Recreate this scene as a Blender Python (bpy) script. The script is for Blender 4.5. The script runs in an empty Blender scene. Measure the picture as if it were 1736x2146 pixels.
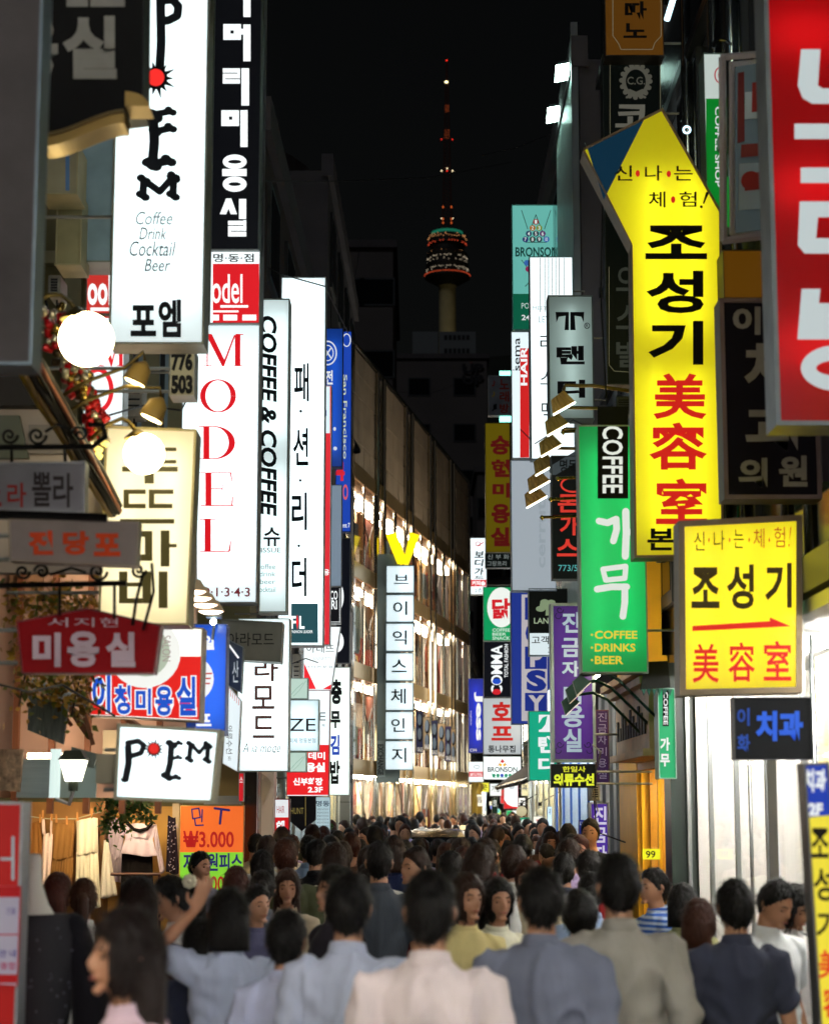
import bpy, bmesh, math, random
from mathutils import Vector, Matrix, noise, Euler
R = random.Random(7)
sc = bpy.context.scene
COL = sc.collection
# ------------------------------------------------------------------ camera, sky, exposure
F = 4000.0; CU, CV = 868.0, 1073.0; PIT = math.atan(617/4000.0); CZ = 1.95
cam_d = bpy.data.cameras.new('camera'); cam = bpy.data.objects.new('camera', cam_d); COL.objects.link(cam)
cam.location = (0, 0, CZ); cam.rotation_euler = (math.pi/2 + PIT, 0, 0)
cam_d.sensor_fit = 'VERTICAL'; cam_d.sensor_height = 36; cam_d.sensor_width = 36; cam_d.lens = 36*F/2146
cam_d.clip_end = 4000; cam_d.clip_start = .05
cam_d.dof.use_dof = True; cam_d.dof.focus_distance = 21; cam_d.dof.aperture_fstop = cam_d.lens/1000/.024
sc.camera = cam
w = bpy.data.worlds.new('World'); sc.world = w; w.use_nodes = True
nt = w.node_tree; bg = nt.nodes['Background']
sky = nt.nodes.new('ShaderNodeTexSky'); sky.sky_type = 'NISHITA'; sky.sun_disc = False
sky.sun_elevation = math.radians(3); sky.sun_rotation = math.radians(140)
hsv = nt.nodes.new('ShaderNodeHueSaturation'); hsv.inputs['Saturation'].default_value = .35
nt.links.new(sky.outputs[0], hsv.inputs['Color']); nt.links.new(hsv.outputs[0], bg.inputs[0]); bg.inputs[1].default_value = .0015
sd = bpy.data.lights.new('fill_sun', 'SUN'); so = bpy.data.objects.new('fill_sun', sd); COL.objects.link(so)
sd.energy = .16; sd.angle = math.radians(10); sd.color = (.9, .92, 1); so.rotation_euler = (math.radians(48), 0, math.radians(-28))  # sun lamp added to lift the dark walls, in place of city glow
sc.view_settings.view_transform = 'Standard'; sc.view_settings.look = 'None'
sc.view_settings.exposure = .32; sc.view_settings.gamma = 1; sc.view_settings.use_curve_mapping = False
sc.render.engine = 'CYCLES'; cy = sc.cycles
cy.use_denoising = True; cy.denoiser = 'OPENIMAGEDENOISE'; cy.max_bounces = 6; cy.diffuse_bounces = 3
cy.glossy_bounces = 3; cy.transmission_bounces = 4; cy.transparent_max_bounces = 10
cy.sample_clamp_indirect = 4; cy.caustics_reflective = False; cy.caustics_refractive = False; cy.use_light_tree = True
# ------------------------------------------------------------------ helpers
SP, CP = math.sin(PIT), math.cos(PIT)
def P(u, v, Y):
    "point of the street at depth Y seen at position (u, v) of the reference"
    x = (u-CU)/F; y = (CV-v)/F
    t = Y/(CP-y*SP)
    return Vector((x*t, Y, CZ + t*(SP+y*CP)))
def lin(h):
    h = h.lstrip('#'); c = [int(h[i:i+2], 16)/255 for i in (0, 2, 4)]
    return tuple(a/12.92 if a <= .04045 else ((a+.055)/1.055)**2.4 for a in c)
MATS = {}
def mat(key, col, rough=.6, metal=0, emit=0, ecol=None, bump=0, bscale=20, var=0, vscale=3, streak=None, sheen=0, spec=.5, sampling=None, alpha=None, stretch=(1,1,1)):
    if key in MATS: return MATS[key]
    m = bpy.data.materials.new(key); m.use_nodes = True; n = m.node_tree; b = n.nodes['Principled BSDF']
    c = lin(col) if isinstance(col, str) else col
    b.inputs['Base Color'].default_value = (*c, 1); b.inputs['Roughness'].default_value = rough; b.inputs['Metallic'].default_value = metal
    b.inputs['Specular IOR Level'].default_value = spec
    if sheen: b.inputs['Sheen Weight'].default_value = sheen
    if emit:
        b.inputs['Emission Color'].default_value = (*(lin(ecol) if isinstance(ecol, str) else (ecol or c)), 1); b.inputs['Emission Strength'].default_value = emit
        b.inputs['Base Color'].default_value = (*[x*.6 for x in c], 1)
    if bump or var:
        tc = n.nodes.new('ShaderNodeTexCoord'); mp = n.nodes.new('ShaderNodeMapping'); mp.inputs['Scale'].default_value = stretch
        n.links.new(tc.outputs['Object'], mp.inputs[0])
    if var:
        nz = n.nodes.new('ShaderNodeTexNoise'); nz.inputs['Scale'].default_value = vscale; nz.inputs['Detail'].default_value = 6
        n.links.new(mp.outputs[0], nz.inputs['Vector'])
        cr = n.nodes.new('ShaderNodeValToRGB'); e = cr.color_ramp.elements
        e[0].position = .3; e[1].position = .7
        e[0].color = (*[x*(1-var) for x in c], 1); e[1].color = (*[min(1, x*(1+var)) for x in c], 1)
        if streak:
            e2 = cr.color_ramp.elements.new(.5); e2.color = (*c, 1); e[0].color = (*lin(streak), 1)
        n.links.new(nz.outputs['Fac'], cr.inputs[0])
        if not emit: n.links.new(cr.outputs[0], b.inputs['Base Color'])
    if bump:
        nb = n.nodes.new('ShaderNodeTexNoise'); nb.inputs['Scale'].default_value = bscale; nb.inputs['Detail'].default_value = 5
        n.links.new(mp.outputs[0], nb.inputs['Vector'])
        bp = n.nodes.new('ShaderNodeBump'); bp.inputs['Strength'].default_value = bump; bp.inputs['Distance'].default_value = .02
        n.links.new(nb.outputs['Fac'], bp.inputs['Height']); n.links.new(bp.outputs[0], b.inputs['Normal'])
    if sampling: m.cycles.emission_sampling = sampling
    MATS[key] = m; return m
def glow(key, col, s, sampling='AUTO'):
    "a lamp, tube or lit acrylic"
    if key in MATS: return MATS[key]
    m = bpy.data.materials.new(key); m.use_nodes = True; n = m.node_tree; b = n.nodes['Principled BSDF']
    c = lin(col) if isinstance(col, str) else col
    b.inputs['Base Color'].default_value = (*[min(.2, x*.5) for x in c], 1); b.inputs['Roughness'].default_value = .4; b.inputs['Specular IOR Level'].default_value = .12
    b.inputs['Emission Color'].default_value = (*c, 1); b.inputs['Emission Strength'].default_value = s
    m.cycles.emission_sampling = sampling
    MATS[key] = m; return m
def acrylic(key, col, e):
    "translucent sign face, lit by the tubes inside, plus the even light it passes on"
    if key in MATS: return MATS[key]
    m = bpy.data.materials.new(key); m.use_nodes = True; n = m.node_tree
    for x in list(n.nodes):
        if x.type != 'OUTPUT_MATERIAL': n.nodes.remove(x)
    out = n.nodes[0]; c = lin(col)
    tr = n.nodes.new('ShaderNodeBsdfTranslucent'); tr.inputs[0].default_value = (*c, 1)
    gl = n.nodes.new('ShaderNodeBsdfGlossy'); gl.inputs['Roughness'].default_value = .25
    mx = n.nodes.new('ShaderNodeMixShader'); mx.inputs[0].default_value = .03
    em = n.nodes.new('ShaderNodeEmission'); em.inputs[0].default_value = (*c, 1); em.inputs[1].default_value = e
    ad = n.nodes.new('ShaderNodeAddShader')
    n.links.new(tr.outputs[0], mx.inputs[1]); n.links.new(gl.outputs[0], mx.inputs[2]); n.links.new(mx.outputs[0], ad.inputs[0]); n.links.new(em.outputs[0], ad.inputs[1]); n.links.new(ad.outputs[0], out.inputs[0])
    MATS[key] = m; return m
def glass(key, tint, refl=.12, rough=.02, fres=1):
    if key in MATS: return MATS[key]
    m = bpy.data.materials.new(key); m.use_nodes = True; n = m.node_tree
    for x in list(n.nodes):
        if x.type != 'OUTPUT_MATERIAL': n.nodes.remove(x)
    out = n.nodes[0]
    tp = n.nodes.new('ShaderNodeBsdfTransparent'); tp.inputs[0].default_value = (*tint, 1)
    gl = n.nodes.new('ShaderNodeBsdfGlossy'); gl.inputs['Roughness'].default_value = rough
    fr = n.nodes.new('ShaderNodeFresnel'); fr.inputs[0].default_value = 1.5
    ma = n.nodes.new('ShaderNodeMath'); ma.operation = 'ADD'; ma.use_clamp = True; ma.inputs[1].default_value = refl
    mx = n.nodes.new('ShaderNodeMixShader')
    (n.links.new(fr.outputs[0], ma.inputs[0]) if fres else ma.inputs.__getitem__(0).__setattr__('default_value', 0.0)); n.links.new(ma.outputs[0], mx.inputs[0]); n.links.new(tp.outputs[0], mx.inputs[1]); n.links.new(gl.outputs[0], mx.inputs[2]); n.links.new(mx.outputs[0], out.inputs[0])
    MATS[key] = m; return m
WL = {}
def tag(o, label=None, cat=None, group=None, kind=None):
    if label: o['label'] = label
    if cat: o['category'] = cat
    if group: o['group'] = group
    if kind: o['kind'] = kind
    return o
def thing(name, label, cat, loc=(0, 0, 0), group=None, rz=0):
    o = bpy.data.objects.new(name, None); COL.objects.link(o); o.location = loc; o.rotation_euler = (0, 0, rz); o.empty_display_size = .1
    WL[o] = Vector(loc); return tag(o, label, cat, group)
class MB:
    def __init__(s): s.v = []; s.f = []
    def add(s, vs, fs):
        k = len(s.v); s.v += [Vector(x) for x in vs]; s.f += [tuple(k+i for i in f) for f in fs]; return s
    def hexa(s, p):
        return s.add(p, [(0,3,2,1), (4,5,6,7), (0,1,5,4), (1,2,6,5), (2,3,7,6), (3,0,4,7)])
    def box(s, x0, x1, y0, y1, z0, z1):
        return s.hexa([(x0,y0,z0), (x1,y0,z0), (x1,y1,z0), (x0,y1,z0), (x0,y0,z1), (x1,y0,z1), (x1,y1,z1), (x0,y1,z1)])
    def prism(s, pts, dy):
        "polygon facing the street's near end, thickness dy in depth"
        n = len(pts); a = [Vector(p) for p in pts]; b = [p+Vector((0, dy, 0)) for p in a]
        return s.add(a+b, [tuple(range(n)), tuple(range(2*n-1, n-1, -1))] + [(i, n+i, n+(i+1) % n, (i+1) % n) for i in range(n)])
    def flat(s, pts): return s.add(pts, [tuple(range(len(pts)))])
    def tube(s, pts, r, n=8, rs=None, caps=True):
        pts = [Vector(p) for p in pts]; rings = []; up = None
        for i, p in enumerate(pts):
            d = (pts[min(i+1, len(pts)-1)]-pts[max(i-1, 0)]).normalized()
            if up is None: up = Vector((0, 0, 1)) if abs(d.z) < .9 else Vector((0, 1, 0))
            a = d.cross(up).normalized(); b = a.cross(d).normalized(); up = b; rr = rs[i] if rs else r
            rings.append([p+a*math.cos(t)*rr+b*math.sin(t)*rr for t in [2*math.pi*j/n for j in range(n)]])
        k = len(s.v)
        for g in rings: s.v += g
        for i in range(len(pts)-1):
            for j in range(n):
                s.f.append((k+i*n+j, k+i*n+(j+1) % n, k+(i+1)*n+(j+1) % n, k+(i+1)*n+j))
        if caps: s.f += [tuple(k+j for j in range(n))[::-1], tuple(k+(len(pts)-1)*n+j for j in range(n))]
        return s
    def sphere(s, c, r, n=16, m=10, sc_=(1, 1, 1), fn=None):
        k = len(s.v); c = Vector(c)
        for i in range(m+1):
            th = math.pi*i/m
            for j in range(n):
                ph = 2*math.pi*j/n; d = Vector((math.sin(th)*math.cos(ph), math.sin(th)*math.sin(ph), math.cos(th)))
                q = fn(d) if fn else d*r
                s.v.append(c+Vector((q.x*sc_[0], q.y*sc_[1], q.z*sc_[2])))
        for i in range(m):
            for j in range(n):
                s.f.append((k+i*n+j, k+(i+1)*n+j, k+(i+1)*n+(j+1) % n, k+i*n+(j+1) % n))
        return s
    def lathe(s, c, prof, n=16):
        k = len(s.v)
        for r, z in prof:
            for j in range(n):
                t = 2*math.pi*j/n; s.v.append(Vector((c[0]+r*math.cos(t), c[1]+r*math.sin(t), c[2]+z)))
        for i in range(len(prof)-1):
            for j in range(n): s.f.append((k+i*n+j, k+i*n+(j+1) % n, k+(i+1)*n+(j+1) % n, k+(i+1)*n+j))
        return s
    def mesh(s, name, off=Vector((0, 0, 0)), smooth=False):
        me = bpy.data.meshes.new(name); me.from_pydata([tuple(v-off) for v in s.v], [], s.f); me.validate(clean_customdata=False)
        if smooth: me.polygons.foreach_set('use_smooth', [True]*len(me.polygons))
        return me
    def build(s, name, m, parent=None, smooth=False, bevel=0):
        off = WL.get(parent, Vector((0, 0, 0)))
        if parent is None: off = Vector((0, 0, 0))
        me = s.mesh(name, off, smooth)
        if m: me.materials.append(m)
        o = bpy.data.objects.new(name, me); COL.objects.link(o)
        if parent: o.parent = parent
        WL[o] = off
        if bevel:
            md = o.modifiers.new('bevel', 'BEVEL'); md.width = bevel; md.segments = 2; md.limit_method = 'ANGLE'
        return o
# ------------------------------------------------------------------ lettering
GL = {}; TXT = []
def glyph(t, bold=0, shear=0):
    k = (t, bold, shear)
    if k not in GL:
        if not TXT:
            TXT.append(bpy.data.curves.new('t', 'FONT')); TXT.append(bpy.data.objects.new('t', TXT[0]))
            TXT[0].body = '₩♪♫室容美가간객건경고과구그금기김깨나내네노는닭당더데도돈동두드디따뜨라랑래류리맥명모무문물미발밥방보본부브비빌뽈사산상서선성세션숍수슈스승시신실아안어업엠영올옷용원으의이익인일자장전점제조종지진집청체충층치카커켓코탠통패페포프피한합험헤현호화'; TXT[1].to_mesh(); TXT[1].to_mesh_clear()   # every glyph is read once
        c, o = TXT; c.resolution_u = 3; c.offset = bold; c.shear = shear; c.body = t
        me = o.to_mesh()
        vs = [v.co.copy() for v in me.vertices]; fs = [tuple(p.vertices) for p in me.polygons]; o.to_mesh_clear()
        x0 = min(v.x for v in vs); x1 = max(v.x for v in vs); y0 = min(v.y for v in vs); y1 = max(v.y for v in vs)
        if y1-y0 < 1e-5: y1 = y0+1
        GL[k] = ([((v.x-x0)/max(1e-5, x1-x0), (v.y-y0)/(y1-y0)) for v in vs], fs)
    return GL[k]
def ribbon(pts, wd):
    "rounded stroke as convex pieces in the plane of the reference"
    out = []
    for (a, b), (c, d) in zip(pts[:-1], pts[1:]):
        l = math.hypot(c-a, d-b) or 1; nx, ny = -(d-b)/l*wd/2, (c-a)/l*wd/2
        out.append([(a+nx, b+ny), (c+nx, d+ny), (c-nx, d-ny), (a-nx, b-ny)])
    for a, b in pts: out.append([(a+wd/2*math.cos(t), b+wd/2*math.sin(t)) for t in [math.pi*2*i/10 for i in range(10)]])
    return out
def ell(u, v, a, b, n=28): return [(u+a*math.cos(2*math.pi*i/n), v+b*math.sin(2*math.pi*i/n)) for i in range(n)]
def serif(ch):
    "didone capitals as polygons in a unit box, y down"
    q = lambda a, b, c, d: [(a, b), (c, b), (c, d), (a, d)]
    def bowl(cx, cy, ro, rv, ri, rvi, a0, a1, n=20):
        return [[(cx+ro*math.cos(t), cy+rv*math.sin(t)), (cx+ro*math.cos(t2), cy+rv*math.sin(t2)), (cx+ri*math.cos(t2), cy+rvi*math.sin(t2)), (cx+ri*math.cos(t), cy+rvi*math.sin(t))]
                for t, t2 in [(a0+(a1-a0)*i/n, a0+(a1-a0)*(i+1)/n) for i in range(n)]]
    if ch == 'M': return [q(0, 0, .2, .03), q(.8, 0, 1, .03), q(0, .97, .22, 1), q(.7, .97, 1, 1), q(.09, .03, .125, .97), q(.78, .03, .92, .97), [(.07, .0), (.22, 0), (.53, .8), (.47, 1)], [(.76, .03), (.8, .03), (.52, 1), (.46, 1)]]
    if ch == 'O': return bowl(.5, .5, .5, .5, .34, .46, 0, 2*math.pi, 36)
    if ch == 'D': return [q(0, 0, .45, .035), q(0, .965, .45, 1), q(.13, .03, .3, .97)] + bowl(.42, .5, .58, .5, .4, .465, -math.pi/2, math.pi/2)
    if ch == 'E': return [q(0, 0, .95, .035), q(0, .965, 1, 1), q(.15, .03, .34, .97), q(.34, .47, .68, .5), q(.65, .33, .68, .65), [(.9, .03), (.95, .03), (.97, .27), (.94, .27)], [(.96, .72), (1, .72), (.98, .97), (.93, .97)]]
    if ch == 'L': return [q(0, 0, .52, .035), q(0, .965, .95, 1), q(.16, .03, .36, .97), [(.97, .66), (1, .66), (.97, .97), (.9, .97)]]
def lum(c): r, g, b = lin(c); return .2*r+.7*g+.1*b
LIT = {}
def ink(c, lvl):
    if c.startswith('*'): return glow('neon_'+c[1:], '#'+c[2:], 2.2, 'NONE')
    if lvl and lum(c) > .02: return glow('ink_%s_%.2f' % (c, lvl), c, lvl, 'NONE')
    return mat('paint_'+c, c, .6, var=.15, vscale=6, spec=.15)
def letters(root, Y, items, lvl, eps=.004):
    by = {}; k = 0
    for it in items:
        t = it[0]; k += 1; dy = eps+.0004*(k % 24); polys = []
        if t == 'T':
            txt, u0, v0, u1, v1, c = it[1:7]; bold, rot, sh = (list(it[7:])+[0, 0, 0])[:3]
            vs, fs = glyph(txt, bold, sh)
            if rot == -90: vs = [(y, 1-x) for x, y in vs]
            if rot == 90: vs = [(1-y, x) for x, y in vs]
            if rot == 5: vs = [(x, y-.0) for x, y in vs]
            key_ = c if (v1-v0 < 9 or c in ()) else c+'|%d' % k
            m = by.setdefault(key_, MB()); m.add([P(u0+x*(u1-u0), v1-y*(v1-v0), Y)-Vector((0, dy, 0)) for x, y in vs], fs); continue
        if t == 'R': u0, v0, u1, v1, c = it[1:]; polys = [[(u0, v0), (u1, v0), (u1, v1), (u0, v1)]]
        if t == 'P': polys = [it[1]]; c = it[2]
        if t == 'S': polys = ribbon(it[1], it[2]); c = it[3]
        if t == 'C': polys = [ell(*it[1:5])]; c = it[5]
        if t == 'O':
            u, v, a, b, wd, c = it[1:]; o = ell(u, v, a, b, 32); i_ = ell(u, v, a-wd, b-wd, 32)
            polys = [[o[j], o[(j+1) % 32], i_[(j+1) % 32], i_[j]] for j in range(32)]
        if t == 'M': ch, u0, v0, u1, v1, c = it[1:]; polys = [[(u0+x*(u1-u0), v0+y*(v1-v0)) for x, y in p] for p in serif(ch)]
        m = by.setdefault(c+'|%d' % k if t == 'M' else c+'#', MB())
        for j, p in enumerate(polys): m.flat([P(a, b, Y)-Vector((0, dy+.00005*j, 0)) for a, b in p])
    for c, m in by.items(): m.build('emblem' if c.endswith('#') else 'lettering', ink(c.split('|')[0].rstrip('#') if not c.startswith('*') else c, lvl), root)
STEEL = mat('brushed_steel', '#9aa3a6', .35, .8, bump=.05, bscale=60, var=.1)
GREY = mat('cabinet_grey', '#8d8f88', .5, .2, var=.15)
DARKM = mat('dark_metal', '#1c1d1f', .5, .6)
def sign(name, label, Y, shape, face, items=(), lvl=1.0, depth=.22, rim='#8d8f88', rw=3, tubes=None, wall=None, cat='sign', group=None, fmat=None, mounts=None):
    """shape: (u0,v0,u1,v1) or list of corner points. lvl 0 = unlit board."""
    lvl = lvl*.84
    pts = list(shape) if isinstance(shape[0], tuple) else [(shape[0], shape[1]), (shape[2], shape[1]), (shape[2], shape[3]), (shape[0], shape[3])]
    if not isinstance(shape[0], tuple):   # upright box in the world
        um = (shape[0]+shape[2])/2; vm = (max(shape[1], -40)+shape[3])/2
        a = P(shape[0], vm, Y).x; b = P(shape[2], vm, Y).x; zt = P(um, shape[1], Y).z; zb = P(um, shape[3], Y).z
        W = [Vector((a, Y, zt)), Vector((b, Y, zt)), Vector((b, Y, zb)), Vector((a, Y, zb))]
    else: W = [P(u, v, Y) for u, v in pts]
    cx = sum(p.x for p in W)/len(W); zb = min(p.z for p in W); zt = max(p.z for p in W)
    root = thing(name, label, cat, (cx, Y+depth/2, zb), group)
    rm = mat('rim_'+rim, rim, .45, .3, var=.2, vscale=5, bump=.1)
    cen = Vector((cx, Y, sum(p.z for p in W)/len(W)))
    k = rw*Y/F
    inner = []
    n = len(W)
    for i in range(n):
        d1 = (W[i]-W[i-1]).normalized(); d2 = (W[(i+1) % n]-W[i]).normalized()
        n1 = Vector((-d1.z, 0, d1.x)); n2 = Vector((-d2.z, 0, d2.x))
        if n1.dot(cen-W[i]) < 0: n1 = -n1
        if n2.dot(cen-W[i]) < 0: n2 = -n2
        h = (n1+n2); h = h*(k/max(.35, (1+n1.dot(n2)))) ; inner.append(W[i]+h)
    # cabinet: side walls and back
    c = MB()
    for i in range(n):
        j = (i+1) % n; a, b = W[i], W[j]; D = Vector((0, depth, 0))
        c.add([a, b, b+D, a+D], [(0, 1, 2, 3)])
        ai, bi = inner[i], inner[j]; c.add([ai, bi, bi+D*.97, ai+D*.97], [(3, 2, 1, 0)])
    if not lvl: c.flat([p+Vector((0, depth, 0)) for p in W][::-1])
    if tubes: c.flat([p+Vector((0, depth*.97, 0)) for p in inner])
    c.build('cabinet', rm if not tubes else rm, root)
    fr = MB()
    for i in range(n):
        j = (i+1) % n; fr.add([W[i]-Vector((0, .012, 0)), W[j]-Vector((0, .012, 0)), inner[j]-Vector((0, .012, 0)), inner[i]-Vector((0, .012, 0)), W[i], W[j], inner[j], inner[i]], [(0, 1, 2, 3), (0, 4, 5, 1), (3, 2, 6, 7)])
    fr.build('frame', rm, root)
    if fmat is None:
        if tubes: fmat = acrylic('face_%s_%.2f' % (face, lvl), face, lvl*tubes[2])
        elif lvl: fl_ = lvl*1.12 if lum(face) > .72 and lvl > .72 else lvl; fmat = glow('face_%s_%.2f' % (face, fl_), face, fl_, 'FRONT')
        else: fmat = mat('board_'+face, face, .65, var=.2, vscale=4, bump=.05, spec=.15)
    ff = MB().flat(inner).build('face', fmat, root)
    if lvl: MB().flat([p+Vector((0, depth, 0)) for p in W][::-1]).build('back_face', glow('face_%s_%.2f' % (face, lvl*.9), face, lvl*.9, 'FRONT'), root)
    if tubes:   # (number, colour strength, even share, 'v'/'h')
        nT, st, ev = tubes[:3]; ho = len(tubes) > 3 and tubes[3] == 'h'
        x0 = min(p.x for p in W); x1 = max(p.x for p in W)
        if len(tubes) > 4: x0, x1, zb_, zt_ = tubes[4]
        else: zb_, zt_ = zb, zt
        for i in range(nT):
            t = MB(); q = (i+.5)/nT
            if ho: t.tube([(x0+.06*(x1-x0), Y+depth*.5, zb_+q*(zt_-zb_)), (x1-.06*(x1-x0), Y+depth*.5, zb_+q*(zt_-zb_))], .013, 6)
            else:
                nn = max(1, int((zt_-zb_)/1.3))
                for jn in range(nn):
                    za = zb_+(zt_-zb_)*(jn+.09)/nn; ze = zb_+(zt_-zb_)*(jn+.91)/nn; t.tube([(x0+q*(x1-x0), Y+depth*.5, za), (x0+q*(x1-x0), Y+depth*.5, ze)], .013, 6)
            t.build('fluorescent_tube', glow('tube_%.1f' % st, '#f4fbff', st), root)
    letters(root, Y, items, lvl if not tubes else lvl*1.0)
    if wall is None: wall = (-1 if cx < 0 else 1)*2.3 if Y < 21 else None
    if mounts is not None: wall = mounts
    if wall is not None and wall > -50:
        e = min(p.x for p in W) if wall < 0 else max(p.x for p in W)
        if (wall < 0 and e > wall+.05) or (wall > 0 and e < wall-.05):
            nb = 2 if zt-zb < 2 else 4; b = MB()
            for i in range(nb):
                z = zb+(zt-zb)*(i+.35)/nb
                b.tube([(e, Y+depth/2, z), (wall, Y+depth/2, z)], .011, 6)
            b.build('bracket', GREY, root)
    return root
# ------------------------------------------------------------------ people
def chainH(mb, rows, n=16):
    "stack of level rings (x,y,z,rx,ry) closed at both ends"
    k = len(mb.v)
    for x, y, z, rx, ry in rows:
        for j in range(n):
            t = 2*math.pi*j/n; mb.v.append(Vector((x+rx*math.cos(t), y+ry*math.sin(t), z)))
    for i in range(len(rows)-1):
        for j in range(n): mb.f.append((k+i*n+j, k+i*n+(j+1) % n, k+(i+1)*n+(j+1) % n, k+(i+1)*n+j))
    mb.f += [tuple(k+j for j in range(n))[::-1], tuple(k+(len(rows)-1)*n+j for j in range(n))]
def limb(mb, rows, n=12):
    pts = [Vector(r[:3]) for r in rows]; rs = [r[3] for r in rows]
    d0 = (pts[0]-pts[1]).normalized(); d1 = (pts[-1]-pts[-2]).normalized()
    pts = [pts[0]+d0*rs[0]*.9, pts[0]+d0*rs[0]*.5]+pts+[pts[-1]+d1*rs[-1]*.5, pts[-1]+d1*rs[-1]*.9]
    rs = [rs[0]*.3, rs[0]*.8]+rs+[rs[-1]*.8, rs[-1]*.3]
    mb.tube(pts, 0, n, rs)
TSC = bpy.data.scenes.new('workbench')
def remesh(mb, voxel, smooth=2, wr=0, seed=0, lowcut=None, fold=None):
    me = mb.mesh('tmp'); o = bpy.data.objects.new('tmp', me); TSC.collection.objects.link(o)
    m = o.modifiers.new('r', 'REMESH'); m.mode = 'VOXEL'; m.voxel_size = voxel; m.use_smooth_shade = True
    if smooth:
        s = o.modifiers.new('s', 'SMOOTH'); s.iterations = smooth; s.factor = .5
    TSC.view_layers[0].update(); dg = TSC.view_layers[0].depsgraph; r = bpy.data.meshes.new_from_object(o.evaluated_get(dg))
    bpy.data.objects.remove(o); bpy.data.meshes.remove(me)
    if wr:
        nn = [v.normal.copy() for v in r.vertices]; co = [v.co.copy() for v in r.vertices]; res = []
        for c, n_ in zip(co, nn):
            q = Vector((c.x*7, c.y*7, c.z*3+seed))
            a = 1-abs(noise.noise(q)*2); b = noise.noise(Vector((c.x*16, c.y*16, c.z*8+seed)))
            g = (max(0, a)**3)*wr+b*wr*.35
            # folds run from the armpits to the middle of the back
            g += math.sin((abs(c.x)*1.0+(1.4-c.z)*1.6)*34+noise.noise(c*5+Vector((seed, 0, 0)))*4)*wr*.45*min(1, max(0, (1.4-c.z)*4))*min(1, abs(c.x)*8)
            res += list(c+n_*g)
        r.vertices.foreach_set('co', res)
    r.polygons.foreach_set('use_smooth', [True]*len(r.polygons))
    return r
HC = Vector((0, -.012, 1.632))
def headpt(d, grow=0):
    x, y, z = d.x, d.y, d.z
    rx, ry, rz = .072, .090, .114
    low = max(0, -z)
    px = x*rx*(1-.26*low**1.6); py = y*ry*(1-.12*low if y > 0 else 1-.04*low); pz = z*rz
    if y > 0 and z < .5: py += .012*math.exp(-((z-.1)/.35)**2)*y
    if y < 0:
        for sx in (-1, 1):
            e = math.exp(-((x*rx-sx*.031)/.016)**2-((z*rz-.004)/.011)**2); py += .011*e
        py += .004*math.exp(-((z+.45)/.16)**2-(x/.4)**2)
    v = Vector((px, py, pz)); return v+d*grow
def hand(mb, w, dirv, side, curl=.25, s=1.0):
    "palm, four unequal fingers with knuckle bends, thumb from the side"
    d = Vector(dirv).normalized(); a = Vector(side).normalized(); nrm = d.cross(a).normalized(); w = Vector(w)
    for k in (-.024, -.008, .008, .024): limb(mb, [(*(w+a*k*.5), .016*s), (*(w+d*.05+a*k), .0145*s), (*(w+d*.088*s+a*k*1.08), .0105*s)], 8)
    for i, (k, L) in enumerate(((-.030, .062), (-.010, .075), (.010, .080), (.030, .068))):
        b = w+d*.085*s+a*k; f1 = (d+a*k*4).normalized(); f2 = (f1+nrm*curl).normalized(); f3 = (f2+nrm*curl).normalized()
        p1 = b+f1*L*.42; p2 = p1+f2*L*.33; p3 = p2+f3*L*.28
        limb(mb, [(*b, .0095), (*p1, .0085), (*p2, .0078), (*p3, .0066)], 8)
    t0 = w+d*.025-a*.024*s; t1 = t0+(d*.6-a*.8).normalized()*.036; t2 = t1+(d-a*.35).normalized()*.030
    limb(mb, [(*t0, .013), (*t1, .0105), (*t2, .0085)], 8)
ARMS = {  # right arm (+x); shoulder, elbow, wrist, hand direction
    'down': [(.185, .0, 1.395), (.232, .03, 1.12), (.235, -.05, .88), (0, -.25, -1)],
    'back': [(.185, .0, 1.395), (.235, .11, 1.14), (.225, .10, .89), (0, .1, -1)],
    'fwd': [(.185, .0, 1.395), (.235, -.05, 1.13), (.205, -.23, .97), (0, -1, -.5)],
    'bag': [(.185, .0, 1.395), (.25, .05, 1.13), (.15, -.17, 1.08), (-1, -.3, .1)],
    'up': [(.175, .0, 1.41), (.335, -.10, 1.50), (.15, -.02, 1.68), (-.35, .1, 1)],
}
def mir(p): return (-p[0],)+tuple(p[1:])
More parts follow.
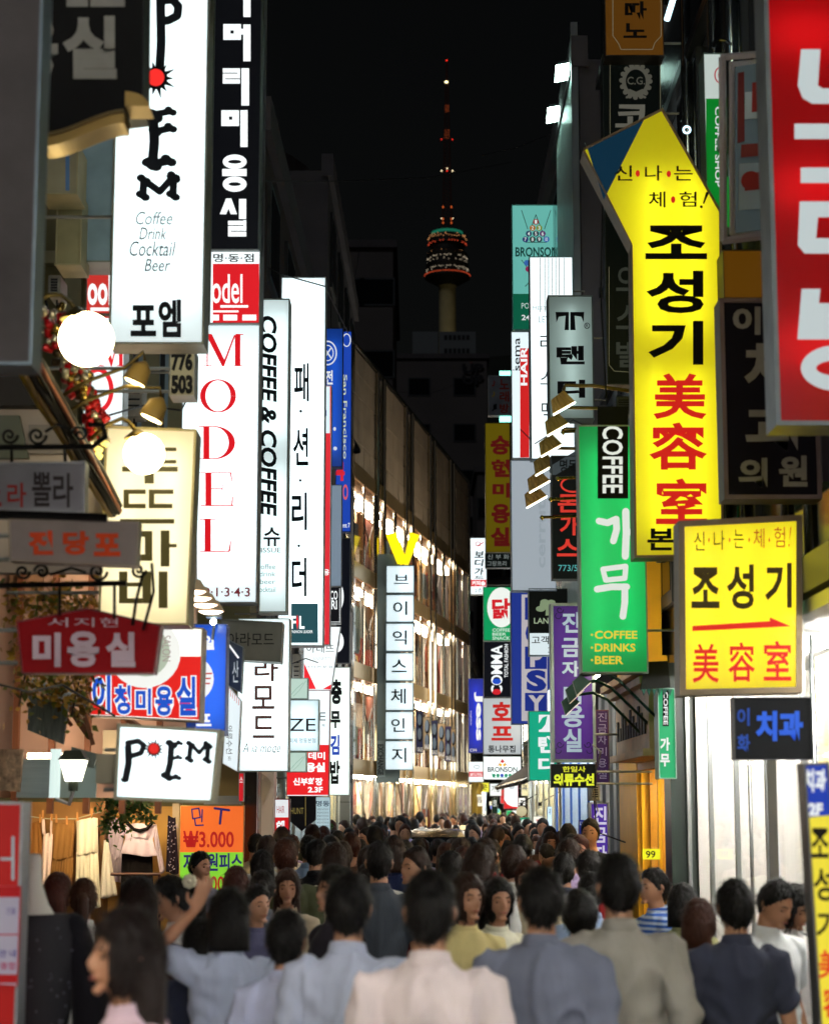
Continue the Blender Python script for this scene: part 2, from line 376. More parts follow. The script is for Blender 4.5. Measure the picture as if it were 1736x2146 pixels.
def build_person(arm_r='down', arm_l='down', stride=.12, female=False, yaw=0, pitch=0, sleeve='short', lod=0, feat=False, seed=0, lean=0):
    fw = .9 if female else 1.0
    body = MB()
    tor = [(0, 0, .85, .15, .10), (0, .005, .93, .168*(1.03 if female else 1), .115), (0, 0, 1.02, .150*fw, .10), (0, -.005, 1.12, .138*fw, .098), (0, -.01, 1.24, .158*fw, .108), (0, -.008, 1.32, .176*fw, .112), (0, .0, 1.385, .172*fw, .098), (0, .006, 1.43, .125*fw, .078), (0, .008, 1.465, .078*fw, .062), (0, .006, 1.50, .056*fw, .056), (0, -.002, 1.56, .052*fw, .054), (0, -.005, 1.60, .05, .05)]
    chainH(body, tor)
    Q = Matrix.Translation((0, 0, 1.54)) @ Euler((pitch, 0, yaw)).to_matrix().to_4x4() @ Matrix.Translation((0, 0, -1.54))
    hd = MB(); hd.sphere(HC, 1, 36, 26, fn=headpt)
    if lod < 2:
        limb(hd, [(0, -.100, 1.652, .007), (0, -.113, 1.622, .0115), (0, -.108, 1.606, .012)], 8)
        for s in (-1, 1):
            limb(hd, [(s*.010, -.104, 1.605, .008), (s*.013, -.098, 1.607, .007)], 8)
            limb(hd, [(s*.018, -.097, 1.658, .007), (s*.048, -.084, 1.656, .006)], 8)
            limb(hd, [(s*.076, .004, 1.655, .012), (s*.080, .012, 1.64, .013), (s*.075, .004, 1.608, .009)], 8)
            limb(hd, [(s*.022, -.094, 1.583, .0065), (0, -.103, 1.579, .0085)], 8)
        limb(hd, [(-.018, -.092, 1.545, .013), (.018, -.092, 1.545, .013)], 8)
    hd.v = [Q @ v for v in hd.v]; body.add(hd.v, hd.f)
    arms = []
    for s, key in ((1, arm_r), (-1, arm_l)):
        S, E, W_, D = [Vector(p) if s > 0 else Vector(mir(p)) for p in ARMS[key]]
        S.x *= fw if fw < 1 else 1; E.x *= .95 if female else 1
        r = .9 if female else 1
        limb(body, [(*(S*1-Vector((s*.03, 0, 0))), .058*r), (*S, .056*r), (*(S.lerp(E, .5)), .045*r), (*E, .037*r), (*(E.lerp(W_, .35)), .037*r), (*W_, .025*r)])
        sd_ = Vector((0, 1, 0)) if abs(D.z) < .8 or key == 'down' else Vector((s, 0, 0))
        if key in ('down', 'back'): sd_ = Vector((0, -1, 0))
        if key == 'up': sd_ = Vector((-s, -.3, 0))
        if lod < 2: hand(body, W_, D, sd_, .3)
        else: limb(body, [(*W_, .024), (*(W_+D.normalized()*.09), .03), (*(W_+D.normalized()*.16), .018)])
        arms.append((S, E, W_))
    legs = []
    for s in (1, -1):
        dy = stride*s; kn = Vector((s*.095, -.02-dy*.6, .50)); an = Vector((s*.09, .02-dy*1.4+(.06 if dy < 0 else 0), .10))
        limb(body, [(s*.085, .0, .88, .088), (*(Vector((s*.09, 0, .88)).lerp(kn, .5)), .075), (*kn, .055), (*(kn.lerp(an, .4)), .052), (*an, .036)])
        limb(body, [(an.x, an.y+.03, .045, .035), (an.x+s*.01, an.y-.08, .04, .036), (an.x+s*.02, an.y-.16, .03, .028)])
        legs.append((kn, an))
    vx = (.0072, .010, .017)[lod]
    out = {'body': remesh(body, vx, 2 if lod < 2 else 1)}
    sh = MB()
    g = .016 if sleeve != 'jacket' else .026
    sh_t = [(x, y, z, rx+g+(.012 if z < 1.2 else 0), ry+g+(.01 if z < 1.2 else 0)) for x, y, z, rx, ry in tor if .9 < z < 1.47]
    sh_t[0] = (0, 0, .86, .188, .14)
    sh_t[-1] = (0, .01, 1.475, .078, .07)
    chainH(sh, sh_t, 20)
    for S, E, W_ in arms:
        i0 = S-Vector((math.copysign(.04, S.x), 0, 0))
        if sleeve == 'short': mid = S.lerp(E, .62); limb(sh, [(*i0, .070), (*S, .074), (*(S.lerp(E, .3)), .070), (*mid, .066)])
        elif sleeve == 'none': limb(sh, [(*(S-Vector((math.copysign(.06, S.x), 0, -.01))), .062)]*1+[(*(S-Vector((math.copysign(.03, S.x), 0, -.005))), .06)])
        else: limb(sh, [(*i0, .074), (*S, .078), (*(S.lerp(E, .5)), .064), (*E, .056), (*(E.lerp(W_, .5)), .05), (*(E.lerp(W_, .95)), .043)])
    if sleeve != 'none': limb(sh, [(-.06, .012, 1.462, .030), (.06, .012, 1.462, .030)])
    out['shirt'] = remesh(sh, (.011, .014, .022)[lod], 3, (.020 if lod == 0 else .011), seed)
    tr = MB()
    chainH(tr, [(0, 0, .80, .15, .12), (0, 0, .88, .178, .125), (0, 0, .96, .168, .118), (0, 0, 1.02, .158, .108)])
    for s, (kn, an) in zip((1, -1), legs):
        limb(tr, [(s*.085, .0, .88, .10), (*(Vector((s*.09, 0, .88)).lerp(kn, .5)), .092), (*kn, .078), (*(kn.lerp(an, .5)), .072), (*an, .066)])
    out['trousers'] = remesh(tr, (.02, .024, .03)[lod], 2, .004, seed+5)
    so_ = MB()
    for s, (kn, an) in zip((1, -1), legs):
        limb(so_, [(an.x, an.y+.035, .05, .048), (an.x+s*.01, an.y-.07, .05, .05), (an.x+s*.02, an.y-.18, .042, .036)])
    out['shoes'] = remesh(so_, .02, 1)
    if feat:
        ey = MB(); br = MB(); lp = MB(); parts = []
        for s in (-1, 1):
            e = MB(); e.sphere((s*.030, -.083, 1.637), 1, 12, 8, (.0135, .006, .0058)); e.v = [Q @ v for v in e.v]; parts.append(('eye', e, 'eye'))
            b = MB(); b.tube([(s*.015, -.1000, 1.660), (s*.033, -.0955, 1.666), (s*.048, -.084, 1.660)], 0, 6, [.0028, .004, .002]); b.v = [Q @ v for v in b.v]; parts.append(('eyebrow', b, 'hair'))
        l = MB(); l.tube([(-.024, -.098, 1.581), (-.01, -.1095, 1.582), (0, -.1115, 1.580), (.01, -.1095, 1.582), (.024, -.098, 1.581)], 0, 6, [.001, .0038, .0042, .0038, .001]); l.v = [Q @ v for v in l.v]; parts.append(('lips', l, 'lips'))
        out['face'] = [(n, m.mesh(n, smooth=True), k) for n, m, k in parts]
    out['Q'] = Q
    return out
def sst(a, b, x): t = max(0, min(1, (x-a)/(b-a))); return t*t*(3-2*t)
def build_hair(style, Q, lod=0, seed=0):
    rr = random.Random(seed); mb = MB()
    thr = {'short': -.11, 'bob': -.24, 'long': -.24, 'tail': -.14, 'curly': -.05}[style]
    th = {'short': .010, 'bob': .018, 'long': .015, 'tail': .009, 'curly': .026}[style]
    def zone(d):
        f = d.z+1.0*d.y
        if style in ('bob', 'long'): f = max(f, (abs(d.x)-.62)*1.4 if d.z > -.8 and d.y > -.62 else -1)
        return sst(thr-.10, thr+.10, f)
    def fn(d):
        w_ = zone(d); p = headpt(d)
        if style == 'curly': q = .012*noise.noise(d*6+Vector((seed, 0, 0)))
        else: q = .012*noise.noise(Vector((d.x*6, d.y*6, d.z*2+seed)))+.006*noise.noise(Vector((d.x*17, d.y*17, d.z*4+seed)))
        top = .014*max(0, d.z+.1)
        return p+d*((th+top+q)*w_-.014*(1-w_))
    mb.sphere(HC, 1, (48, 32, 20)[lod], (36, 24, 14)[lod], fn=fn)
    if style in ('long', 'bob'):
        zb = 1.34 if style == 'long' else 1.50
        rows = []
        n = 7
        for i in range(n+1):
            t = i/n; z = 1.66+(zb-1.66)*t
            rows.append((0, .035+.012*math.sin(t*3), z, .088+(.016 if style == 'long' else .008)*t, .066-.012*t))
        chainH(mb, rows, 20)
    if style == 'tail':
        limb(mb, [(0, .10, 1.66, .03), (0, .135, 1.64, .034), (0, .135, 1.56, .033), (0, .12, 1.45, .024), (0, .115, 1.38, .01)])
        limb(mb, [(-.03, .112, 1.665, .012), (.03, .112, 1.665, .012)])
    for v in mb.v: v += Vector((0, 0, 0))
    ns = (1500, 450, 60)[lod]
    for i in range(ns):   # loose locks
        d = Vector((rr.gauss(0, 1), rr.gauss(0, 1), rr.gauss(.3, 1))).normalized()
        if zone(d) < .7: continue
        p = HC+fn(d); dn = Vector((0, 0, -1))-d*(-d.z); dn += Vector((rr.uniform(-.5, .5), rr.uniform(-.5, .5), 0))
        if dn.length < .1: continue
        dn.normalize(); L = rr.uniform(.02, .05)*(1.6 if style in ('long', 'bob') else 1); s = d.cross(dn).normalized()*.0016*(1+.5*lod)
        q1 = p+dn*L*.5+d*.006; q2 = p+dn*L+d*rr.uniform(-.002, .014)
        mb.add([p-s, p+s, q1+s, q1-s, q2], [(0, 1, 2, 3), (3, 2, 4)])
    mb.v = [Q @ v for v in mb.v]
    return mb.mesh('hair', smooth=True)
PC = {}; HCACHE = {}
def cloth(c, stripe=None):
    k = 'cloth_'+c+(stripe or '')
    if k in MATS: return MATS[k]
    m = mat(k, c, .9, sheen=.04, bump=.75, bscale=6, var=.16, vscale=3, spec=.12, stretch=(1.7, 1.7, .55))
    if stripe:
        n = m.node_tree; b = n.nodes['Principled BSDF']; tc = n.nodes.new('ShaderNodeTexCoord'); wv = n.nodes.new('ShaderNodeTexWave'); wv.bands_direction = 'Z'; wv.inputs['Scale'].default_value = 9; wv.inputs['Distortion'].default_value = .6
        cr = n.nodes.new('ShaderNodeValToRGB'); cr.color_ramp.interpolation = 'CONSTANT'; cr.color_ramp.elements[1].position = .5
        cr.color_ramp.elements[0].color = (*lin(c), 1); cr.color_ramp.elements[1].color = (*lin(stripe), 1)
        n.links.new(tc.outputs['Object'], wv.inputs['Vector']); n.links.new(wv.outputs['Fac'], cr.inputs[0]); n.links.new(cr.outputs[0], b.inputs['Base Color'])
    return m
def skin(i):
    c = ('#b07f62', '#a07052', '#ba8d70')[i % 3]
    k = 'skin%d' % (i % 3)
    if k in MATS: return MATS[k]
    m = mat(k, c, .5, bump=.04, bscale=90, var=.06, vscale=9); b = m.node_tree.nodes['Principled BSDF']
    b.inputs['Subsurface Weight'].default_value = .08; b.inputs['Subsurface Radius'].default_value = (.01, .004, .002); b.inputs['Subsurface Scale'].default_value = .5
    return m
def hairm(c='#15110f'):
    return mat('hair_'+c, c, .5, bump=.5, bscale=22, var=.4, vscale=30, stretch=(5, 5, 1), spec=.22)
def setm(o, m):
    if not o.data.materials: o.data.materials.append(None)
    o.material_slots[0].link = 'OBJECT'; o.material_slots[0].material = m
BAGN = [0]
def person(x, y, z0, H, face, label, shirt='#8e9ab0', hair='short', hcol='#0d0a09', sk=0, pants='#23242b', lod=1, group=None, rz=None, cstripe=None, yz=0, strap=None, **kw):
    """face: degrees, 0 looks at the camera, 180 away"""
    if lod and 'seed' in kw: kw['seed'] = kw['seed'] % 2
    key = (lod,)+tuple(sorted(kw.items()))
    if key not in PC: PC[key] = build_person(lod=lod, **kw)
    d = PC[key]; s = H/1.755
    root = thing('person', label, 'person', (x, y, z0), group, math.radians(face) if rz is None else rz)
    root.scale = (s*R.uniform(.97, 1.03), s, s)
    def part(n, me, m):
        o = bpy.data.objects.new(n, me); COL.objects.link(o); o.parent = root; setm(o, m); return o
    b = part('body', d['body'], skin(sk)); part('shirt', d['shirt'], cloth(shirt, cstripe)); part('trousers', d['trousers'], cloth(pants))
    if lod < 2: part('shoes', d['shoes'], mat('shoe_leather', '#141210', .4))
    hk = (hair, lod, key, )
    if hk not in HCACHE: HCACHE[hk] = build_hair(hair, d['Q'], lod, len(HCACHE))
    part('hair', HCACHE[hk], hairm(hcol))
    if 'face' in d:
        for n, me, k in d['face']:
            part(n, me, {'eye': mat('eye_dark', '#120d0b', .15), 'hair': hairm('#15110f'), 'lips': mat('lip', '#96504a', .4)}[k])
    if kw.get('sleeve') != 'none' and lod < 2 and kw.get('sleeve') != 'tee':
        ck = ('collar', round(kw.get('pitch', 0), 2))
        if ck not in PC:
            c = MB(); n = 24
            for i in range(n):
                t = 2*math.pi*i/n
            k = 0
            for (r, z) in ((.072, 1.462), (.073, 1.488), (.066, 1.515), (.061, 1.512), (.064, 1.47)):
                for i in range(n):
                    t = 2*math.pi*i/n; c.v.append(Vector((r*math.cos(t), .01+r*1.0*math.sin(t), z+.012*math.sin(t))))
            for a in range(4):
                for i in range(n): c.f.append((a*n+i, a*n+(i+1) % n, (a+1)*n+(i+1) % n, (a+1)*n+i))
            PC[ck] = c.mesh('collar', smooth=True)
        part('collar', PC[ck], cloth(shirt, cstripe))
    if H and lod == 1 and (int(abs(x)*977) % 5 == 0) and not strap: strap = '#3a2c24'
    if strap:
        if 'strap' not in PC:
            c = MB()
            for pts in ([(-.13, -.13, 1.10), (-.115, -.135, 1.28), (-.10, -.09, 1.43), (-.09, .01, 1.478), (-.095, .10, 1.43), (-.10, .145, 1.25), (-.09, .15, 1.05)],):
                for o_ in (-.016, -.008, 0, .008, .016): c.tube([(a+o_, b_, z) for a, b_, z in pts], .006, 6)
            PC['strap'] = c.mesh('bag_strap', smooth=True)
        part('bag_strap', PC['strap'], mat('strap_'+strap, strap, .5))
    return root
def at_head(u, v, Y, H):
    "feet height is the ground; x from the reference position of the head"
    return P(u, v, Y).x
def near(u, vtop, Y, face, label, H=None, **kw):
    p = P(u, vtop, Y); H = H or max(1.46, min(1.86, p.z-.015))
    return person(p.x, Y, 0, H, face, label, **kw)
# ------------------------------------------------------------------ signs, left side
def T(t, a, b, c, d, col, bold=0.0, rot=0, sh=0): return ('T', t, a, b, c, d, col, bold, rot, sh)
def Rr(a, b, c, d, col): return ('R', a, b, c, d, col)
def spikes(u, v, r1, r2, col, n=14, a0=0):
    return [('P', [(u+r1*math.cos(t-.26), v+r1*math.sin(t-.26)), (u+r2*(1 if i % 2 else .82)*math.cos(t), v+r2*(1 if i % 2 else .82)*math.sin(t)), (u+r1*math.cos(t+.26), v+r1*math.sin(t+.26))], col) for i in range(n) for t in [a0+2*math.pi*i/n]]
K = '#0b0d12'; RM = '#b80e18'; WH = '#f4fafb'; WB = '#eaf6f8'; RED = '#d8222c'; WG = '#e8f4f6'
sign('blank_sign', 'large blank grey sign with pale metal edge at the upper left edge', 6.5, (-70, -60, 80, 765), '#4f4a48', lvl=0, depth=.16, rim='#7f8f97', rw=5, wall=-1.6)
sign('black_sign', 'black signboard with grey Korean letters, cropped at the top left, above gold moulding', 8.0, [(70, -60), (303, -60), (300, 232), (232, 240), (170, 262), (92, 288)], '#141311', [
    T('실', 132, 34, 245, 166, '#9a968a', .045), T('용', 30, 34, 122, 166, '#9a968a', .045), Rr(140, -20, 185, 15, '#9a968a'), Rr(190, -20, 262, 15, '#9a968a')], lvl=0, depth=.2, rim='#1b1918', wall=-1.9)
def bone(pts, w_, c):
    o = [('S', pts, w_, c)]
    for (a, b) in (pts[0], pts[-1]): o += [('C', a-w_*.35, b-w_*.25, w_*.6, w_*.5, c), ('C', a+w_*.35, b+w_*.2, w_*.6, w_*.5, c)]
    return o
D_ = '#20242b'
big = bone([(336, -40), (338, 90), (334, 160)], 19, D_)+[('S', [(340, 2), (362, 0), (374, 14), (372, 34), (352, 44), (340, 44)], 18, D_)]
big += spikes(328, 165, 20, 46, K)+[('C', 328, 165, 24, 24, K), ('C', 327, 164, 18, 18, '#e02a26')]
big += bone([(322, 244), (324, 300), (320, 345)], 21, D_)+bone([(325, 240), (358, 234)], 14, D_)+bone([(325, 277), (358, 269)], 15, D_)+bone([(314, 346), (354, 338)], 18, D_)
big += bone([(302, 378), (300, 412)], 16, D_)+bone([(302, 378), (335, 402), (364, 370)], 15, D_)+bone([(364, 374), (363, 411)], 16, D_)
GT = '#4a5558'
big += [T('Coffee', 285, 444, 362, 472, GT, .005, 0, .25), T('Drink', 292, 477, 350, 503, '#2c3438', .008, 0, .25), T('Cocktail', 272, 506, 369, 538, '#2c3438', .008, 0, .25), T('Beer', 303, 543, 358, 570, '#2c3438', .008, 0, .25),
        T('포', 274, 640, 328, 706, D_, .04), T('엠', 332, 628, 380, 708, D_, .04)]
sign('cafe_sign', 'tall white lit sign with crooked black letters and red sun, POEM, at the upper left', 11.0, (237, -90, 434, 722), WG, big, lvl=1.25, depth=.24, rim='#8b8d7c', rw=5, tubes=(2, 8, .6, 'v'))
sign('hair_shop_sign', 'white and red lit sign half hidden behind the tall white POEM sign', 12.6, (178, 552, 262, 892), WB, [
    Rr(181, 555, 262, 667, '#b8302a'), T('oo', 184, 594, 226, 640, WH, .03), Rr(228, 565, 236, 640, WH), Rr(190, 645, 236, 652, WH), ('M', 'M', 206, 700, 262, 768, RED), ('O', 206, 818, 33, 48, 10, RED)], lvl=1.1, depth=.2, rim='#9aa19a', rw=2)
sign('number_sign', 'small beige hanging box with black numbers below the tall white POEM sign', 11.6, (356, 733, 408, 830), '#a89c74', [
    T('776', 359, 738, 404, 778, '#17140d', .06), T('503', 359, 786, 404, 826, '#17140d', .06)], lvl=.35, depth=.2, rim='#a39a80', rw=2)
bl = [Rr(510, -12, 525, 36, WH)]
def hole(a, b, c, d, e, f, g, h, col, in_):
    return [Rr(a, b, c, f, col), Rr(a, h, c, d, col), Rr(a, f, e, h, col), Rr(g, f, c, h, col)]
bl += hole(468, 51, 505, 84, 483, 64, 490, 71, WH, K)+[Rr(504, 61, 512, 73, WH), Rr(510, 52, 525, 129, WH)]
bl += [Rr(467, 144, 503, 153, WH), Rr(467, 155, 503, 165, WH), Rr(467, 167, 503, 176, WH), Rr(498, 150, 503, 158, WH), Rr(467, 163, 472, 170, WH), Rr(506, 144, 522, 222, WH)]
bl += hole(464, 232, 501, 265, 480, 245, 487, 252, WH, K)+[Rr(504, 232, 519, 309, WH)]
bl += [('O', 492, 340, 25, 15, 11, WH), Rr(466, 355, 517, 370, WH), ('O', 492, 387, 25, 16, 12, WH)]
bl += [('P', [(474, 417), (485, 417), (497, 450), (484, 450), (479, 438), (474, 450), (461, 450)], WH), Rr(501, 418, 516, 460, WH), Rr(478, 463, 516, 472, WH), Rr(478, 474, 516, 484, WH), Rr(478, 486, 516, 496, WH), Rr(510, 462, 516, 480, WH), Rr(478, 480, 484, 492, WH)]
bl += [T('명·동·점', 447, 533, 531, 551, K, .02)]
sign('hair_salon_sign', 'tall black sign with blocky white Korean letters hanging above the red and white MODEL sign', 14.0, (446, -90, 546, 524), '#08090c', bl[:-1], lvl=1.2, depth=.22, rim='#59625c', rw=2)
rd = [Rr(446, 553, 543, 678, '#c81820'), T('odel', 444, 575, 508, 636, WH, .01), Rr(462, 640, 520, 645, WH), Rr(446, 651, 500, 655, WH), Rr(446, 660, 459, 672, WH), Rr(468, 660, 497, 672, WH), Rr(508, 660, 537, 672, WH),
      T('명·동·점', 447, 532, 532, 550, K, .02)]
sign('header_sign', 'red and white lit header with white lettering directly over the MODEL sign', 14.05, (440, 525, 545, 679), WB, rd, lvl=1.15, depth=.22, rim='#7b847e', rw=2)
sign('model_sign', 'tall white lit sign with big red serif capitals reading MODEL', 14.1, (379, 680, 541, 1263), WB, [
    ('M', 'M', 425, 700, 511, 768, RM), ('M', 'O', 419, 795, 495, 865, RM), ('M', 'D', 416, 893, 493, 963, RM), ('M', 'E', 420, 990, 489, 1061, RM), ('M', 'L', 418, 1087, 485, 1157, RM), T('9·1·3·4·3', 427, 1231, 524, 1251, '#5a1018', .02)],
    lvl=1.3, depth=.24, rim='#9aa3a4', rw=2, tubes=(2, 8, .6, 'v'))
sign('coffee_sign', 'tall white lit sign with dark slanted lettering COFFEE & COFFEE beside the MODEL sign', 17.0, (545, 626, 604, 1284), '#dfeeee', [
    T('COFFEE & COFFEE', 545, 662, 580, 1082, '#0c161c', .035, -90, .15), T('슈', 552, 1105, 587, 1145, K, .02), T('ISSUE', 547, 1148, 588, 1158, K), T('coffee', 540, 1182, 577, 1193, '#6c7678'), T('drink', 544, 1198, 577, 1208, '#6c7678'), T('beer', 545, 1214, 577, 1224, '#6c7678'), T('cocktail', 538, 1230, 577, 1241, '#6c7678')],
    lvl=.95, depth=.26, rim='#7d8880', rw=3, tubes=(2, 5, .55, 'v'))
sign('fashion_sign', 'tall white lit sign with thin dark letters and dark teal square foot', 20.0, (585, 581, 680, 1354), WB, [
    T('패', 616, 761, 647, 841, '#0a1a20', .018), ('C', 630, 862, 3, 3, K), T('션', 614, 897, 646, 976, '#0a1a20', .018), ('C', 629, 1007, 3, 3, K), T('리', 611, 1032, 643, 1111, '#0a1a20', .018), ('C', 626, 1144, 3, 3, K), T('더', 611, 1169, 642, 1250, '#0a1a20', .018),
    Rr(610, 1265, 666, 1347, '#1f4249'), T('F', 610, 1291, 620, 1318, WH, .03), ('P', [(623, 1288), (626, 1303), (623, 1320), (620, 1303)], RED), T('L', 627, 1291, 638, 1318, WH, .03), T('FASHION LEADER', 610, 1321, 655, 1327, WH)], lvl=1.3, depth=.24, rim='#a5afb0', rw=2, tubes=(2, 8, .6, 'v'), mounts=-1.9)
sign('slim_sign', 'narrow red sign with white dashes squeezed beside the tall white Korean fashion sign', 22.0, (676, 808, 693, 1352), '#d42a34', [Rr(678, 810, 691, 908, '#d8eef6'), Rr(680, 860, 684, 872, '#24408a')]+
     [Rr(677, y, 680, y+16, WH) for y in range(925, 1340, 26)]+[T('용', 677, 1193, 690, 1206, WH, .03)], lvl=1.0, depth=.2, rim='#b6bcc0', rw=1.5, mounts=-1.7)
sign('blue_sign', 'tall blue lit sign with round white emblem behind the white fashion sign', 25.0, (682, 688, 718, 979), '#1c4cb0', [('O', 686, 740, 20, 26, 3, '#dfe8f4'), ('O', 686, 740, 13, 17, 2, '#dfe8f4'), ('S', [(680, 730), (693, 750)], 3, '#dfe8f4'), ('S', [(693, 730), (680, 750)], 3, '#dfe8f4'),
    T('전', 682, 776, 697, 806, WH, .03), ('C', 701, 899, 3, 4, '#dfe8f4'), ('C', 702, 940, 4, 4, '#dfe8f4')], lvl=.8, depth=.2, rim='#2a3c70', rw=1.5, tubes=(1, 5, .5, 'v'), mounts=-1.7)
sign('blue_jeans_sign', 'slim blue sign with script and a large red figure 4 behind the round emblem sign', 27.5, (703, 694, 736, 1115), '#2048b8', [('O', 726, 713, 9, 14, 2, WH), T('San Francisco', 719, 785, 727, 962, '#d8e4c0', .01, -90), T('4', 702, 968, 722, 1008, '#e02838', .03), T('O', 718, 1015, 729, 1048, '#e06068', .02), T('mt 7', 718, 1096, 733, 1106, WH, .02)],
    lvl=.8, depth=.18, rim='#2a3c70', rw=1.5, mounts=-1.7)
sign('grey_lit_sign', 'plain blue grey sign panel above a small black square sign', 24.0, (692, 1016, 716, 1229), '#8ea2b6', lvl=.6, depth=.18, rim='#7f8c9c', rw=1.5, mounts=-1.7)
sign('square_sign', 'small black square sign with white letters CO RI under the plain blue grey panel', 23.8, (688, 1230, 714, 1307), '#0c0d12', [T('CO', 692, 1238, 707, 1257, WH, .02), T('RI', 694, 1258, 706, 1277, WH, .02), Rr(711, 1233, 712, 1305, WH), Rr(690, 1303, 712, 1304, WH)], lvl=1, depth=.16, rim='#b8bcbc', rw=1, mounts=-1.7)
sign('dot_sign', 'narrow black sign with large white rings left of the glass department store', 27.0, (704, 1128, 733, 1390), '#0a0c14', [('C', 708, 1158, 5, 14, WH), ('O', 706, 1250, 14, 32, 9, WH), ('O', 706, 1345, 14, 22, 9, WH)], lvl=1, depth=.18, rim='#4a5058', rw=1.5, mounts=-1.7)
G1 = '#0e0f12'
sign('gimbap_sign', 'white lit sign with black and blue brush letters near the glass store corner', 26.0, (690, 1398, 733, 1667), '#e6f4ec', [
    T('충', 693, 1424, 716, 1476, G1, .05), T('무', 692, 1490, 713, 1526, G1, .05), T('김', 692, 1540, 711, 1582, '#1d3a9c', .04), T('밥', 691, 1594, 712, 1643, '#15160c', .04)], lvl=1.15, depth=.2, rim='#8a9290', rw=1.5, mounts=-1.7)
sign('tapered_sign', 'white tapering sign with red triangle below the slim red sign', 23.2, [(636, 1311), (714, 1313), (694, 1447), (634, 1447)], '#e8f2f4', [
    ('P', [(637, 1390), (637, 1444), (662, 1444)], RED), ('P', [(676, 1444), (694, 1434), (693, 1445)], RED), T('아네뜨', 642, 1350, 700, 1368, '#2a1c20'), T('ANNETTE', 655, 1377, 695, 1384, '#b0b6b8'), T('가 미 전 문 점', 640, 1395, 696, 1400, '#50585c')], lvl=1.1, depth=.15, rim='#a7aeb0', rw=1.5, mounts=-1.75)
sign('bridal_sign', 'white and red box sign, 신부화장 2.3F in white on red, under the white tapering sign', 22.0, [(644, 1446), (692, 1446), (689, 1669), (600, 1669), (600, 1560), (644, 1560)], '#e4f0f4', [
    Rr(601, 1561, 689, 1666, '#dd2126'), T('E', 668, 1493, 682, 1510, '#444c50'), T('제', 674, 1517, 680, 1523, '#60686c'), T('데미', 646, 1576, 681, 1592, WH, .03), T('용실', 640, 1598, 681, 1618, WH, .05), T('신부화장', 614, 1630, 676, 1646, WH, .04), T('2.3F', 645, 1649, 676, 1661, WH, .04)], lvl=1.05, depth=.2, rim='#b07a78', rw=1.5, mounts=-1.75)
sign('ze_sign', 'pale grey lit box sign with thin dark letters ZE', 19.0, (601, 1466, 668, 1575), '#d3e2e8', [T('ZE', 606, 1506, 661, 1532, '#17181d', .0), T('피제 명동본점', 606, 1547, 661, 1557, '#20242a')], lvl=.9, depth=.2, rim='#9ab0aa', rw=2, tubes=(2, 7, .6, 'h'), mounts=-1.8)
for lab, r_ in (('pale green marbled lit panel above the ZE sign', (601, 1421, 645, 1465)), ('pale green marbled lit panel below the ZE sign', (601, 1576, 642, 1618))):
    m_ = mat('green_marble', '#b8d8c8', .3, emit=.8, ecol='#c4e2d4')
    sign('marbled_panel', lab, 19.1, r_, '#c4e2d4', [('S', [(r_[0]+8, r_[1]+36), (r_[0]+20, r_[1]+22), (r_[0]+34, r_[1]+10)], 1.2, '#8fb4a2'), ('S', [(r_[0]+14, r_[1]+38), (r_[0]+26, r_[1]+26), (r_[0]+40, r_[1]+6)], 1.0, '#8fb4a2')], lvl=.8, depth=.18, rim='#9ab0aa', rw=1.5, mounts=-1.8)
BRN = '#3c2622'
sign('alamode_sign', 'tall white lit sign with slender brown Korean letters and script A la mode', 16.5, (497, 1296, 606, 1617), WB, [
    T('라', 533, 1378, 583, 1428, BRN, .015), T('모', 528, 1437, 575, 1486, BRN, .015), T('드', 529, 1500, 575, 1547, BRN, .015), T('A la mode', 508, 1557, 588, 1577, '#3c3a3c', 0, 0, .3), ('S', [(506, 1576), (540, 1572), (592, 1580)], 1, '#888888'), T('아라모드', 534, 1580, 562, 1587, '#70787c')], lvl=1.3, depth=.22, rim='#9aa49c', rw=2, tubes=(2, 8, .58, 'v'), mounts=-1.9)
sign('grey_alamode_sign', 'unlit brownish grey box sign with dark letters above the A la mode sign', 15.0, [(462, 1297), (592, 1304), (588, 1388), (472, 1381)], '#7d7a6c', [T('아라모드', 478, 1326, 574, 1354, '#1b1713', .0)], lvl=0, depth=.26, rim='#6c6a58', rw=2, mounts=-2.2)
sign('tall_blue_sign', 'blue lit sign with white disc behind the red and white 이청미용실 sign', 13.4, (392, 1308, 474, 1541), '#1f5ac8', [('C', 402, 1423, 46, 48, '#f0f4f6'), T('E', 423, 1410, 445, 1434, '#b84038', 0, 0, .2), T('일', 425, 1331, 449, 1362, WH, .05), T('프', 411, 1496, 443, 1522, WH, .04)], lvl=.9, depth=.2, rim='#39519c', rw=2, tubes=(2, 5, .5, 'v'))
sign('striped_sign', 'slanted white sign box with red pinstripes left of the A la mode sign', 14.6, [(477, 1436), (505, 1468), (498, 1618), (466, 1600)], '#dce8ec', [('S', [(480+i*4.2, 1442+i*4.5), (479+i*4.2, 1455+i*4.5)], 1.2, '#c86058') for i in range(6)]+[T('의류수선', 474, 1520, 487, 1580, '#30383c', 0, -90), T('명동', 478, 1585, 484, 1594, '#30383c')], lvl=.95, depth=.15, rim='#b0b4b4', rw=1)
sign('little_display_sign', 'small dark glass sign box with a bare tube above the white pinstriped sign', 14.4, [(479, 1340), (510, 1356), (505, 1453), (477, 1436)], '#5d6a70', [('S', [(480, 1352), (499, 1378)], 4, '#ffffff'), T('산', 487, 1385, 500, 1430, '#b8c4c8')], lvl=.9, depth=.14, rim='#7c8a88', rw=1.5, fmat=mat('dark_acrylic', '#56646a', .2))
CR = '#e4251f'; BLU = '#1d4fc0'
def outl(t, a, b, c, d): return [T(t, a-2.5, b-2.5, c+2.5, d+2.5, WH, .09), T(t, a, b, c, d, BLU, .035)]
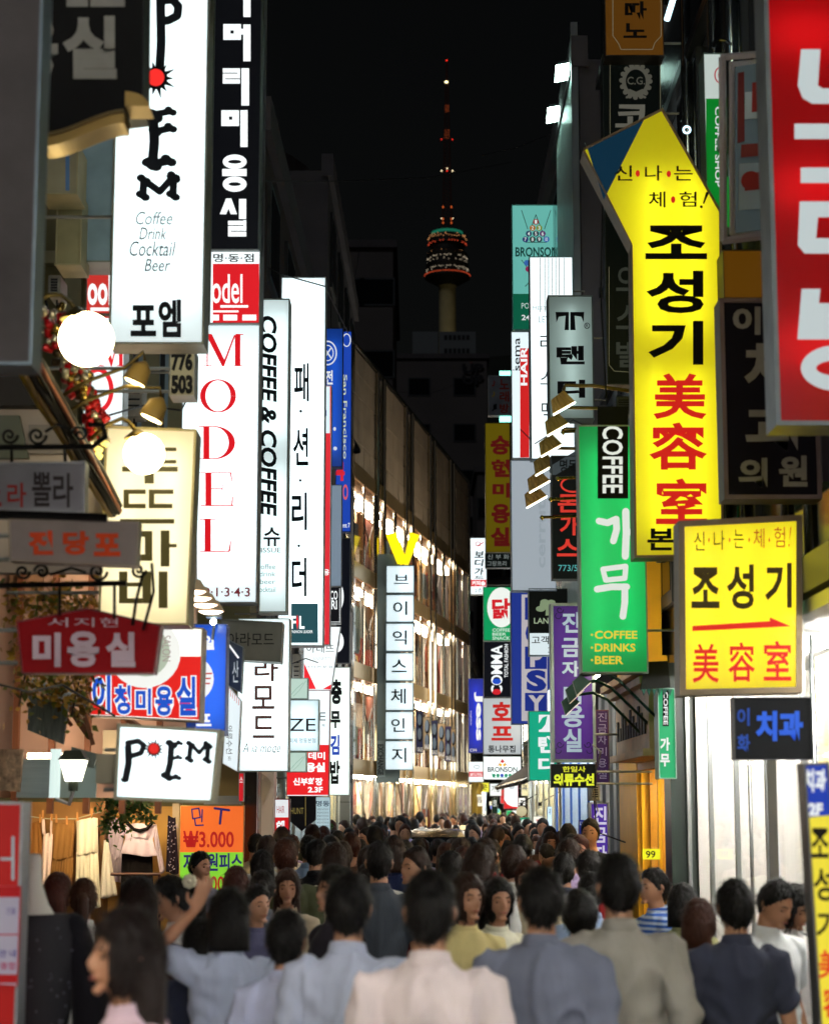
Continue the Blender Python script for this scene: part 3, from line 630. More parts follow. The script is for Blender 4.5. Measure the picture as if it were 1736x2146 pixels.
sign('hair_salon_board', 'red and white lit sign with white outlined blue letters 이청미용실 above the small POEM box', 12.0, [(187, 1300), (426, 1316), (420, 1513), (187, 1501)], '#eef2ec', [
    ('P', [(189, 1373), (421, 1376), (417, 1508), (189, 1497)], '#e0231e'), ('C', 303, 1368, 76, 74, '#f2f4ee'), ('C', 306, 1366, 50, 52, '#aab8a4'), ('P', [(316, 1330), (332, 1335), (330, 1370), (322, 1365)], '#251c18'), T('SALON', 340, 1332, 358, 1386, '#9a8a86', 0, -90)]
    + outl('이', 194, 1414, 232, 1494)+outl('청', 240, 1436, 274, 1497)+outl('미', 285, 1443, 317, 1497)+outl('용', 326, 1438, 362, 1500)+outl('실', 370, 1418, 411, 1500), lvl=.95, depth=.22, rim='#a89a84', rw=3, tubes=(3, 7, .6, 'h'))
Y1 = '#3f3819'
dok = [Rr(340, 938, 370, 946, Y1), Rr(340, 964, 370, 972, Y1), Rr(256, 978, 373, 989, Y1), Rr(303, 989, 323, 1014, Y1), Rr(262, 938, 300, 946, Y1),
       Rr(259, 1026, 306, 1036, Y1), Rr(259, 1036, 271, 1056, Y1), Rr(259, 1056, 306, 1066, Y1), Rr(312, 1026, 364, 1036, Y1), Rr(312, 1036, 324, 1056, Y1), Rr(312, 1056, 362, 1066, Y1), Rr(252, 1088, 366, 1098, Y1)]
dok += hole(254, 1113, 320, 1176, 274, 1126, 304, 1162, Y1, 0)+[Rr(337, 1112, 356, 1188, Y1), Rr(356, 1140, 371, 1148, Y1), Rr(250, 1198, 268, 1265, Y1), Rr(299, 1198, 317, 1265, Y1), Rr(268, 1221, 299, 1230, Y1), Rr(268, 1254, 299, 1265, Y1), Rr(333, 1198, 352, 1275, Y1)]
sign('goblin_sign', 'tall cream yellow sign with geometric brown Korean letters behind the lower globe lamp', 10.6, [(222, 893), (412, 900), (395, 1311), (205, 1311)], '#dacda2', dok, lvl=1.05, depth=.24, rim='#a99b6c', rw=5, tubes=(2, 10, .7, 'v'))
sign('hanging_board', 'grey unlit board with red and dark Korean letters hung from a scrolled iron bracket', 8.7, [(-30, 970), (180, 967), (178, 1075), (-30, 1068)], '#8d888a', [T('라', 16, 1012, 56, 1064, '#a8352e', .02), T('뽈', 68, 990, 108, 1062, '#3b3230', .02), T('라', 112, 992, 154, 1064, '#3b3230', .02), T('노', -28, 1000, 4, 1062, '#a8352e', .02)], lvl=0, depth=.09, rim='#8e8c8c', rw=6, mounts=-2.0)
sign('pawnshop_board', 'rust streaked grey board with faded orange letters 전당포 at the left edge', 8.3, [(18, 1087), (292, 1093), (287, 1187), (22, 1176)], '#93857d', [
    T('전', 60, 1112, 112, 1163, '#d8481c', .05), T('당', 132, 1113, 187, 1163, '#d8481c', .05), T('포', 197, 1118, 253, 1166, '#d8481c', .05)], lvl=0, depth=.09, rim='#8a7a68', rw=3, mounts=-2.0)
PK = '#d8c0c8'
sign('pentagon_board', 'dark red five sided board with pale letters 서지현 미용실 hanging at the left', 8.9, [(184, 1274), (338, 1310), (324, 1412), (46, 1412), (35, 1302)], '#9a0c12', [
    T('서', 100, 1295, 143, 1314, PK), T('지', 156, 1295, 198, 1314, PK), T('현', 210, 1295, 248, 1314, PK), T('미', 69, 1326, 128, 1398, PK, .045), T('용', 142, 1323, 208, 1398, PK, .045), T('실', 222, 1325, 284, 1398, PK, .045)], lvl=0, depth=.1, rim='#6d1a1c', rw=3, mounts=-2.1)
pm = [('S', [(269, 1565), (270, 1600), (264, 1630)], 15, D_), ('C', 262, 1634, 9, 6, D_), ('S', [(268, 1557), (290, 1553), (302, 1562), (296, 1578), (274, 1585)], 12, D_)]
pm += spikes(323, 1570, 12, 27, K)+[('C', 323, 1570, 14, 14, K), ('C', 323, 1569, 11, 11, '#d8241f')]
pm += bone([(360, 1560), (357, 1600), (350, 1628)], 14, D_)+bone([(360, 1560), (377, 1557)], 8, D_)+bone([(358, 1590), (376, 1587)], 8, D_)+bone([(350, 1630), (372, 1629)], 10, D_)
pm += bone([(400, 1560), (397, 1592)], 11, D_)+bone([(402, 1561), (418, 1578), (434, 1559)], 9, D_)+bone([(436, 1563), (434, 1594)], 11, D_)
sign('small_cafe_sign', 'small tilted white lit box reading POEM hanging low over the clothes stall', 9.6, [(246, 1516), (463, 1529), (447, 1684), (238, 1676)], '#e0edf2', pm, lvl=.98, depth=.2, rim='#98967e', rw=7, tubes=(3, 8, .58, 'h'), mounts=P(212, 1600, 9.6).x)
qq = bpy.data.objects['small_cafe_sign']; MB().box(P(203, 1600, 9.7).x, P(240, 1600, 9.7).x, 9.68, 9.9, P(220, 1642, 9.7).z, P(220, 1580, 9.7).z).build('junction_box', mat('khaki_box', '#a39a80', .6, var=.1), qq); MB().tube([(P(222, 1600, 9.9).x, 9.9, P(220, 1610, 9.9).z), (P(222, 1600, 9.9).x-.2, 13.4, P(220, 1600, 9.9).z)], .014, 8).build('post', DARKM, qq)
NV = '#25225c'
sign('price_poster', 'orange over green hand lettered price poster ₩3.000 standing left of the black pillar', 19.3, (376, 1688, 511, 1872), '#e8662a', [
    Rr(377, 1786, 510, 1871, '#7ac634'), ('S', [(402, 1696), (404, 1716), (420, 1713), (417, 1694), (402, 1696)], 3, NV), ('S', [(424, 1697), (423, 1722)], 3, NV), ('S', [(408, 1716), (410, 1730), (426, 1729)], 3, NV), ('S', [(450, 1694), (480, 1698)], 5, NV), ('S', [(464, 1696), (461, 1726)], 5, NV),
    T('₩3.000', 384, 1741, 490, 1776, '#a01e1c', .02), T('자켓원피스', 384, 1788, 508, 1826, NV, .03), T('9.00', 420, 1836, 470, 1868, '#a01e1c', .02)], lvl=.95, depth=.06, rim='#c8a060', rw=1.5, cat='poster', mounts=-99)  # paper sheet made to glow so it reads as lit
sign('hair_academy_sign', 'upright red sign with white header and white letters 헤어데미 by the cream pilaster', 21.0, (574, 1674, 606, 1860), '#c4141a', [Rr(576, 1676, 604, 1713, '#e4e8ec'), T('HAIR', 580, 1689, 596, 1704, '#a01820'), T('헤', 579, 1720, 596, 1745, WH, .06), T('어', 579, 1751, 596, 1774, WH, .06), T('데', 579, 1780, 596, 1804, WH, .06), T('미', 579, 1810, 596, 1834, WH, .06)], lvl=.9, depth=.22, rim='#7c2022', rw=2, mounts=-99)
sign('pennant_sign', 'dark navy pointed hanging banner with gold lettering HUNT', 24.0, [(606, 1668), (662, 1668), (662, 1718), (632, 1742), (606, 1720)], '#11101e', [T('HUNT', 609, 1693, 636, 1706, '#9a8a50'), ('S', [(640, 1670), (640, 1730)], 1.2, '#9a8a50')], lvl=.6, depth=.03, rim='#2a2430', rw=1, fmat=mat('navy_cloth', '#15131f', .8), cat='banner', mounts=-1.7)
for k_, (lab, u0, v0, u1, v1, c, tx, Yq) in enumerate((('thin red and white edge sign over the black pillar by the clothes stall', 500, 1620, 511, 1680, '#d42028', '스', 17.5), ('pale blue notice panel of small print beside the potted shrub', 660, 1670, 692, 1775, '#b8d4dc', '명동', 25.0))):
    sign(('edge_sign', 'notice_panel')[k_], lab, Yq, (u0, v0, u1, v1), c, [T(tx, u0+2, v0+8, u1-2, v0+20, WH if k_ == 0 else '#334455', .02)]+([T('영업시간안내', u0+4, y, u1-4, y+4, '#2b4450') for y in range(v0+24, v1-18, 7)]+[('C', u0+10, v1-22, 4, 4, '#1f3c90')] if k_ else []), lvl=.75, depth=.08, rim='#99aaaa', rw=1, mounts=-99)
# ------------------------------------------------------------------ signs, right side
WR = '#dbe8ea'
sign('karaoke_sign', 'huge glossy red lit sign with white Korean letters cropped by the right edge', 8.6, (1611, -90, 1800, 892), '#dc0f14', [
    ('P', [(1677, 104), (1717, 104), (1712, 180), (1722, 186), (1800, 186), (1800, 218), (1700, 218), (1680, 206), (1670, 180)], WR), Rr(1663, 260, 1800, 292, WR),
    ('P', [(1676, 352), (1800, 352), (1800, 384), (1676, 384)], WR), ('P', [(1674, 423), (1800, 423), (1800, 455), (1712, 456), (1708, 500), (1800, 500), (1800, 532), (1684, 532), (1670, 515)], WR),
    ('P', [(1678, 606), (1717, 606), (1714, 636), (1760, 636), (1760, 606), (1800, 606), (1800, 712), (1669, 712)], WR), ('O', 1752, 772, 76, 48, 32, WR)], lvl=.62, depth=.24, rim='#8f959a', rw=10, tubes=(3, 6, .30, 'h'))
AR = [(1222, 311), (1387, 227), (1510, 443), (1515, 1166), (1328, 1169), (1323, 511)]
BK = '#0e0c06'; YR = '#d8231a'
sign('arrow_sign', 'tall yellow lit sign with crooked arrow head and big characters 조성기 美容室', 13.6, AR, '#f5ea20', [
    ('P', [(1230, 312), (1349, 250), (1264, 419)], '#0b2c40'), T('신', 1286, 347, 1324, 379, BK, .01), ('C', 1335, 364, 4.5, 7, YR), T('나', 1350, 347, 1386, 379, BK, .01), ('C', 1400, 365, 4.5, 7, YR), T('는', 1411, 348, 1450, 379, BK, .01),
    T('체', 1358, 402, 1393, 435, BK, .01), ('C', 1409, 419, 4.5, 7, YR), T('험', 1422, 402, 1458, 434, BK, .01), ('P', [(1478, 403), (1485, 403), (1474, 428), (1471, 427)], BK), ('C', 1468, 434, 3, 3, BK),
    T('조', 1351, 473, 1480, 544, BK, .035), T('성', 1353, 568, 1473, 657, BK, .035), T('기', 1357, 673, 1472, 765, BK, .035), T('美', 1367, 783, 1479, 879, YR, .025), T('容', 1359, 886, 1480, 985, YR, .025), T('室', 1373, 1003, 1480, 1099, YR, .025), T('본', 1355, 1108, 1412, 1154, BK, .03)],
    lvl=.8, depth=.24, rim='#8c7350', rw=5, tubes=(2, 7, .45, 'v', (P(1335, 900, 13.6).x, P(1500, 900, 13.6).x, P(1400, 1160, 13.6).z, P(1400, 330, 13.6).z)))
DY = '#352a10'
sign('yellow_board', 'brass framed yellow lit board with a red arrow and 美容室', 10.4, [(1420, 1092), (1680, 1079), (1679, 1452), (1423, 1458)], '#f6e324', [
    T('신', 1453, 1114, 1475, 1154, BK), T('나', 1494, 1111, 1517, 1153, BK), T('는', 1536, 1109, 1557, 1149, BK), T('체', 1577, 1107, 1600, 1149, '#a8421a'), T('험', 1620, 1104, 1643, 1147, '#a8421a'), T('!', 1650, 1103, 1656, 1147, '#a8421a', 0, 0, .3)]
    + [('C', u, 1132, 1.6, 5, '#b84a1a') for u in (1484, 1527, 1568, 1610)]+[
    T('조', 1447, 1189, 1506, 1275, DY, .03), T('성', 1521, 1183, 1578, 1277, DY, .03), T('기', 1601, 1180, 1657, 1274, DY, .03), ('P', [(1449, 1312), (1611, 1302), (1611, 1294), (1656, 1313), (1449, 1323)], YR),
    T('美', 1449, 1349, 1505, 1431, YR, .015), T('容', 1524, 1346, 1580, 1429, YR, .015), T('室', 1598, 1343, 1656, 1427, YR, .015)], lvl=.88, depth=.2, rim='#77664c', rw=13, tubes=(3, 4, .7, 'v'), wall=2.0)
GW = '#f6fcf4'
gam = [Rr(1251, 852, 1315, 1045, '#07090a'), T('COFFEE', 1261, 893, 1304, 1034, GW, .02, -90),
       ('S', [(1254, 1092), (1272, 1096), (1290, 1088), (1291, 1110), (1284, 1134)], 14, GW), ('S', [(1310, 1072), (1311, 1118), (1309, 1166)], 15, GW), ('S', [(1312, 1117), (1323, 1114)], 13, GW),
       ('S', [(1262, 1193), (1310, 1187), (1308, 1212), (1268, 1216), (1262, 1193)], 11, GW), ('S', [(1250, 1235), (1280, 1230), (1312, 1230)], 14, GW), ('S', [(1308, 1232), (1308, 1262), (1304, 1292)], 14, GW)]
for i, (t, u1, v0, v1) in enumerate((('COFFEE', 1334, 1322, 1339), ('DRINKS', 1330, 1349, 1366), ('BEER', 1305, 1375, 1392))): gam += [T(t, 1245, v0, u1, v1, '#f0e040', .025), ('C', 1239, (v0+v1)/2, 2.5, 2.5, '#f0e040')]
sign('green_cafe_sign', 'tall green lit sign with brushed white 가무 and yellow COFFEE DRINKS BEER', 15.0, (1213, 891, 1353, 1411), '#12b458', gam, lvl=.72, depth=.22, rim='#8fa39a', rw=3, tubes=(2, 5, .5, 'v'))
sign('tandy_sign', 'grey lit sign with black T emblem above the row of spot lamps', 20.3, (1148, 619, 1243, 879), '#a9bcb4', [
    ('P', [(1163, 654), (1191, 654), (1191, 692), (1182, 692), (1184, 662), (1170, 664), (1165, 676)], K), ('P', [(1194, 654), (1223, 654), (1222, 676), (1217, 664), (1203, 662), (1205, 692), (1194, 692)], K), ('O', 1229, 683, 6, 6.5, 1.4, K), T('R', 1226, 679, 1232, 687, K),
    T('탠', 1165, 725, 1224, 764, K, .045), T('디', 1167, 796, 1225, 834, K, .045)], lvl=.55, depth=.24, rim='#5f6c66', rw=3, tubes=(1, 7, .35, 'v'), mounts=2.1)
sign('striped_white_sign', 'tall white lit sign with black pinstripes at its top behind the grey T sign', 23.0, (1110, 538, 1202, 963), '#e8f6f8', [Rr(u, 541, u+1.3, 618, K) for u in (1148, 1156, 1163, 1170, 1180)]+[Rr(1130, 541, 1131.3, 655, K), Rr(1140, 541, 1141.3, 655, K),
    T('MEET', 1115, 642, 1146, 650, '#8a9a9c'), T('LET', 1128, 663, 1150, 676, '#78888c'), T('리', 1131, 701, 1158, 735, K), T('스', 1131, 780, 1160, 806, K), T('맥', 1134, 842, 1160, 882, K)], lvl=1.2, depth=.2, rim='#8e9c9c', rw=2, mounts=2.12)
sign('pale_lit_sign', 'blank grey lit panel with faint rotated lettering under the white pinstriped sign', 26.0, (1070, 964, 1164, 1239), '#b6c2cc', [T('cerruti', 1124, 1040, 1142, 1190, '#a4b0ba', .02, 90)], lvl=.62, depth=.2, rim='#8e9aa6', rw=2, mounts=2.14)
TQ = '#5fb3aa'
bb = [('S', [(1099+2, 508), (1122, 450), (1144, 508), (1101, 508)], 1.3, K), ('S', [(1092, 441), (1105, 480)], 1.3, K), ('S', [(1153, 441), (1140, 480)], 1.3, K)]
for t, u, v, c in (('1', 1122, 465, '#902828'), ('2', 1115, 478, '#a86a20'), ('3', 1129, 478, '#7a9030'), ('4', 1107, 490, '#284060'), ('5', 1122, 490, '#1a2a3a'), ('6', 1136, 490, '#5a2868'), ('7', 1100, 502, '#28306a'), ('8', 1115, 502, '#18202a'), ('9', 1129, 502, '#2a4a50'), ('10', 1144, 502, '#3a68b0')):
    bb += [('C', u, v, 6.3, 6, c), T(t, u-2.4, v-4, u+2.4, v+4, '#e8f4f0', .02)]
bb += [T('BRONSON', 1079, 518, 1168, 538, '#143c38', .025), ('S', [(1092, 545), (1122, 585)], 1.2, K), ('S', [(1153, 545), (1100, 600)], 1.6, K), ('C', 1103, 551, 6, 6, '#3a68b0'), ('C', 1106, 564, 6, 6, '#902858'), Rr(1073, 616, 1173, 691, '#0d5f45'), T('POCKET', 1092, 635, 1140, 647, '#c8e4dc'), T('24', 1092, 660, 1110, 671, WH, .02)]
sign('billiard_sign', 'teal lit sign BRONSON with a triangle of numbered balls, highest of the right hand signs', 28.0, (1072, 429, 1173, 692), '#6cc0b4', bb, lvl=.75, depth=.2, rim='#5a9a90', rw=2, mounts=2.14)
sign('hair_strip_sign', 'narrow white sign with red strip reading sema HAIR under the teal billiard sign', 27.5, (1071, 695, 1109, 961), '#dfeef4', [
    Rr(1089, 730, 1108, 959, '#cc2222'), T('sema', 1079, 708, 1089, 777, K, .01, 90), T('HAIR', 1090, 727, 1104, 808, WH, .03, 90), T('KIM', 1074, 774, 1084, 777, K)], lvl=.95, depth=.18, rim='#8e9c9c', rw=1.5, mounts=2.14)
sign('music_sign', 'small dim grey sign with red music notes between teal neon tubes', 44.0, (1022, 787, 1071, 871), '#6c7078', [T('노', 1046, 795, 1066, 816, '#8a2c24', .03), T('래', 1046, 820, 1066, 842, '#8a2c24', .03), T('방', 1046, 846, 1066, 866, '#8a2c24', .03), T('♪', 1030, 796, 1038, 810, '#8a2c24', .03), T('♪', 1030, 819, 1037, 832, '#a08820'), T('♫', 1030, 846, 1040, 862, '#22242a')], lvl=0, depth=.2, rim='#8a8c90', rw=2, mounts=3.0)
for lab, vv in (('teal neon tubes just above the small music note sign', (780, 786)), ('teal neon tubes just below the small music note sign', (872, 884))):
    r_ = thing('neon_tubes', lab, 'neon light', tuple(P(1060, vv[0], 44.1)))
    for j, v in enumerate(range(vv[0], vv[1]+1, 5)): MB().tube([P(1046, v, 44.1), P(1070, v, 44.1)], .03, 6).build('neon_tube', glow('neon_teal', '#8ffbe4', 2.5), r_)
RB = '#7e1e1c'
sign('dim_yellow_sign', 'dim mustard yellow vertical sign with dark red Korean letters', 40.0, (1016, 886, 1069, 1158), '#8c7a12', [T('승', 1027, 913, 1068, 953, RB, .05), T('현', 1029, 963, 1068, 1000, RB, .05), T('미', 1031, 1012, 1068, 1043, RB, .05), T('용', 1029, 1056, 1068, 1097, RB, .05), T('실', 1027, 1105, 1067, 1145, RB, .05)], lvl=.32, depth=.25, rim='#665c28', rw=1.5, mounts=2.6)
sign('bridal_strip', 'small black sign with thin white Korean writing under the mustard yellow sign', 39.8, (1016, 1159, 1069, 1190), '#0c1210', [T('신 부 화', 1021, 1162, 1066, 1172, '#a8b4b0'), T('그랑프리', 1020, 1176, 1060, 1186, '#a8b4b0')], lvl=.5, depth=.2, rim='#26302c', rw=1, mounts=2.6)
sign('bodyguard_sign', 'small white sign with red emblem and slanted 보디가드 past the glass store', 48.0, (985, 1127, 1019, 1246), '#e6f4f8', [('O', 1001, 1140, 6, 5, 1.5, '#b0242c'), ('S', [(1000, 1144), (1012, 1137)], 2, '#b0242c'), T('보', 993, 1155, 1013, 1169, K, .03, 0, .1), T('디', 993, 1172, 1013, 1187, K, .03, 0, .1), T('가', 993, 1190, 1013, 1205, K, .03, 0, .1), T('드', 993, 1207, 1013, 1213, K, .03, 0, .1), Rr(986, 1215, 1018, 1229, '#cc2024'), T('커피숍', 988, 1217, 1016, 1227, WH, .03), T('2층', 994, 1233, 1010, 1242, '#506068')], lvl=1.15, depth=.2, rim='#9aa4a6', rw=1, mounts=3.2)
sign('chicken_sign', 'green lit sign with white oval and red hand painted character above the COMMA sign', 38.0, (1012, 1230, 1070, 1343), '#0f9a5a', [('C', 1050, 1273, 30, 42, '#f4faf2'), T('닭', 1030, 1254, 1069, 1297, '#d4202a', .04), T('COFFEE', 1031, 1317, 1068, 1324, '#cfe8d8', .02), T('BEER', 1031, 1326, 1060, 1332, '#cfe8d8', .02), T('SNACK', 1031, 1334, 1068, 1341, '#cfe8d8', .02)], lvl=.9, depth=.2, rim='#6a8c78', rw=1, mounts=2.5)
sign('comma_sign', 'black sign with white sideways lettering COMMA TOTAL FASHION', 36.0, (1013, 1345, 1069, 1461), '#0b0d14', [T('COMMA', 1028, 1352, 1052, 1455, WH, .025, 90), T('TOTAL FASHION', 1056, 1350, 1064, 1420, WH, .015, 90), ('C', 1040, 1428, 9, 6, '#1c4ac0'), ('C', 1040, 1450, 9, 6, '#c8202a')], lvl=.95, depth=.2, rim='#3a4046', rw=1, mounts=2.4)
sign('hof_sign', 'pale grey lit sign with large red 호프 above the white BRONSON box', 35.0, (1012, 1463, 1091, 1581), '#bcc6cc', [T('호', 1030, 1471, 1070, 1511, '#c01f1e', .04), T('프', 1029, 1522, 1074, 1552, '#c01f1e', .04), T('통나무집', 1022, 1562, 1079, 1577, '#14161a', .02)], lvl=.72, depth=.2, rim='#8c979c', rw=1, mounts=2.3)
sign('jess_sign', 'blue lit sign with sideways white Jess left of the COMMA sign', 50.0, (981, 1422, 1013, 1578), '#1226b4', [T('Jess', 993, 1450, 1011, 1552, WH, .04, -90), T('Imagination', 984, 1490, 988, 1520, '#c8d0f0', 0, -90), T('CV4', 984, 1569, 998, 1575, WH)], lvl=.8, depth=.2, rim='#2c3a80', rw=1, tubes=(1, 6, .5, 'v'), mounts=3.2)
bs = [('S', [(1042, 1605), (1052, 1591), (1062, 1605)], 1.2, '#8c3020'), ('C', 1052, 1596, 3, 3, '#b82020'), ('C', 1048, 1603, 3, 3, '#d8a020'), ('C', 1056, 1603, 3, 3, '#d8a020'), T('BRONSON', 1021, 1607, 1083, 1618, '#14181a', .02)]+[('C', 1034+i*8.5, 1625, 3.6, 3.6, ('#208060', '#208060', '#2040a0', '#208060', '#208060')[i]) for i in range(5)]+[('S', [(1030, 1620), (1032, 1629), (1072, 1629), (1075, 1620)], 1, '#208060')]
sign('white_bronson_sign', 'white lit box sign BRONSON with coloured balls at street level right of centre', 34.0, (1012, 1585, 1091, 1634), '#e8f2f2', bs, lvl=1.15, depth=.2, rim='#9aa4a6', rw=1, mounts=2.3)
sign('logo_sign', 'tiny white sign with red band and pen loop emblem under the blue Jess sign', 52.0, (981, 1596, 1013, 1639), '#e4eef0', [('O', 998, 1607, 6, 4, 1, K), Rr(982, 1617, 1012, 1628, '#c02428'), T('보디가드', 984, 1619, 1010, 1627, WH, .02)], lvl=1.1, depth=.2, rim='#9aa4a6', rw=1, mounts=3.4)
PB = '#20328c'; PW = '#ccc4c8'
sign('popsy_sign', 'tall blue sign with large POPSY letters in blue and pale blocks', 30.0, (1070, 1239, 1153, 1518), '#253a94', [Rr(1092, 1246, 1146, 1511, PW), Rr(1099, 1252, 1145, 1299, PB), T('P', 1110, 1257, 1136, 1295, PW, .05), T('O', 1100, 1303, 1144, 1351, PB, .06), Rr(1099, 1355, 1145, 1402, PB), T('P', 1110, 1360, 1136, 1398, PW, .05), T('S', 1102, 1404, 1144, 1449, PB, .06), Rr(1099, 1452, 1145, 1490, PB), T('Y', 1106, 1457, 1140, 1490, PW, .05)], lvl=.7, depth=.22, rim='#4c5a94', rw=2, mounts=2.16)
tr_ = [('C', 1146+dx, 1268+dy, a, b, '#7f9070') for dx, dy, a, b in ((0, 0, 16, 10), (-14, 8, 10, 6), (14, 6, 10, 6), (-6, -6, 9, 6), (8, -5, 9, 6))]+[('P', [(1143, 1275), (1150, 1275), (1152, 1290), (1142, 1290)], '#7f9070')]
sign('tree_logo_sign', 'black and white sign with an olive tree emblem and LAND lettering behind the purple sign', 26.0, (1107, 1233, 1202, 1374), '#070908', tr_+[T('LANDR', 1118, 1295, 1172, 1307, '#9fb090', .01), Rr(1108, 1327, 1201, 1373, '#dfeef2'), T('고객상', 1113, 1333, 1170, 1350, K, .01), T('3', 1147, 1357, 1154, 1368, K)], lvl=.85, depth=.2, rim='#5c6664', rw=1.5, mounts=2.14)
LP_ = '#a9c4dc'
def curl(u, v, s, f=1): return [('S', [(u+s*f*math.cos(t)*(1-t/9), v+s*math.sin(t)*(1-t/9)) for t in [i*.7 for i in range(10)]], 1.6, '#1c1030'), ('S', [(u-s*f*.4+s*f*.8*math.cos(t), v+s*1.6+s*.8*math.sin(t)) for t in [i*.7 for i in range(7)]], 1.4, '#1c1030')]
sign('purple_sign', 'tall purple lit sign in a pale metal frame with brushed light blue 진금자 미용실', 18.0, (1154, 1264, 1246, 1597), '#52267a', [T('진', 1177, 1283, 1214, 1326, LP_, .03), T('금', 1176, 1337, 1214, 1377, LP_, .03), T('자', 1176, 1385, 1214, 1418, LP_, .03), T('미', 1180, 1436, 1217, 1476, LP_, .03), T('용', 1176, 1477, 1223, 1524, LP_, .03), T('실', 1179, 1527, 1218, 1576, LP_, .03)]
     + curl(1172, 1278, 8)+curl(1172, 1560, 8)+curl(1231, 1560, 8, -1), lvl=.62, depth=.22, rim='#8fa0a4', rw=6, tubes=(2, 3, .7, 'v'), mounts=2.1)
sign('dim_purple_sign', 'dim narrow purple sign with greyish letters right of the lit purple sign', 19.6, (1247, 1488, 1275, 1643), '#3a2650', [T(c, 1252, 1494+i*24, 1270, 1512+i*24, '#8a86a0') for i, c in enumerate('진금자미용실')], lvl=.45, depth=.12, rim='#4c2a34', rw=2, mounts=2.1)  # face and letters given a faint glow of their own
sign('green_tandy_sign', 'bright green lit sign with white blocky Korean letters behind the purple sign', 24.0, (1107, 1490, 1166, 1636), '#16a884', [('P', [(1128, 1498), (1152, 1498), (1152, 1534), (1128, 1534)], WH), ('P', [(1126, 1530), (1128, 1516), (1136, 1504), (1146, 1500), (1142, 1518), (1134, 1528)], '#16a884'), T('탠', 1127, 1542, 1160, 1578, WH, .05), T('디', 1127, 1587, 1160, 1619, WH, .05)], lvl=.85, depth=.2, rim='#70a08e', rw=1.5, mounts=2.14)
sign('mending_sign', 'black sign with bright yellow letters 한일사 의류수선 hung under the purple sign', 17.0, (1153, 1601, 1248, 1651), '#0b0c08', [T('한일사', 1178, 1606, 1226, 1618, '#d8dc30', .02), T('의류수선', 1159, 1621, 1244, 1647, '#dce834', .045)], lvl=.9, depth=.08, rim='#22241c', rw=1, mounts=2.1)
sign('low_purple_sign', 'purple and white lit sign with 진금자 standing low on the right wall', 19.0, (1236, 1682, 1275, 1850), '#4a2c9a', [T('진', 1243, 1690, 1270, 1728, '#d8d4f0', .03), T('금', 1243, 1734, 1270, 1766, '#d8d4f0', .03), T('자', 1243, 1772, 1270, 1806, '#d8d4f0', .03)], lvl=.75, depth=.2, rim='#a0a8b4', rw=3, mounts=-99)
sign('red_neon_sign', 'black sign with red outlined Korean letters and 773/5 behind the row of spot lamps', 17.6, (1155, 955, 1214, 1214), '#0a0c0d', [('S', [(1160, 985), (1210, 955)], 22, '#3c4448'), T('명동', 1172, 963, 1208, 990, '#101214', .02), ('O', 1200, 1016, 27, 17, 4, '#e03a30'), T('돈', 1168, 1036, 1211, 1074, '#e03a30', .03), T('가', 1172, 1080, 1211, 1122, '#e03a30', .03), T('스', 1166, 1130, 1211, 1166, '#e03a30', .03), T('773/5', 1169, 1184, 1209, 1197, '#58b0b4')], lvl=.75, depth=.16, rim='#23282a', rw=2, mounts=2.1)
sign('clinic_sign', 'dark unlit board with thick grey Korean letters between the yellow arrow and the red sign', 10.9, (1511, 626, 1714, 1046), '#0b0a14', [T('이', 1534, 643, 1592, 702, '#8f8d80', .04), T('치', 1558, 718, 1640, 820, '#8f8d80', .04), T('과', 1560, 850, 1690, 945, '#8f8d80', .04), T('의', 1546, 960, 1606, 1022, '#8f8d80', .04), T('원', 1630, 955, 1690, 1020, '#8f8d80', .04)], lvl=0, depth=.2, rim='#6a5c56', rw=9, mounts=2.3)
sign('dental_sign', 'black board with glowing blue letters 이화치과 under the brass framed yellow board', 9.8, (1537, 1461, 1700, 1592), '#111214', [T('치과', 1582, 1490, 1681, 1553, '#2a55c8', .05), T('이', 1543, 1484, 1569, 1521, '#23418c', .03), T('화', 1543, 1539, 1570, 1576, '#23418c', .03)], lvl=.85, depth=.12, rim='#24262a', rw=2, wall=1.95)
sign('coffee_shop_sign', 'white and green lit sign with sideways COFFEE SHOP high on the right', 14.3, (1476, 112, 1541, 478), '#dcebe4', [Rr(1478, 207, 1539, 476, '#0c8a2c'), T('COFFEE SHOP', 1497, 224, 1509, 392, WH, .02, -90), ('O', 1509, 158, 14, 18, 3, '#c05058'), ('O', 1512, 158, 9, 12, 2, '#c05058')], lvl=.62, depth=.24, rim='#59706a', rw=2)
sign('amber_box', 'plain dim amber brown sign box between the steel display case and the dark clinic sign', 12.4, (1514, 524, 1606, 626), '#6a4308', [], lvl=.55, depth=.25, rim='#4a3410', rw=2)
sign('brown_sign', 'dim brown sign with black letters 따노 and thin outline cropped at the top right', 15.6, (1266, -90, 1389, 118), '#6a4312', [T('따', 1308, 3, 1354, 42, '#0c0a06', .03), T('노', 1305, 49, 1354, 80, '#0c0a06', .03), ('S', [(1283, -40), (1283, 75), (1295, 92), (1300, 104), (1366, 104), (1371, 90), (1384, 76), (1384, -40)], 1.4, '#8f8a70')], lvl=.45, depth=.2, rim='#2a2218', rw=2)
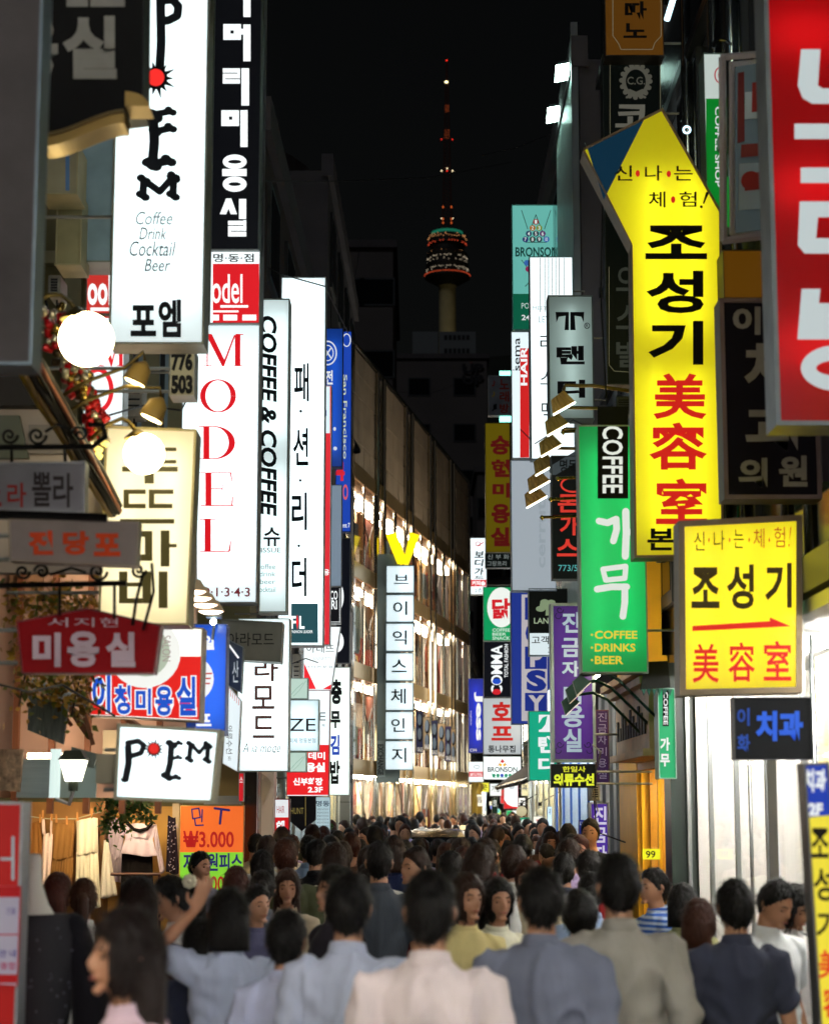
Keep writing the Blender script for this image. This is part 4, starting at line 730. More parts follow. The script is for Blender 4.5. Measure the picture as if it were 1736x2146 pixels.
sign('dark_green_sign', 'dark almost black green sign with a pale wreath crest CG behind the yellow arrow', 15.8, (1266, 120, 1389, 806), '#0a100e', [('O', 1331, 171, 29, 33, 8, '#77756a')]+[('C', 1331+30*math.cos(t), 171+34*math.sin(t), 5, 5, '#77756a') for t in [i*.4 for i in range(16)]]+[T('C.G.', 1313, 162, 1350, 178, '#77756a', .01), ('S', [(1312, 205), (1345, 190)], 5, '#77756a'), ('S', [(1350, 205), (1318, 190)], 5, '#77756a'),
    T('코', 1288, 220, 1358, 268, '#8a887c', .03), ('S', [(1277, 136), (1277, 330)], 1.4, '#8f8a70'), ('S', [(1382, 136), (1382, 230)], 1.4, '#8f8a70'), T('으', 1290, 560, 1330, 610, '#4a4e48', .02), T('스', 1290, 640, 1340, 690, '#4a4e48', .02), T('빌', 1290, 715, 1340, 770, '#4a4e48', .02), ('S', [(1275, 560), (1275, 765), (1286, 778), (1320, 780)], 1.4, '#8f8a70')], lvl=.30, depth=.2, rim='#1a221e', rw=2)
sign('awning_cafe_sign', 'narrow green lit sign with black COFFEE strip and white 가무 under a small black canopy', 15.2, (1378, 1442, 1415, 1632), '#2a9c66', [Rr(1387, 1446, 1400, 1522, K), T('COFFEE', 1389, 1450, 1398, 1519, WH, .02, -90), T('가', 1382, 1546, 1402, 1573, WH, .04), T('무', 1382, 1580, 1402, 1606, WH, .04)], lvl=.62, depth=.25, rim='#88a898', rw=2, mounts=2.1)
sign('tiny_hof_sign', 'small white sign with red 호프 at street level on the right', 33.0, (1116, 1710, 1142, 1775), '#e6e6dc', [T('호', 1122, 1716, 1136, 1728, '#b83020', .03), T('프', 1122, 1732, 1136, 1743, '#b83020', .03), T('Hof', 1120, 1752, 1134, 1760, K)], lvl=.95, depth=.15, rim='#8a8878', rw=1, mounts=-99)
sign('tiny_green_sign', 'small green sign with white oval beside the paper lantern at street level', 38.0, (1083, 1713, 1109, 1776), '#159a70', [('C', 1096, 1742, 10, 25, '#e8f0ea'), T('가', 1090, 1722, 1102, 1738, '#187050'), T('무', 1090, 1742, 1102, 1758, '#187050')], lvl=.85, depth=.15, rim='#508a74', rw=1, mounts=-99)
sign('curved_sign', 'white sign with a red curved foot and black 올 beneath the white BRONSON box', 46.0, (1055, 1632, 1085, 1695), '#e8eef0', [T('올', 1066, 1639, 1078, 1653, K), ('P', [(1056, 1676), (1062, 1685), (1072, 1690), (1084, 1691), (1084, 1694), (1056, 1694)], '#c02020')], lvl=1.1, depth=.15, rim='#a8383a', rw=1, mounts=2.7)
sign('levis_strip', 'thin blue strip sign on the right wall left of the low purple sign', 22.0, (1213, 1718, 1224, 1850), '#24379a', [T('LV', 1214, 1722, 1222, 1729, WH)], lvl=.6, depth=.1, rim='#2a3470', rw=1, mounts=-99)
LB = [(1681, 1600), (1735, 1597), (1790, 2260), (1722, 2260)]
r_ = sign('leaning_banner', 'leaning yellow stand sign under a blue dental panel at the bottom right edge', 7.2, LB, '#f2dc38', [
    ('P', [(1683, 1602), (1733, 1599), (1741, 1708), (1692, 1713)], '#17359c'), T('치과', 1683, 1612, 1729, 1660, WH, .04), T('2F', 1692, 1683, 1722, 1709, WH, .05),
    T('조', 1697, 1735, 1735, 1798, BK, .02), T('성', 1703, 1817, 1745, 1888, BK, .02), T('기', 1709, 1908, 1752, 1972, BK, .02), T('美', 1713, 1990, 1760, 2050, YR, .02), T('容', 1722, 2068, 1768, 2132, YR, .02)], lvl=.75, depth=.12, rim='#4c4c4e', rw=5, mounts=-99)
bz = P(1750, 2260, 7.2).z; bx = P(1756, 2260, 7.2).x
MB().box(bx-.2, bx+.3, 7.05, 7.5, 0, .12).box(bx-.02, bx+.08, 7.2, 7.3, .12, bz+.02).build('stand', DARKM, r_)
r_ = sign('red_stand_board', 'red stand sign with pale blue letters in a steel frame at the bottom left edge', 7.4, (-58, 1680, 40, 2400), '#b0201e', [('S', [(28, 1755), (28, 1842)], 6, '#9fb8c0'), ('S', [(4, 1800), (28, 1800)], 6, '#9fb8c0'), ('S', [(28, 1870), (28, 1940)], 6, '#9fb8c0')], lvl=.4, depth=.14, rim='#8c8f92', rw=6, mounts=-99)
MB().box(P(-50, 2400, 7.4).x, P(44, 2400, 7.4).x, 7.4, 7.55, 0, P(0, 2400, 7.4).z-.005).build('stand', DARKM, r_)
r_ = sign('lilac_poster', 'lilac poster with red borders and blurred writing fixed to the red stand sign', 7.36, [(-50, 1856), (45, 1857), (38, 2066), (-50, 2062)], '#b6aac4', [
    Rr(-48, 1858, 43, 1880, '#b81c20'), Rr(-48, 2042, 37, 2060, '#b81c20'), Rr(-48, 1957, 40, 1960, '#b81c20'), T('건물', 14, 1902, 34, 1916, '#453c80'), T('안 내', 0, 1990, 34, 2006, '#453c80', .02), T('종합', 2, 2016, 34, 2032, '#b04060', .02)], lvl=.33, depth=.01, rim='#b0202a', rw=1.5, mounts=-99, cat='poster')
# ------------------------------------------------------------------ ground
def structure(o, name=None): o['kind'] = 'structure'; return o
asph = mat('street_paving', '#4a4644', .45, bump=.3, bscale=30, var=.3, vscale=2.5)
structure(MB().add([(-400, -200, 0), (400, -200, 0), (400, 2400, 0), (-400, 2400, 0)], [(0, 1, 2, 3)]).build('ground', mat('dark_ground', '#26241f', .9, var=.3, vscale=.1)))
structure(MB().add([(-4.6, -40, .004), (2.1, -40, .004), (2.1, 36, .004), (6, 110, .004), (2.2, 110, .004), (-1.4, 45, .004), (-4.6, 20.6, .004)], [(0, 1, 2, 3, 4, 5, 6)]).build('street', asph))
hm = MB(); N = 40
for i in range(N+1):
    x = -700+1500*i/N
    for j, (y, k) in enumerate(((500, 0), (760, .62), (930, 1), (1150, .6), (1500, 0))):
        hm.v.append(Vector((x, y, 226*k*math.exp(-((x-60)/330)**2)+8*noise.noise(Vector((x*.01, y*.01, 0)))*k)))
for i in range(N):
    for j in range(4): hm.f.append((i*5+j, i*5+5+j, i*5+6+j, i*5+1+j))
structure(hm.build('hill', mat('wooded_hill', '#1d2418', .95, var=.5, vscale=.05), smooth=True))
# ------------------------------------------------------------------ tower
def tower():
    Yt = 930; B = P(937, 690, Yt); s = Yt/F; x = B.x
    zc = lambda v: P(937, v, Yt).z
    gz = 226*math.exp(-((x-60)/330)**2)-3
    t = thing('broadcast_tower', 'distant concrete broadcast tower with red and green lights and a long mast', 'tower', (x, Yt, gz))
    conc = mat('tower_concrete', '#a59a72', .8, bump=.3, bscale=.3, var=.15, vscale=.2)
    MB().lathe((x, Yt, 0), [(19*s, gz), (18*s, zc(640)), (17.5*s, zc(606)), (20*s, zc(600))], 24).build('shaft', conc, t, True)
    for v in range(612, 690, 6): MB().lathe((x, Yt, zc(v)), [(17.6*s, -.25), (18.3*s, -.1), (18.3*s, .1), (17.6*s, .25)], 24).build('ring', conc, t)
    dk = mat('tower_steel', '#2b2723', .6, .3)
    MB().lathe((x, Yt, 0), [(20*s, zc(600)), (49*s, zc(584)), (49*s, zc(577)), (44*s, zc(575)), (44*s, zc(562)), (46*s, zc(560)), (46*s, zc(556)), (42*s, zc(554)), (42*s, zc(540)), (44*s, zc(538)), (44*s, zc(534)), (36*s, zc(528)), (36*s, zc(517)), (41*s, zc(515)), (41*s, zc(502)), (35*s, zc(500)), (33*s, zc(488)), (30*s, zc(484)), (12*s, zc(481))], 36).build('pod', dk, t)
    MB().lathe((x, Yt, 0), [(34*s, zc(497)), (34*s, zc(488))], 30).build('green_band', glow('tower_green', '#2fae86', .22), t)
    MB().lathe((x, Yt, 0), [(48.5*s, zc(582)), (49.5*s, zc(578))], 36).build('rim_band', glow('tower_red_dim', '#a0431f', .3), t)
    MB().lathe((x, Yt, 0), [(30*s, zc(517)), (37*s, zc(515)), (37*s, zc(512))], 36).build('red_band', glow('tower_red2', '#b01f18', .22), t)
    lr = random.Random(3); wl = MB(); rl = MB(); yl = MB()
    def ring(mb, r, v, n, p, sz, j=0):
        for i in range(n):
            a = -math.pi+math.pi*(i+.5)/n
            if lr.random() < p: mb.sphere((x+r*s*math.cos(a), Yt+r*s*math.sin(a), zc(v)+lr.uniform(-j, j)*s), sz*s, 6, 4)
    ring(wl, 43, 545, 30, .6, .9, 2); ring(wl, 45, 568, 34, .7, .8, 1); ring(wl, 43, 552, 26, .4, .8, 2); ring(wl, 45, 572, 20, .3, .8, 1); ring(yl, 43, 535, 26, .6, .9, 2)
    ring(rl, 49, 579, 44, .95, .9, 0); ring(rl, 41, 514, 20, .8, 1.2, 1); ring(yl, 41.5, 503, 22, .8, 1, 2); ring(yl, 39, 498, 14, .7, 1, 2)
    for nm, m, c in (('white_lights', wl, '#ffe9c8'), ('red_lights', rl, '#ff5a38'), ('amber_lights', yl, '#ffb070')):
        o = m.build(nm, glow('tw_'+nm, c, .65, 'NONE'), t); o['kind'] = 'stuff'
    mast = MB()
    for (v0, v1, w0, w1) in ((482, 430, 12, 9), (430, 362, 9, 7), (362, 290, 7, 6), (290, 235, 5, 4.5), (235, 170, 3.5, 3), (170, 128, 1.5, 1)):
        n = max(2, int((v0-v1)/7))
        for sx, sy in ((-1, -1), (1, -1), (1, 1), (-1, 1)): mast.tube([(x+sx*w0*s, Yt+sy*w0*s, zc(v0)), (x+sx*w1*s, Yt+sy*w1*s, zc(v1))], .22, 4)
        for i in range(n):
            a = i/n; b = (i+1)/n; wa = w0+(w1-w0)*a; wb = w0+(w1-w0)*b; za = zc(v0+(v1-v0)*a); zb = zc(v0+(v1-v0)*b)
            mast.tube([(x-wa*s, Yt-wa*s, za), (x+wb*s, Yt-wb*s, zb)], .12, 3); mast.tube([(x+wa*s, Yt-wa*s, za), (x-wb*s, Yt-wb*s, zb)], .12, 3)
            mast.tube([(x-wa*s, Yt-wa*s, za), (x+wa*s, Yt-wa*s, za)], .14, 3)
    o = mast.build('mast', mat('mast_steel', '#5a2a1c', .6, .2), t); o['kind'] = 'stuff'
    r = thing  # lamps on the mast
    ml = MB(); mr = MB(); mo = MB(); my = MB()
    mr.sphere((x, Yt, zc(127)), 1.8*s, 8, 6); my.sphere((x-1*s, Yt-3*s, zc(173)), 3*s, 8, 6, (1.3, 1, .8))
    for dv in range(235-12, 238, 4): 
        for dx in (-3, 0, 3): mo.sphere((x+dx*s, Yt-5*s, zc(dv)), .6*s, 5, 4)
    for dv in range(275, 292, 4):
        for dx in (-4, 0, 4): mo.sphere((x+dx*s, Yt-6*s, zc(dv)), .6*s, 5, 4)
    for dx in (-12, 12): mr.sphere((x+dx*s, Yt, zc(292)), 1.1*s, 6, 4); ml.sphere((x+dx*s, Yt, zc(358)), 1.5*s, 6, 4)
    ml.sphere((x, Yt-9*s, zc(356)), 1.4*s, 6, 4); mr.sphere((x, Yt-9*s, zc(361)), 1.2*s, 6, 4)
    for dx in (-9, 9):
        for dv in (437, 462, 470): mo.sphere((x+dx*s, Yt-11*s, zc(dv)), 1.4*s, 6, 4, (1, 1, 2))
        ml.sphere((x+dx*1.4*s, Yt-11*s, zc(461)), 1*s, 6, 4)
    for nm, m, c, e in (('lamp', ml, '#ffe8b8', 2), ('red_lamp', mr, '#ff2a1c', 2), ('orange_lamp', mo, '#e0632c', .8), ('beacon', my, '#fff0b0', 3)):
        o = m.build(nm, glow('mast_'+nm, c, e, 'NONE'), t); o['kind'] = 'stuff'
    l = bpy.data.lights.new('tower_floodlight', 'SPOT'); lo = bpy.data.objects.new('tower_floodlight', l); COL.objects.link(lo)
    l.energy = 3200; l.color = (1, .86, .5); l.spot_size = math.radians(50); l.shadow_soft_size = .6; lo.location = (x+10, Yt-40, zc(760)); lo.rotation_euler = (Vector((x, Yt, zc(610)))-lo.location).to_track_quat('-Z', 'Y').to_euler()
tower()
# ------------------------------------------------------------------ buildings
class Wall:
    def __init__(s, A, B, side=1):
        s.A = Vector((*A, 0)); s.B = Vector((*B, 0)); s.L = (s.B-s.A).length; s.d = (s.B-s.A)/s.L; s.n = Vector((-s.d.y, s.d.x, 0))*side
    def p(s, a, d, z): q = s.A+s.d*a+s.n*d; return Vector((q.x, q.y, z))
    def box(s, mb, a0, a1, d0, d1, z0, z1):
        return mb.hexa([s.p(a0, d0, z0), s.p(a1, d0, z0), s.p(a1, d1, z0), s.p(a0, d1, z0), s.p(a0, d0, z1), s.p(a1, d0, z1), s.p(a1, d1, z1), s.p(a0, d1, z1)])
    def at_u(s, u):
        k = (u-CU)/F/CP; return (s.A.x-k*s.A.y)/(k*s.d.y-s.d.x)
CONC = mat('concrete', '#4c484a', .85, bump=.3, bscale=4, var=.2, vscale=.6)
CONC2 = mat('old_render', '#5b554c', .85, bump=.3, bscale=5, var=.25, vscale=.7)
def building(name, label, W, z1, depth, wallmat, z0=0, floors=3, win=True, wmat=None, cat='building', inset=.0):
    r = thing(name, label, cat, tuple(W.p(W.L/2, depth/2, 0)))
    m = MB(); W.box(m, 0, W.L, inset, depth, z0, z1); m.build('wall', wallmat, r)
    rf = MB(); W.box(rf, -.08, W.L+.08, inset-.1, inset+.12, z1-.12, z1+.3); rf.build('parapet', CONC, r)
    if win:
        fh = (z1-3.2)/floors
        for f in range(floors):
            zc_ = 3.2+fh*(f+.5); n = max(1, int(W.L/2.2))
            for i in range(n):
                a = (i+.5)*W.L/n
                fr = MB(); W.box(fr, a-.62, a+.62, inset-.05, inset-.002, zc_-fh*.28, zc_+fh*.28); o = fr.build('window', mat('window_frame_dark', '#3f4244', .5, .5), r)
                g = MB(); W.box(g, a-.55, a-.02, inset-.058, inset-.052, zc_-fh*.24, zc_+fh*.24); g.build('pane', mat('dark_pane', '#0b0e12', .12, spec=.8), o)
                g = MB(); W.box(g, a+.02, a+.55, inset-.058, inset-.052, zc_-fh*.24, zc_+fh*.24); g.build('pane', mat('dark_pane', '#0b0e12', .12, spec=.8), o)
    return r
FRAME = mat('steel_frame', '#b9bdbd', .28, .9, bump=.03, bscale=40)
GLASS = glass('shop_glass', (.95, .97, .96), .09, .02, 0)
shopn = [0]; LK = 9
def shopfront(label, W, a0, a1, z1, wallc, light, lcol='#f4f8ff', bays=3, back=1.6, goods=True, glassm=None, wall_emit=0, frame=None, floor='#8c8880'):
    "a lit shop: floor, ceiling with tubes, back wall, goods on shelves, glass panes in a frame"
    shopn[0] += 1; rr = random.Random(shopn[0])
    r = thing('shopfront', label, 'shop window', tuple(W.p((a0+a1)/2, .1, 0))); frame = frame or FRAME
    wm = mat('shop_wall_'+wallc+str(wall_emit), wallc, .7, var=.08, vscale=1)
    m = MB(); W.box(m, a0, a1, back, back+.05, .1, z1); m.build('back_wall', wm, r)
    m = MB(); W.box(m, a0, a0+.04, .1, back, .1, z1); m.build('side_wall', wm, r); m = MB(); W.box(m, a1-.04, a1, .1, back, .1, z1); m.build('side_wall', wm, r)
    m = MB(); W.box(m, a0, a1, .1, back, 0, .1); m.build('shop_floor', mat('shop_floor_'+floor, floor, .4), r)
    m = MB(); W.box(m, a0, a1, .1, back, z1-.02, z1+.04); m.build('shop_ceiling', mat('shop_ceiling', '#d8d8d4', .7), r)
    n = max(2, int((a1-a0)/1.0))
    for i in range(n):
        a = a0+(a1-a0)*(i+.5)/n; m = MB(); W.box(m, a-.3, a+.3, .35, .55, z1-.07, z1-.03); m.build('ceiling_lamp', glow('shoplamp_%s_%.1f' % (lcol, light), lcol, light*LK, 'FRONT'), r)
    if goods:
        cols = ['#8c2c28', '#c8c0a8', '#2f3c5c', '#b08850', '#d8d0c8', '#3c3c3c', '#9c6c8c', '#506848']
        for sh in range(3):
            z = .75+sh*.62
            if z > z1-.3: break
            m = MB(); W.box(m, a0+.1, a1-.1, back-.4, back-.02, z-.03, z); m.build('shelf', mat('shelf_pale', '#b8b4a8', .5), r)
            a = a0+.15
            while a < a1-.3:
                wd = rr.uniform(.12, .3); m = MB(); W.box(m, a, a+wd, back-.36, back-.06, z+.002, z+rr.uniform(.15, .45)); m.build('boxed_goods', cloth(rr.choice(cols)), r); a += wd+rr.uniform(.05, .3)
    for i in range(bays):
        b0 = a0+(a1-a0)*i/bays; b1 = a0+(a1-a0)*(i+1)/bays
        m = MB(); W.box(m, b0+.03, b1-.03, .04, .05, .14, z1-.05); m.build('pane', glassm or GLASS, r)
    for i in range(bays+1):
        a = a0+(a1-a0)*i/bays; m = MB(); W.box(m, a-.025, a+.025, .02, .05, .0, z1); m.build('mullion', frame, r)
    m = MB(); W.box(m, a0-.03, a1+.03, -.01, .1, z1-.06, z1+.02); m.build('transom', frame, r); m = MB(); W.box(m, a0-.03, a1+.03, -.01, .1, 0, .14); m.build('sill', frame, r)
    return r
# left side -------------------------------------------------------
WA = Wall((-2.2, -18), (-2.2, 6.2), 1)
building('shop_building', 'dark rendered building along the near left side of the street, mostly outside the frame', WA, 14, 6, CONC2, z0=3.0, floors=4)
WA1 = Wall((-2.3, 6.2), (-2.3, 9.2), 1)
building('corner_building', 'narrow dark building at the near left corner carrying the unlit boards', WA1, 14, 3, CONC2, z0=0, floors=4)
WA2 = Wall((-4.75, 9.2), (-4.75, 20.6), 1)
building('yard_building', 'plain building at the back of the recess left of the clothes stall', WA2, 9, 4, CONC2, floors=2)
WB_ = Wall((-1.78, 20.6), (-7.5, 20.6), -1)
WBm = mat('khaki_wall', '#6d6746', .8, bump=.3, bscale=8, var=.2, vscale=1.2)
rB = building('khaki_building', 'khaki rendered building behind the tall left hand signs, facing up the street', WB_, 9.4, 6, WBm, win=False)
for i, u in enumerate((150, 205, 262, 318, 372)):
    x = P(u, 700, 20.5).x; m = MB(); m.box(x-.09, x+.09, 20.50, 20.597, 2.2, 9.2); m.build('pilaster', mat('pale_strip', '#8f8b6a', .7, var=.15), rB)
    if i < 4:
        m = MB(); m.box(x+.12, x+.42, 20.55, 20.598, 5.2, 7.4); o = m.build('window', mat('window_frame_dark', '#3f4244', .5, .5), rB); MB().box(x+.15, x+.39, 20.54, 20.548, 5.25, 7.35).build('pane', mat('dim_lit_pane', '#7a8c90', .3, emit=.12), o)
for z in (3.4, 4.6, 7.9): MB().box(-4.6, -1.8, 20.47, 20.598, z, z+.14).build('string_course', mat('pale_strip', '#8f8b6a', .7, var=.15), rB)
WC = Wall((-1.78, 21.5), (-1.6, 34), 1)
brick = mat('brown_brick', '#3a2b24', .85, bump=.6, bscale=14, var=.35, vscale=7, stretch=(1, 1, 4))
building('brick_building', 'dark brown brick building with ribbed side behind the left signs', WC, 9.9, 5, brick, z0=2.9, floors=3)
WD = Wall((-1.6, 34), (-1.44, 44.6), 1)
rD = building('drum_building', 'dark concrete building with a curved rooftop drum against the night sky', WD, 13.6, 9, CONC, z0=2.9, floors=4)
MB().lathe((-6.5, 42, 0), [(4.3, 13.6), (4.3, 16.0), (4.0, 16.2), (0, 16.6)], 40).build('roof_drum', CONC, rD, False)
MB().lathe((-6.9, 42, 0), [(.9, 16.3), (.9, 17.2), (0, 17.4)], 16).build('water_tank', mat('tank_dark', '#1c1c1e', .7), rD)
m = MB(); WD.box(m, 1, 7, -.012, -.002, 9.6, 12.6); m.build('painted_recess', mat('recess', '#1c1b1f', .9), rD)  # flat dark slab on the wall, recess shade put into its colour
shopfront('bright shop window beside the red upright hair academy sign', WC, .3, 6, 2.8, '#d8cdb4', 3.5, bays=4, lcol='#fff0d8')
shopfront('pale shop window below the gimbap sign on the left side', WC, 6.3, 12.2, 2.8, '#c8d4d4', 3.5, bays=4)
shopfront('lit shop window just before the glass department store', WD, .3, 9.2, 2.8, '#d8cca8', 3.5, bays=5, lcol='#fff0d0')
# glass department store ------------------------------------------
WF = Wall((-1.44, 45), (1.9, 65), 1)
ZT = lambda k: 1.95+(12.98-1.95)*k
def glass_store():
    r = thing('glass_store', 'glass fronted department store glowing gold, with brown stone panels along its top', 'building', tuple(WF.p(10, 3, 0)))
    stone = mat('brown_stone', '#a8947c', .6, bump=.15, bscale=6, var=.18, vscale=1.2)
    L = WF.L; zt = 12.98; zg = 10.15; gold = mat('gold_interior', '#b8a488', .45, bump=.1, bscale=3, var=.2, vscale=.8)
    m = MB(); WF.box(m, 0, L, 2.4, 2.5, 0, zt); m.build('back_wall', gold, r)
    m = MB(); WF.box(m, 0, L, .35, 4.2, zt-.2, zt-.02); m.build('roof', CONC, r)
    m = MB(); WF.box(m, L, L+.2, 0, 4.2, 0, zt); m.build('end_wall', CONC, r); m = MB(); WF.box(m, -.2, 0, .3, 4.2, 0, zt); m.build('end_wall', CONC, r)
    bays = [0, 3.0, 3.9, 7.3, 8.3, 11.5, 12.4, 15.7, 16.4, L]
    for i in range(len(bays)-1):
        a0, a1 = bays[i], bays[i+1]; nar = a1-a0 < 1.2
        nz, na = 5, (1 if nar else 4)
        if nar:
            m = MB(); WF.box(m, a0, a1, .18, .3, zg, zt-.05); m.build('recess_panel', mat('recess_dark', '#171412', .5, .4), r)
            for aa in (a0, a1): m = MB(); m.tube([WF.p(aa, .0, 0.1), WF.p(aa, .0, zt)], .06, 8); m.build('chrome_pipe', mat('chrome', '#c8c2b2', .15, 1), r)
        else:
            for x in range(na):
                for z in range(nz):
                    m = MB(); p0 = a0+(a1-a0)*x/na+.02; p1 = a0+(a1-a0)*(x+1)/na-.02; z0 = zg+(zt-zg)*z/nz+.015; z1 = zg+(zt-zg)*(z+1)/nz-.015
                    dd = R.uniform(0, .015); WF.box(m, p0, p1, .05+dd, .16, z0, z1); m.build('stone_panel', stone, r)
    m = MB(); WF.box(m, 0, L, .16, .3, zg, zt); m.build('panel_backing', mat('joint_dark', '#1b1815', .9), r)
    m = MB(); m.tube([WF.p(0, .02, zt+.05), WF.p(L, .02, zt+.05)], .05, 8); m.build('coping', mat('chrome', '#c8c2b2', .15, 1), r)
    fl = [.12, 3.05, 5.35, 7.75, zg]
    for k, z in enumerate(fl[1:]):
        m = MB(); WF.box(m, 0, L, .12, 4.0, z-.32, z-.02); m.build('floor_slab', mat('slab_warm', '#8a6238', .5), r)
        m = MB(); WF.box(m, 0, L, .04, .12, z-.36, z+.02); m.build('spandrel', mat('spandrel_bronze', '#b89c70', .3, .7), r)
        for i in range(14):
            a = .7+i*L/14; m = MB(); WF.box(m, a-.5, a+.5, .5, 1.0, z-.38, z-.33); m.build('ceiling_lamp', glow('gold_lamp%d' % (k > 0), '#fff0da' if k else '#fffaf0', 24 if k else 70, 'FRONT'), r)
    for k in range(4):   # mullions, braces, blinds and goods seen through the glass
        z0, z1 = fl[k]+.02, fl[k+1]-.38
        n = 14
        for i in range(n):
            a0 = L*i/n; a1 = L*(i+1)/n
            m = MB(); WF.box(m, a0+.02, a1-.02, .07, .08, z0, z1); m.build('pane', glass('gold_glass', (.97, .96, .93), .28, .015, 0), r)
        for i in range(n+1):
            a = L*i/n; m = MB(); m.tube([WF.p(a, .04, z0), WF.p(a, .04, z1)], .028 if i % 2 else .05, 6); m.build('mullion', mat('chrome', '#c8c2b2', .15, 1), r)
        for i in range(0, n, 2):
            a0 = L*i/n; a1 = L*(i+2)/n; m = MB(); m.tube([WF.p(a0+.1, .45, z0), WF.p(a1-.1, .5, z1)], .02, 5); m.tube([WF.p(a0+.1, .5, z1), WF.p(a1-.1, .45, z0)], .02, 5); m.build('brace', mat('brace_dark', '#2b2018', .4, .6), r)
        rr = random.Random(k)
        for i in range(26):
            a = rr.uniform(.2, L-.5); m = MB(); h = rr.uniform(.4, 1.5); d = rr.uniform(.6, 1.9); WF.box(m, a, a+rr.uniform(.15, .7), d, d+.25, z0, z0+h)
            m.build('display_goods', mat('goods_%d' % (i % 6), ('#8c3020', '#d8b878', '#4a2c18', '#e8dcc0', '#784818', '#a0622c')[i % 6], .5), r)
        for i in range(8):
            a = rr.uniform(.2, L-1.2); m = MB(); zc_ = rr.uniform(z0+.1, z1-1.3); WF.box(m, a, a+rr.uniform(.3, 1.1), .16, .19, zc_, zc_+rr.uniform(.5, 1.2))
            m.build('window_poster', mat('wposter_%d' % (i % 6), ('#d8dce0', '#8fa4b0', '#e8e0c8', '#3a4658', '#b8402c', '#c8d0c0')[i % 6], .5, var=.2, vscale=4), r)
        for i in range(7):
            a = rr.uniform(.5, L-1); m = MB(); WF.box(m, a, a+rr.uniform(.5, 1.3), .9, .95, z0+.2, z1-.1); m.build('hanging_cloth', mat('cloth_warm%d' % (i % 3), ('#d8b890', '#7a3a24', '#c89858')[i % 3], .8, var=.3, vscale=3), r)
    # corner column of polished steel
    m = MB(); m.tube([WF.p(-.25, .1, 0), WF.p(-.25, .1, 10.3)], .16, 16); m.build('steel_column', mat('steel_blue', '#8a98a4', .2, .9), r, True)
    m = MB(); m.lathe(tuple(WF.p(-.25, .1, 10.3)), [(.30, 0), (.30, .06), (.04, .5)], 16); m.build('column_cap', DARKM, r)
glass_store()
def v_sign():
    Y = 47.5
    r = thing('exchange_sign', 'vertical stack of seven white lit letter boxes under a big yellow V', 'sign', (P(830, 1620, Y).x, Y, P(830, 1640, Y).z))
    a = P(790, 1400, Y+.1).x; b = P(838, 1400, Y+.1).x
    MB().box(a, b, Y+.1, Y+.3, P(820, 1640, Y).z, P(820, 1160, Y).z).build('backing', mat('grey_teal', '#58686a', .5, var=.1), r)
    MB().box(a, a+.01+(P(806, 1600, Y).x-a), Y+.09, Y+.099, P(800, 1628, Y).z, P(800, 1552, Y).z).build('name_strip', mat('grey_teal2', '#7b8b8c', .5), r)
    letters(r, Y+.085, [T('EXCHANGE', 791, 1560, 803, 1624, '#10161a', .02, -90)], 0)
    for c, v0, v1, (x0, y0, x1, y1) in (('브', 1185, 1243, (825, 1204, 856, 1224)), ('이', 1246, 1304, (823, 1260, 853, 1289)), ('익', 1306, 1365, (822, 1321, 852, 1351)), ('스', 1368, 1427, (820, 1382, 852, 1409)), ('체', 1430, 1489, (818, 1443, 850, 1475)), ('인', 1491, 1550, (819, 1505, 848, 1534)), ('지', 1552, 1614, (820, 1567, 851, 1598))):
        um = 838-(v0-1185)*.006; w2 = 29.5; x0_ = P(um-w2, (v0+v1)/2, Y).x; x1_ = P(um+w2, (v0+v1)/2, Y).x; z1 = P(um, v0, Y).z; z0 = P(um, v1, Y).z
        m = MB(); m.add([(x0_, Y, z0), (x1_, Y, z0), (x1_, Y+.35, z0), (x0_, Y+.35, z0), (x0_, Y, z1), (x1_, Y, z1), (x1_, Y+.35, z1), (x0_, Y+.35, z1)], [(0, 3, 2, 1), (4, 5, 6, 7), (1, 2, 6, 5), (2, 3, 7, 6), (3, 0, 4, 7)]); bx = m.build('letter_box', mat('box_rim', '#7d8d90', .5), r)
        e = .02
        MB().flat([(x0_+e, Y+.01, z0+e), (x1_-e, Y+.01, z0+e), (x1_-e, Y+.01, z1-e), (x0_+e, Y+.01, z1-e)]).build('face', acrylic('vface', '#e4f2f6', .75), bx)
        for q in (.3, .7): MB().tube([(x0_+.1, Y+.2, z0+(z1-z0)*q), (x1_-.1, Y+.2, z0+(z1-z0)*q)], .02, 6).build('tube', glow('tube_5', '#f4fbff', 5), bx)
        letters(r, Y+.008, [T(c, x0, y0, x1, y1, '#0c0c0e', .015)], 0)
    yv = glow('v_yellow', '#f7dc10', 1.1)
    for q in ([(809, 1121), (828, 1115), (850, 1168), (842, 1182), (832, 1181)], [(859, 1115), (878, 1121), (855, 1181), (843, 1181), (846, 1170)]):
        MB().prism([P(u, v, Y-.05*(q[0][0] > 840)) for u, v in q], .3).build('v_stroke', yv, r)
    MB().tube([P(845, 1178, Y+.2), P(842, 1190, Y+.2)], .05, 6).build('bracket', DARKM, r)
    for z in (4, 6, 8): MB().tube([(b-.02, Y+.25, z), (WF.p(4, .1, 0).x, WF.p(4, .1, 0).y, z)], .03, 6).build('bracket', DARKM, r)
v_sign()
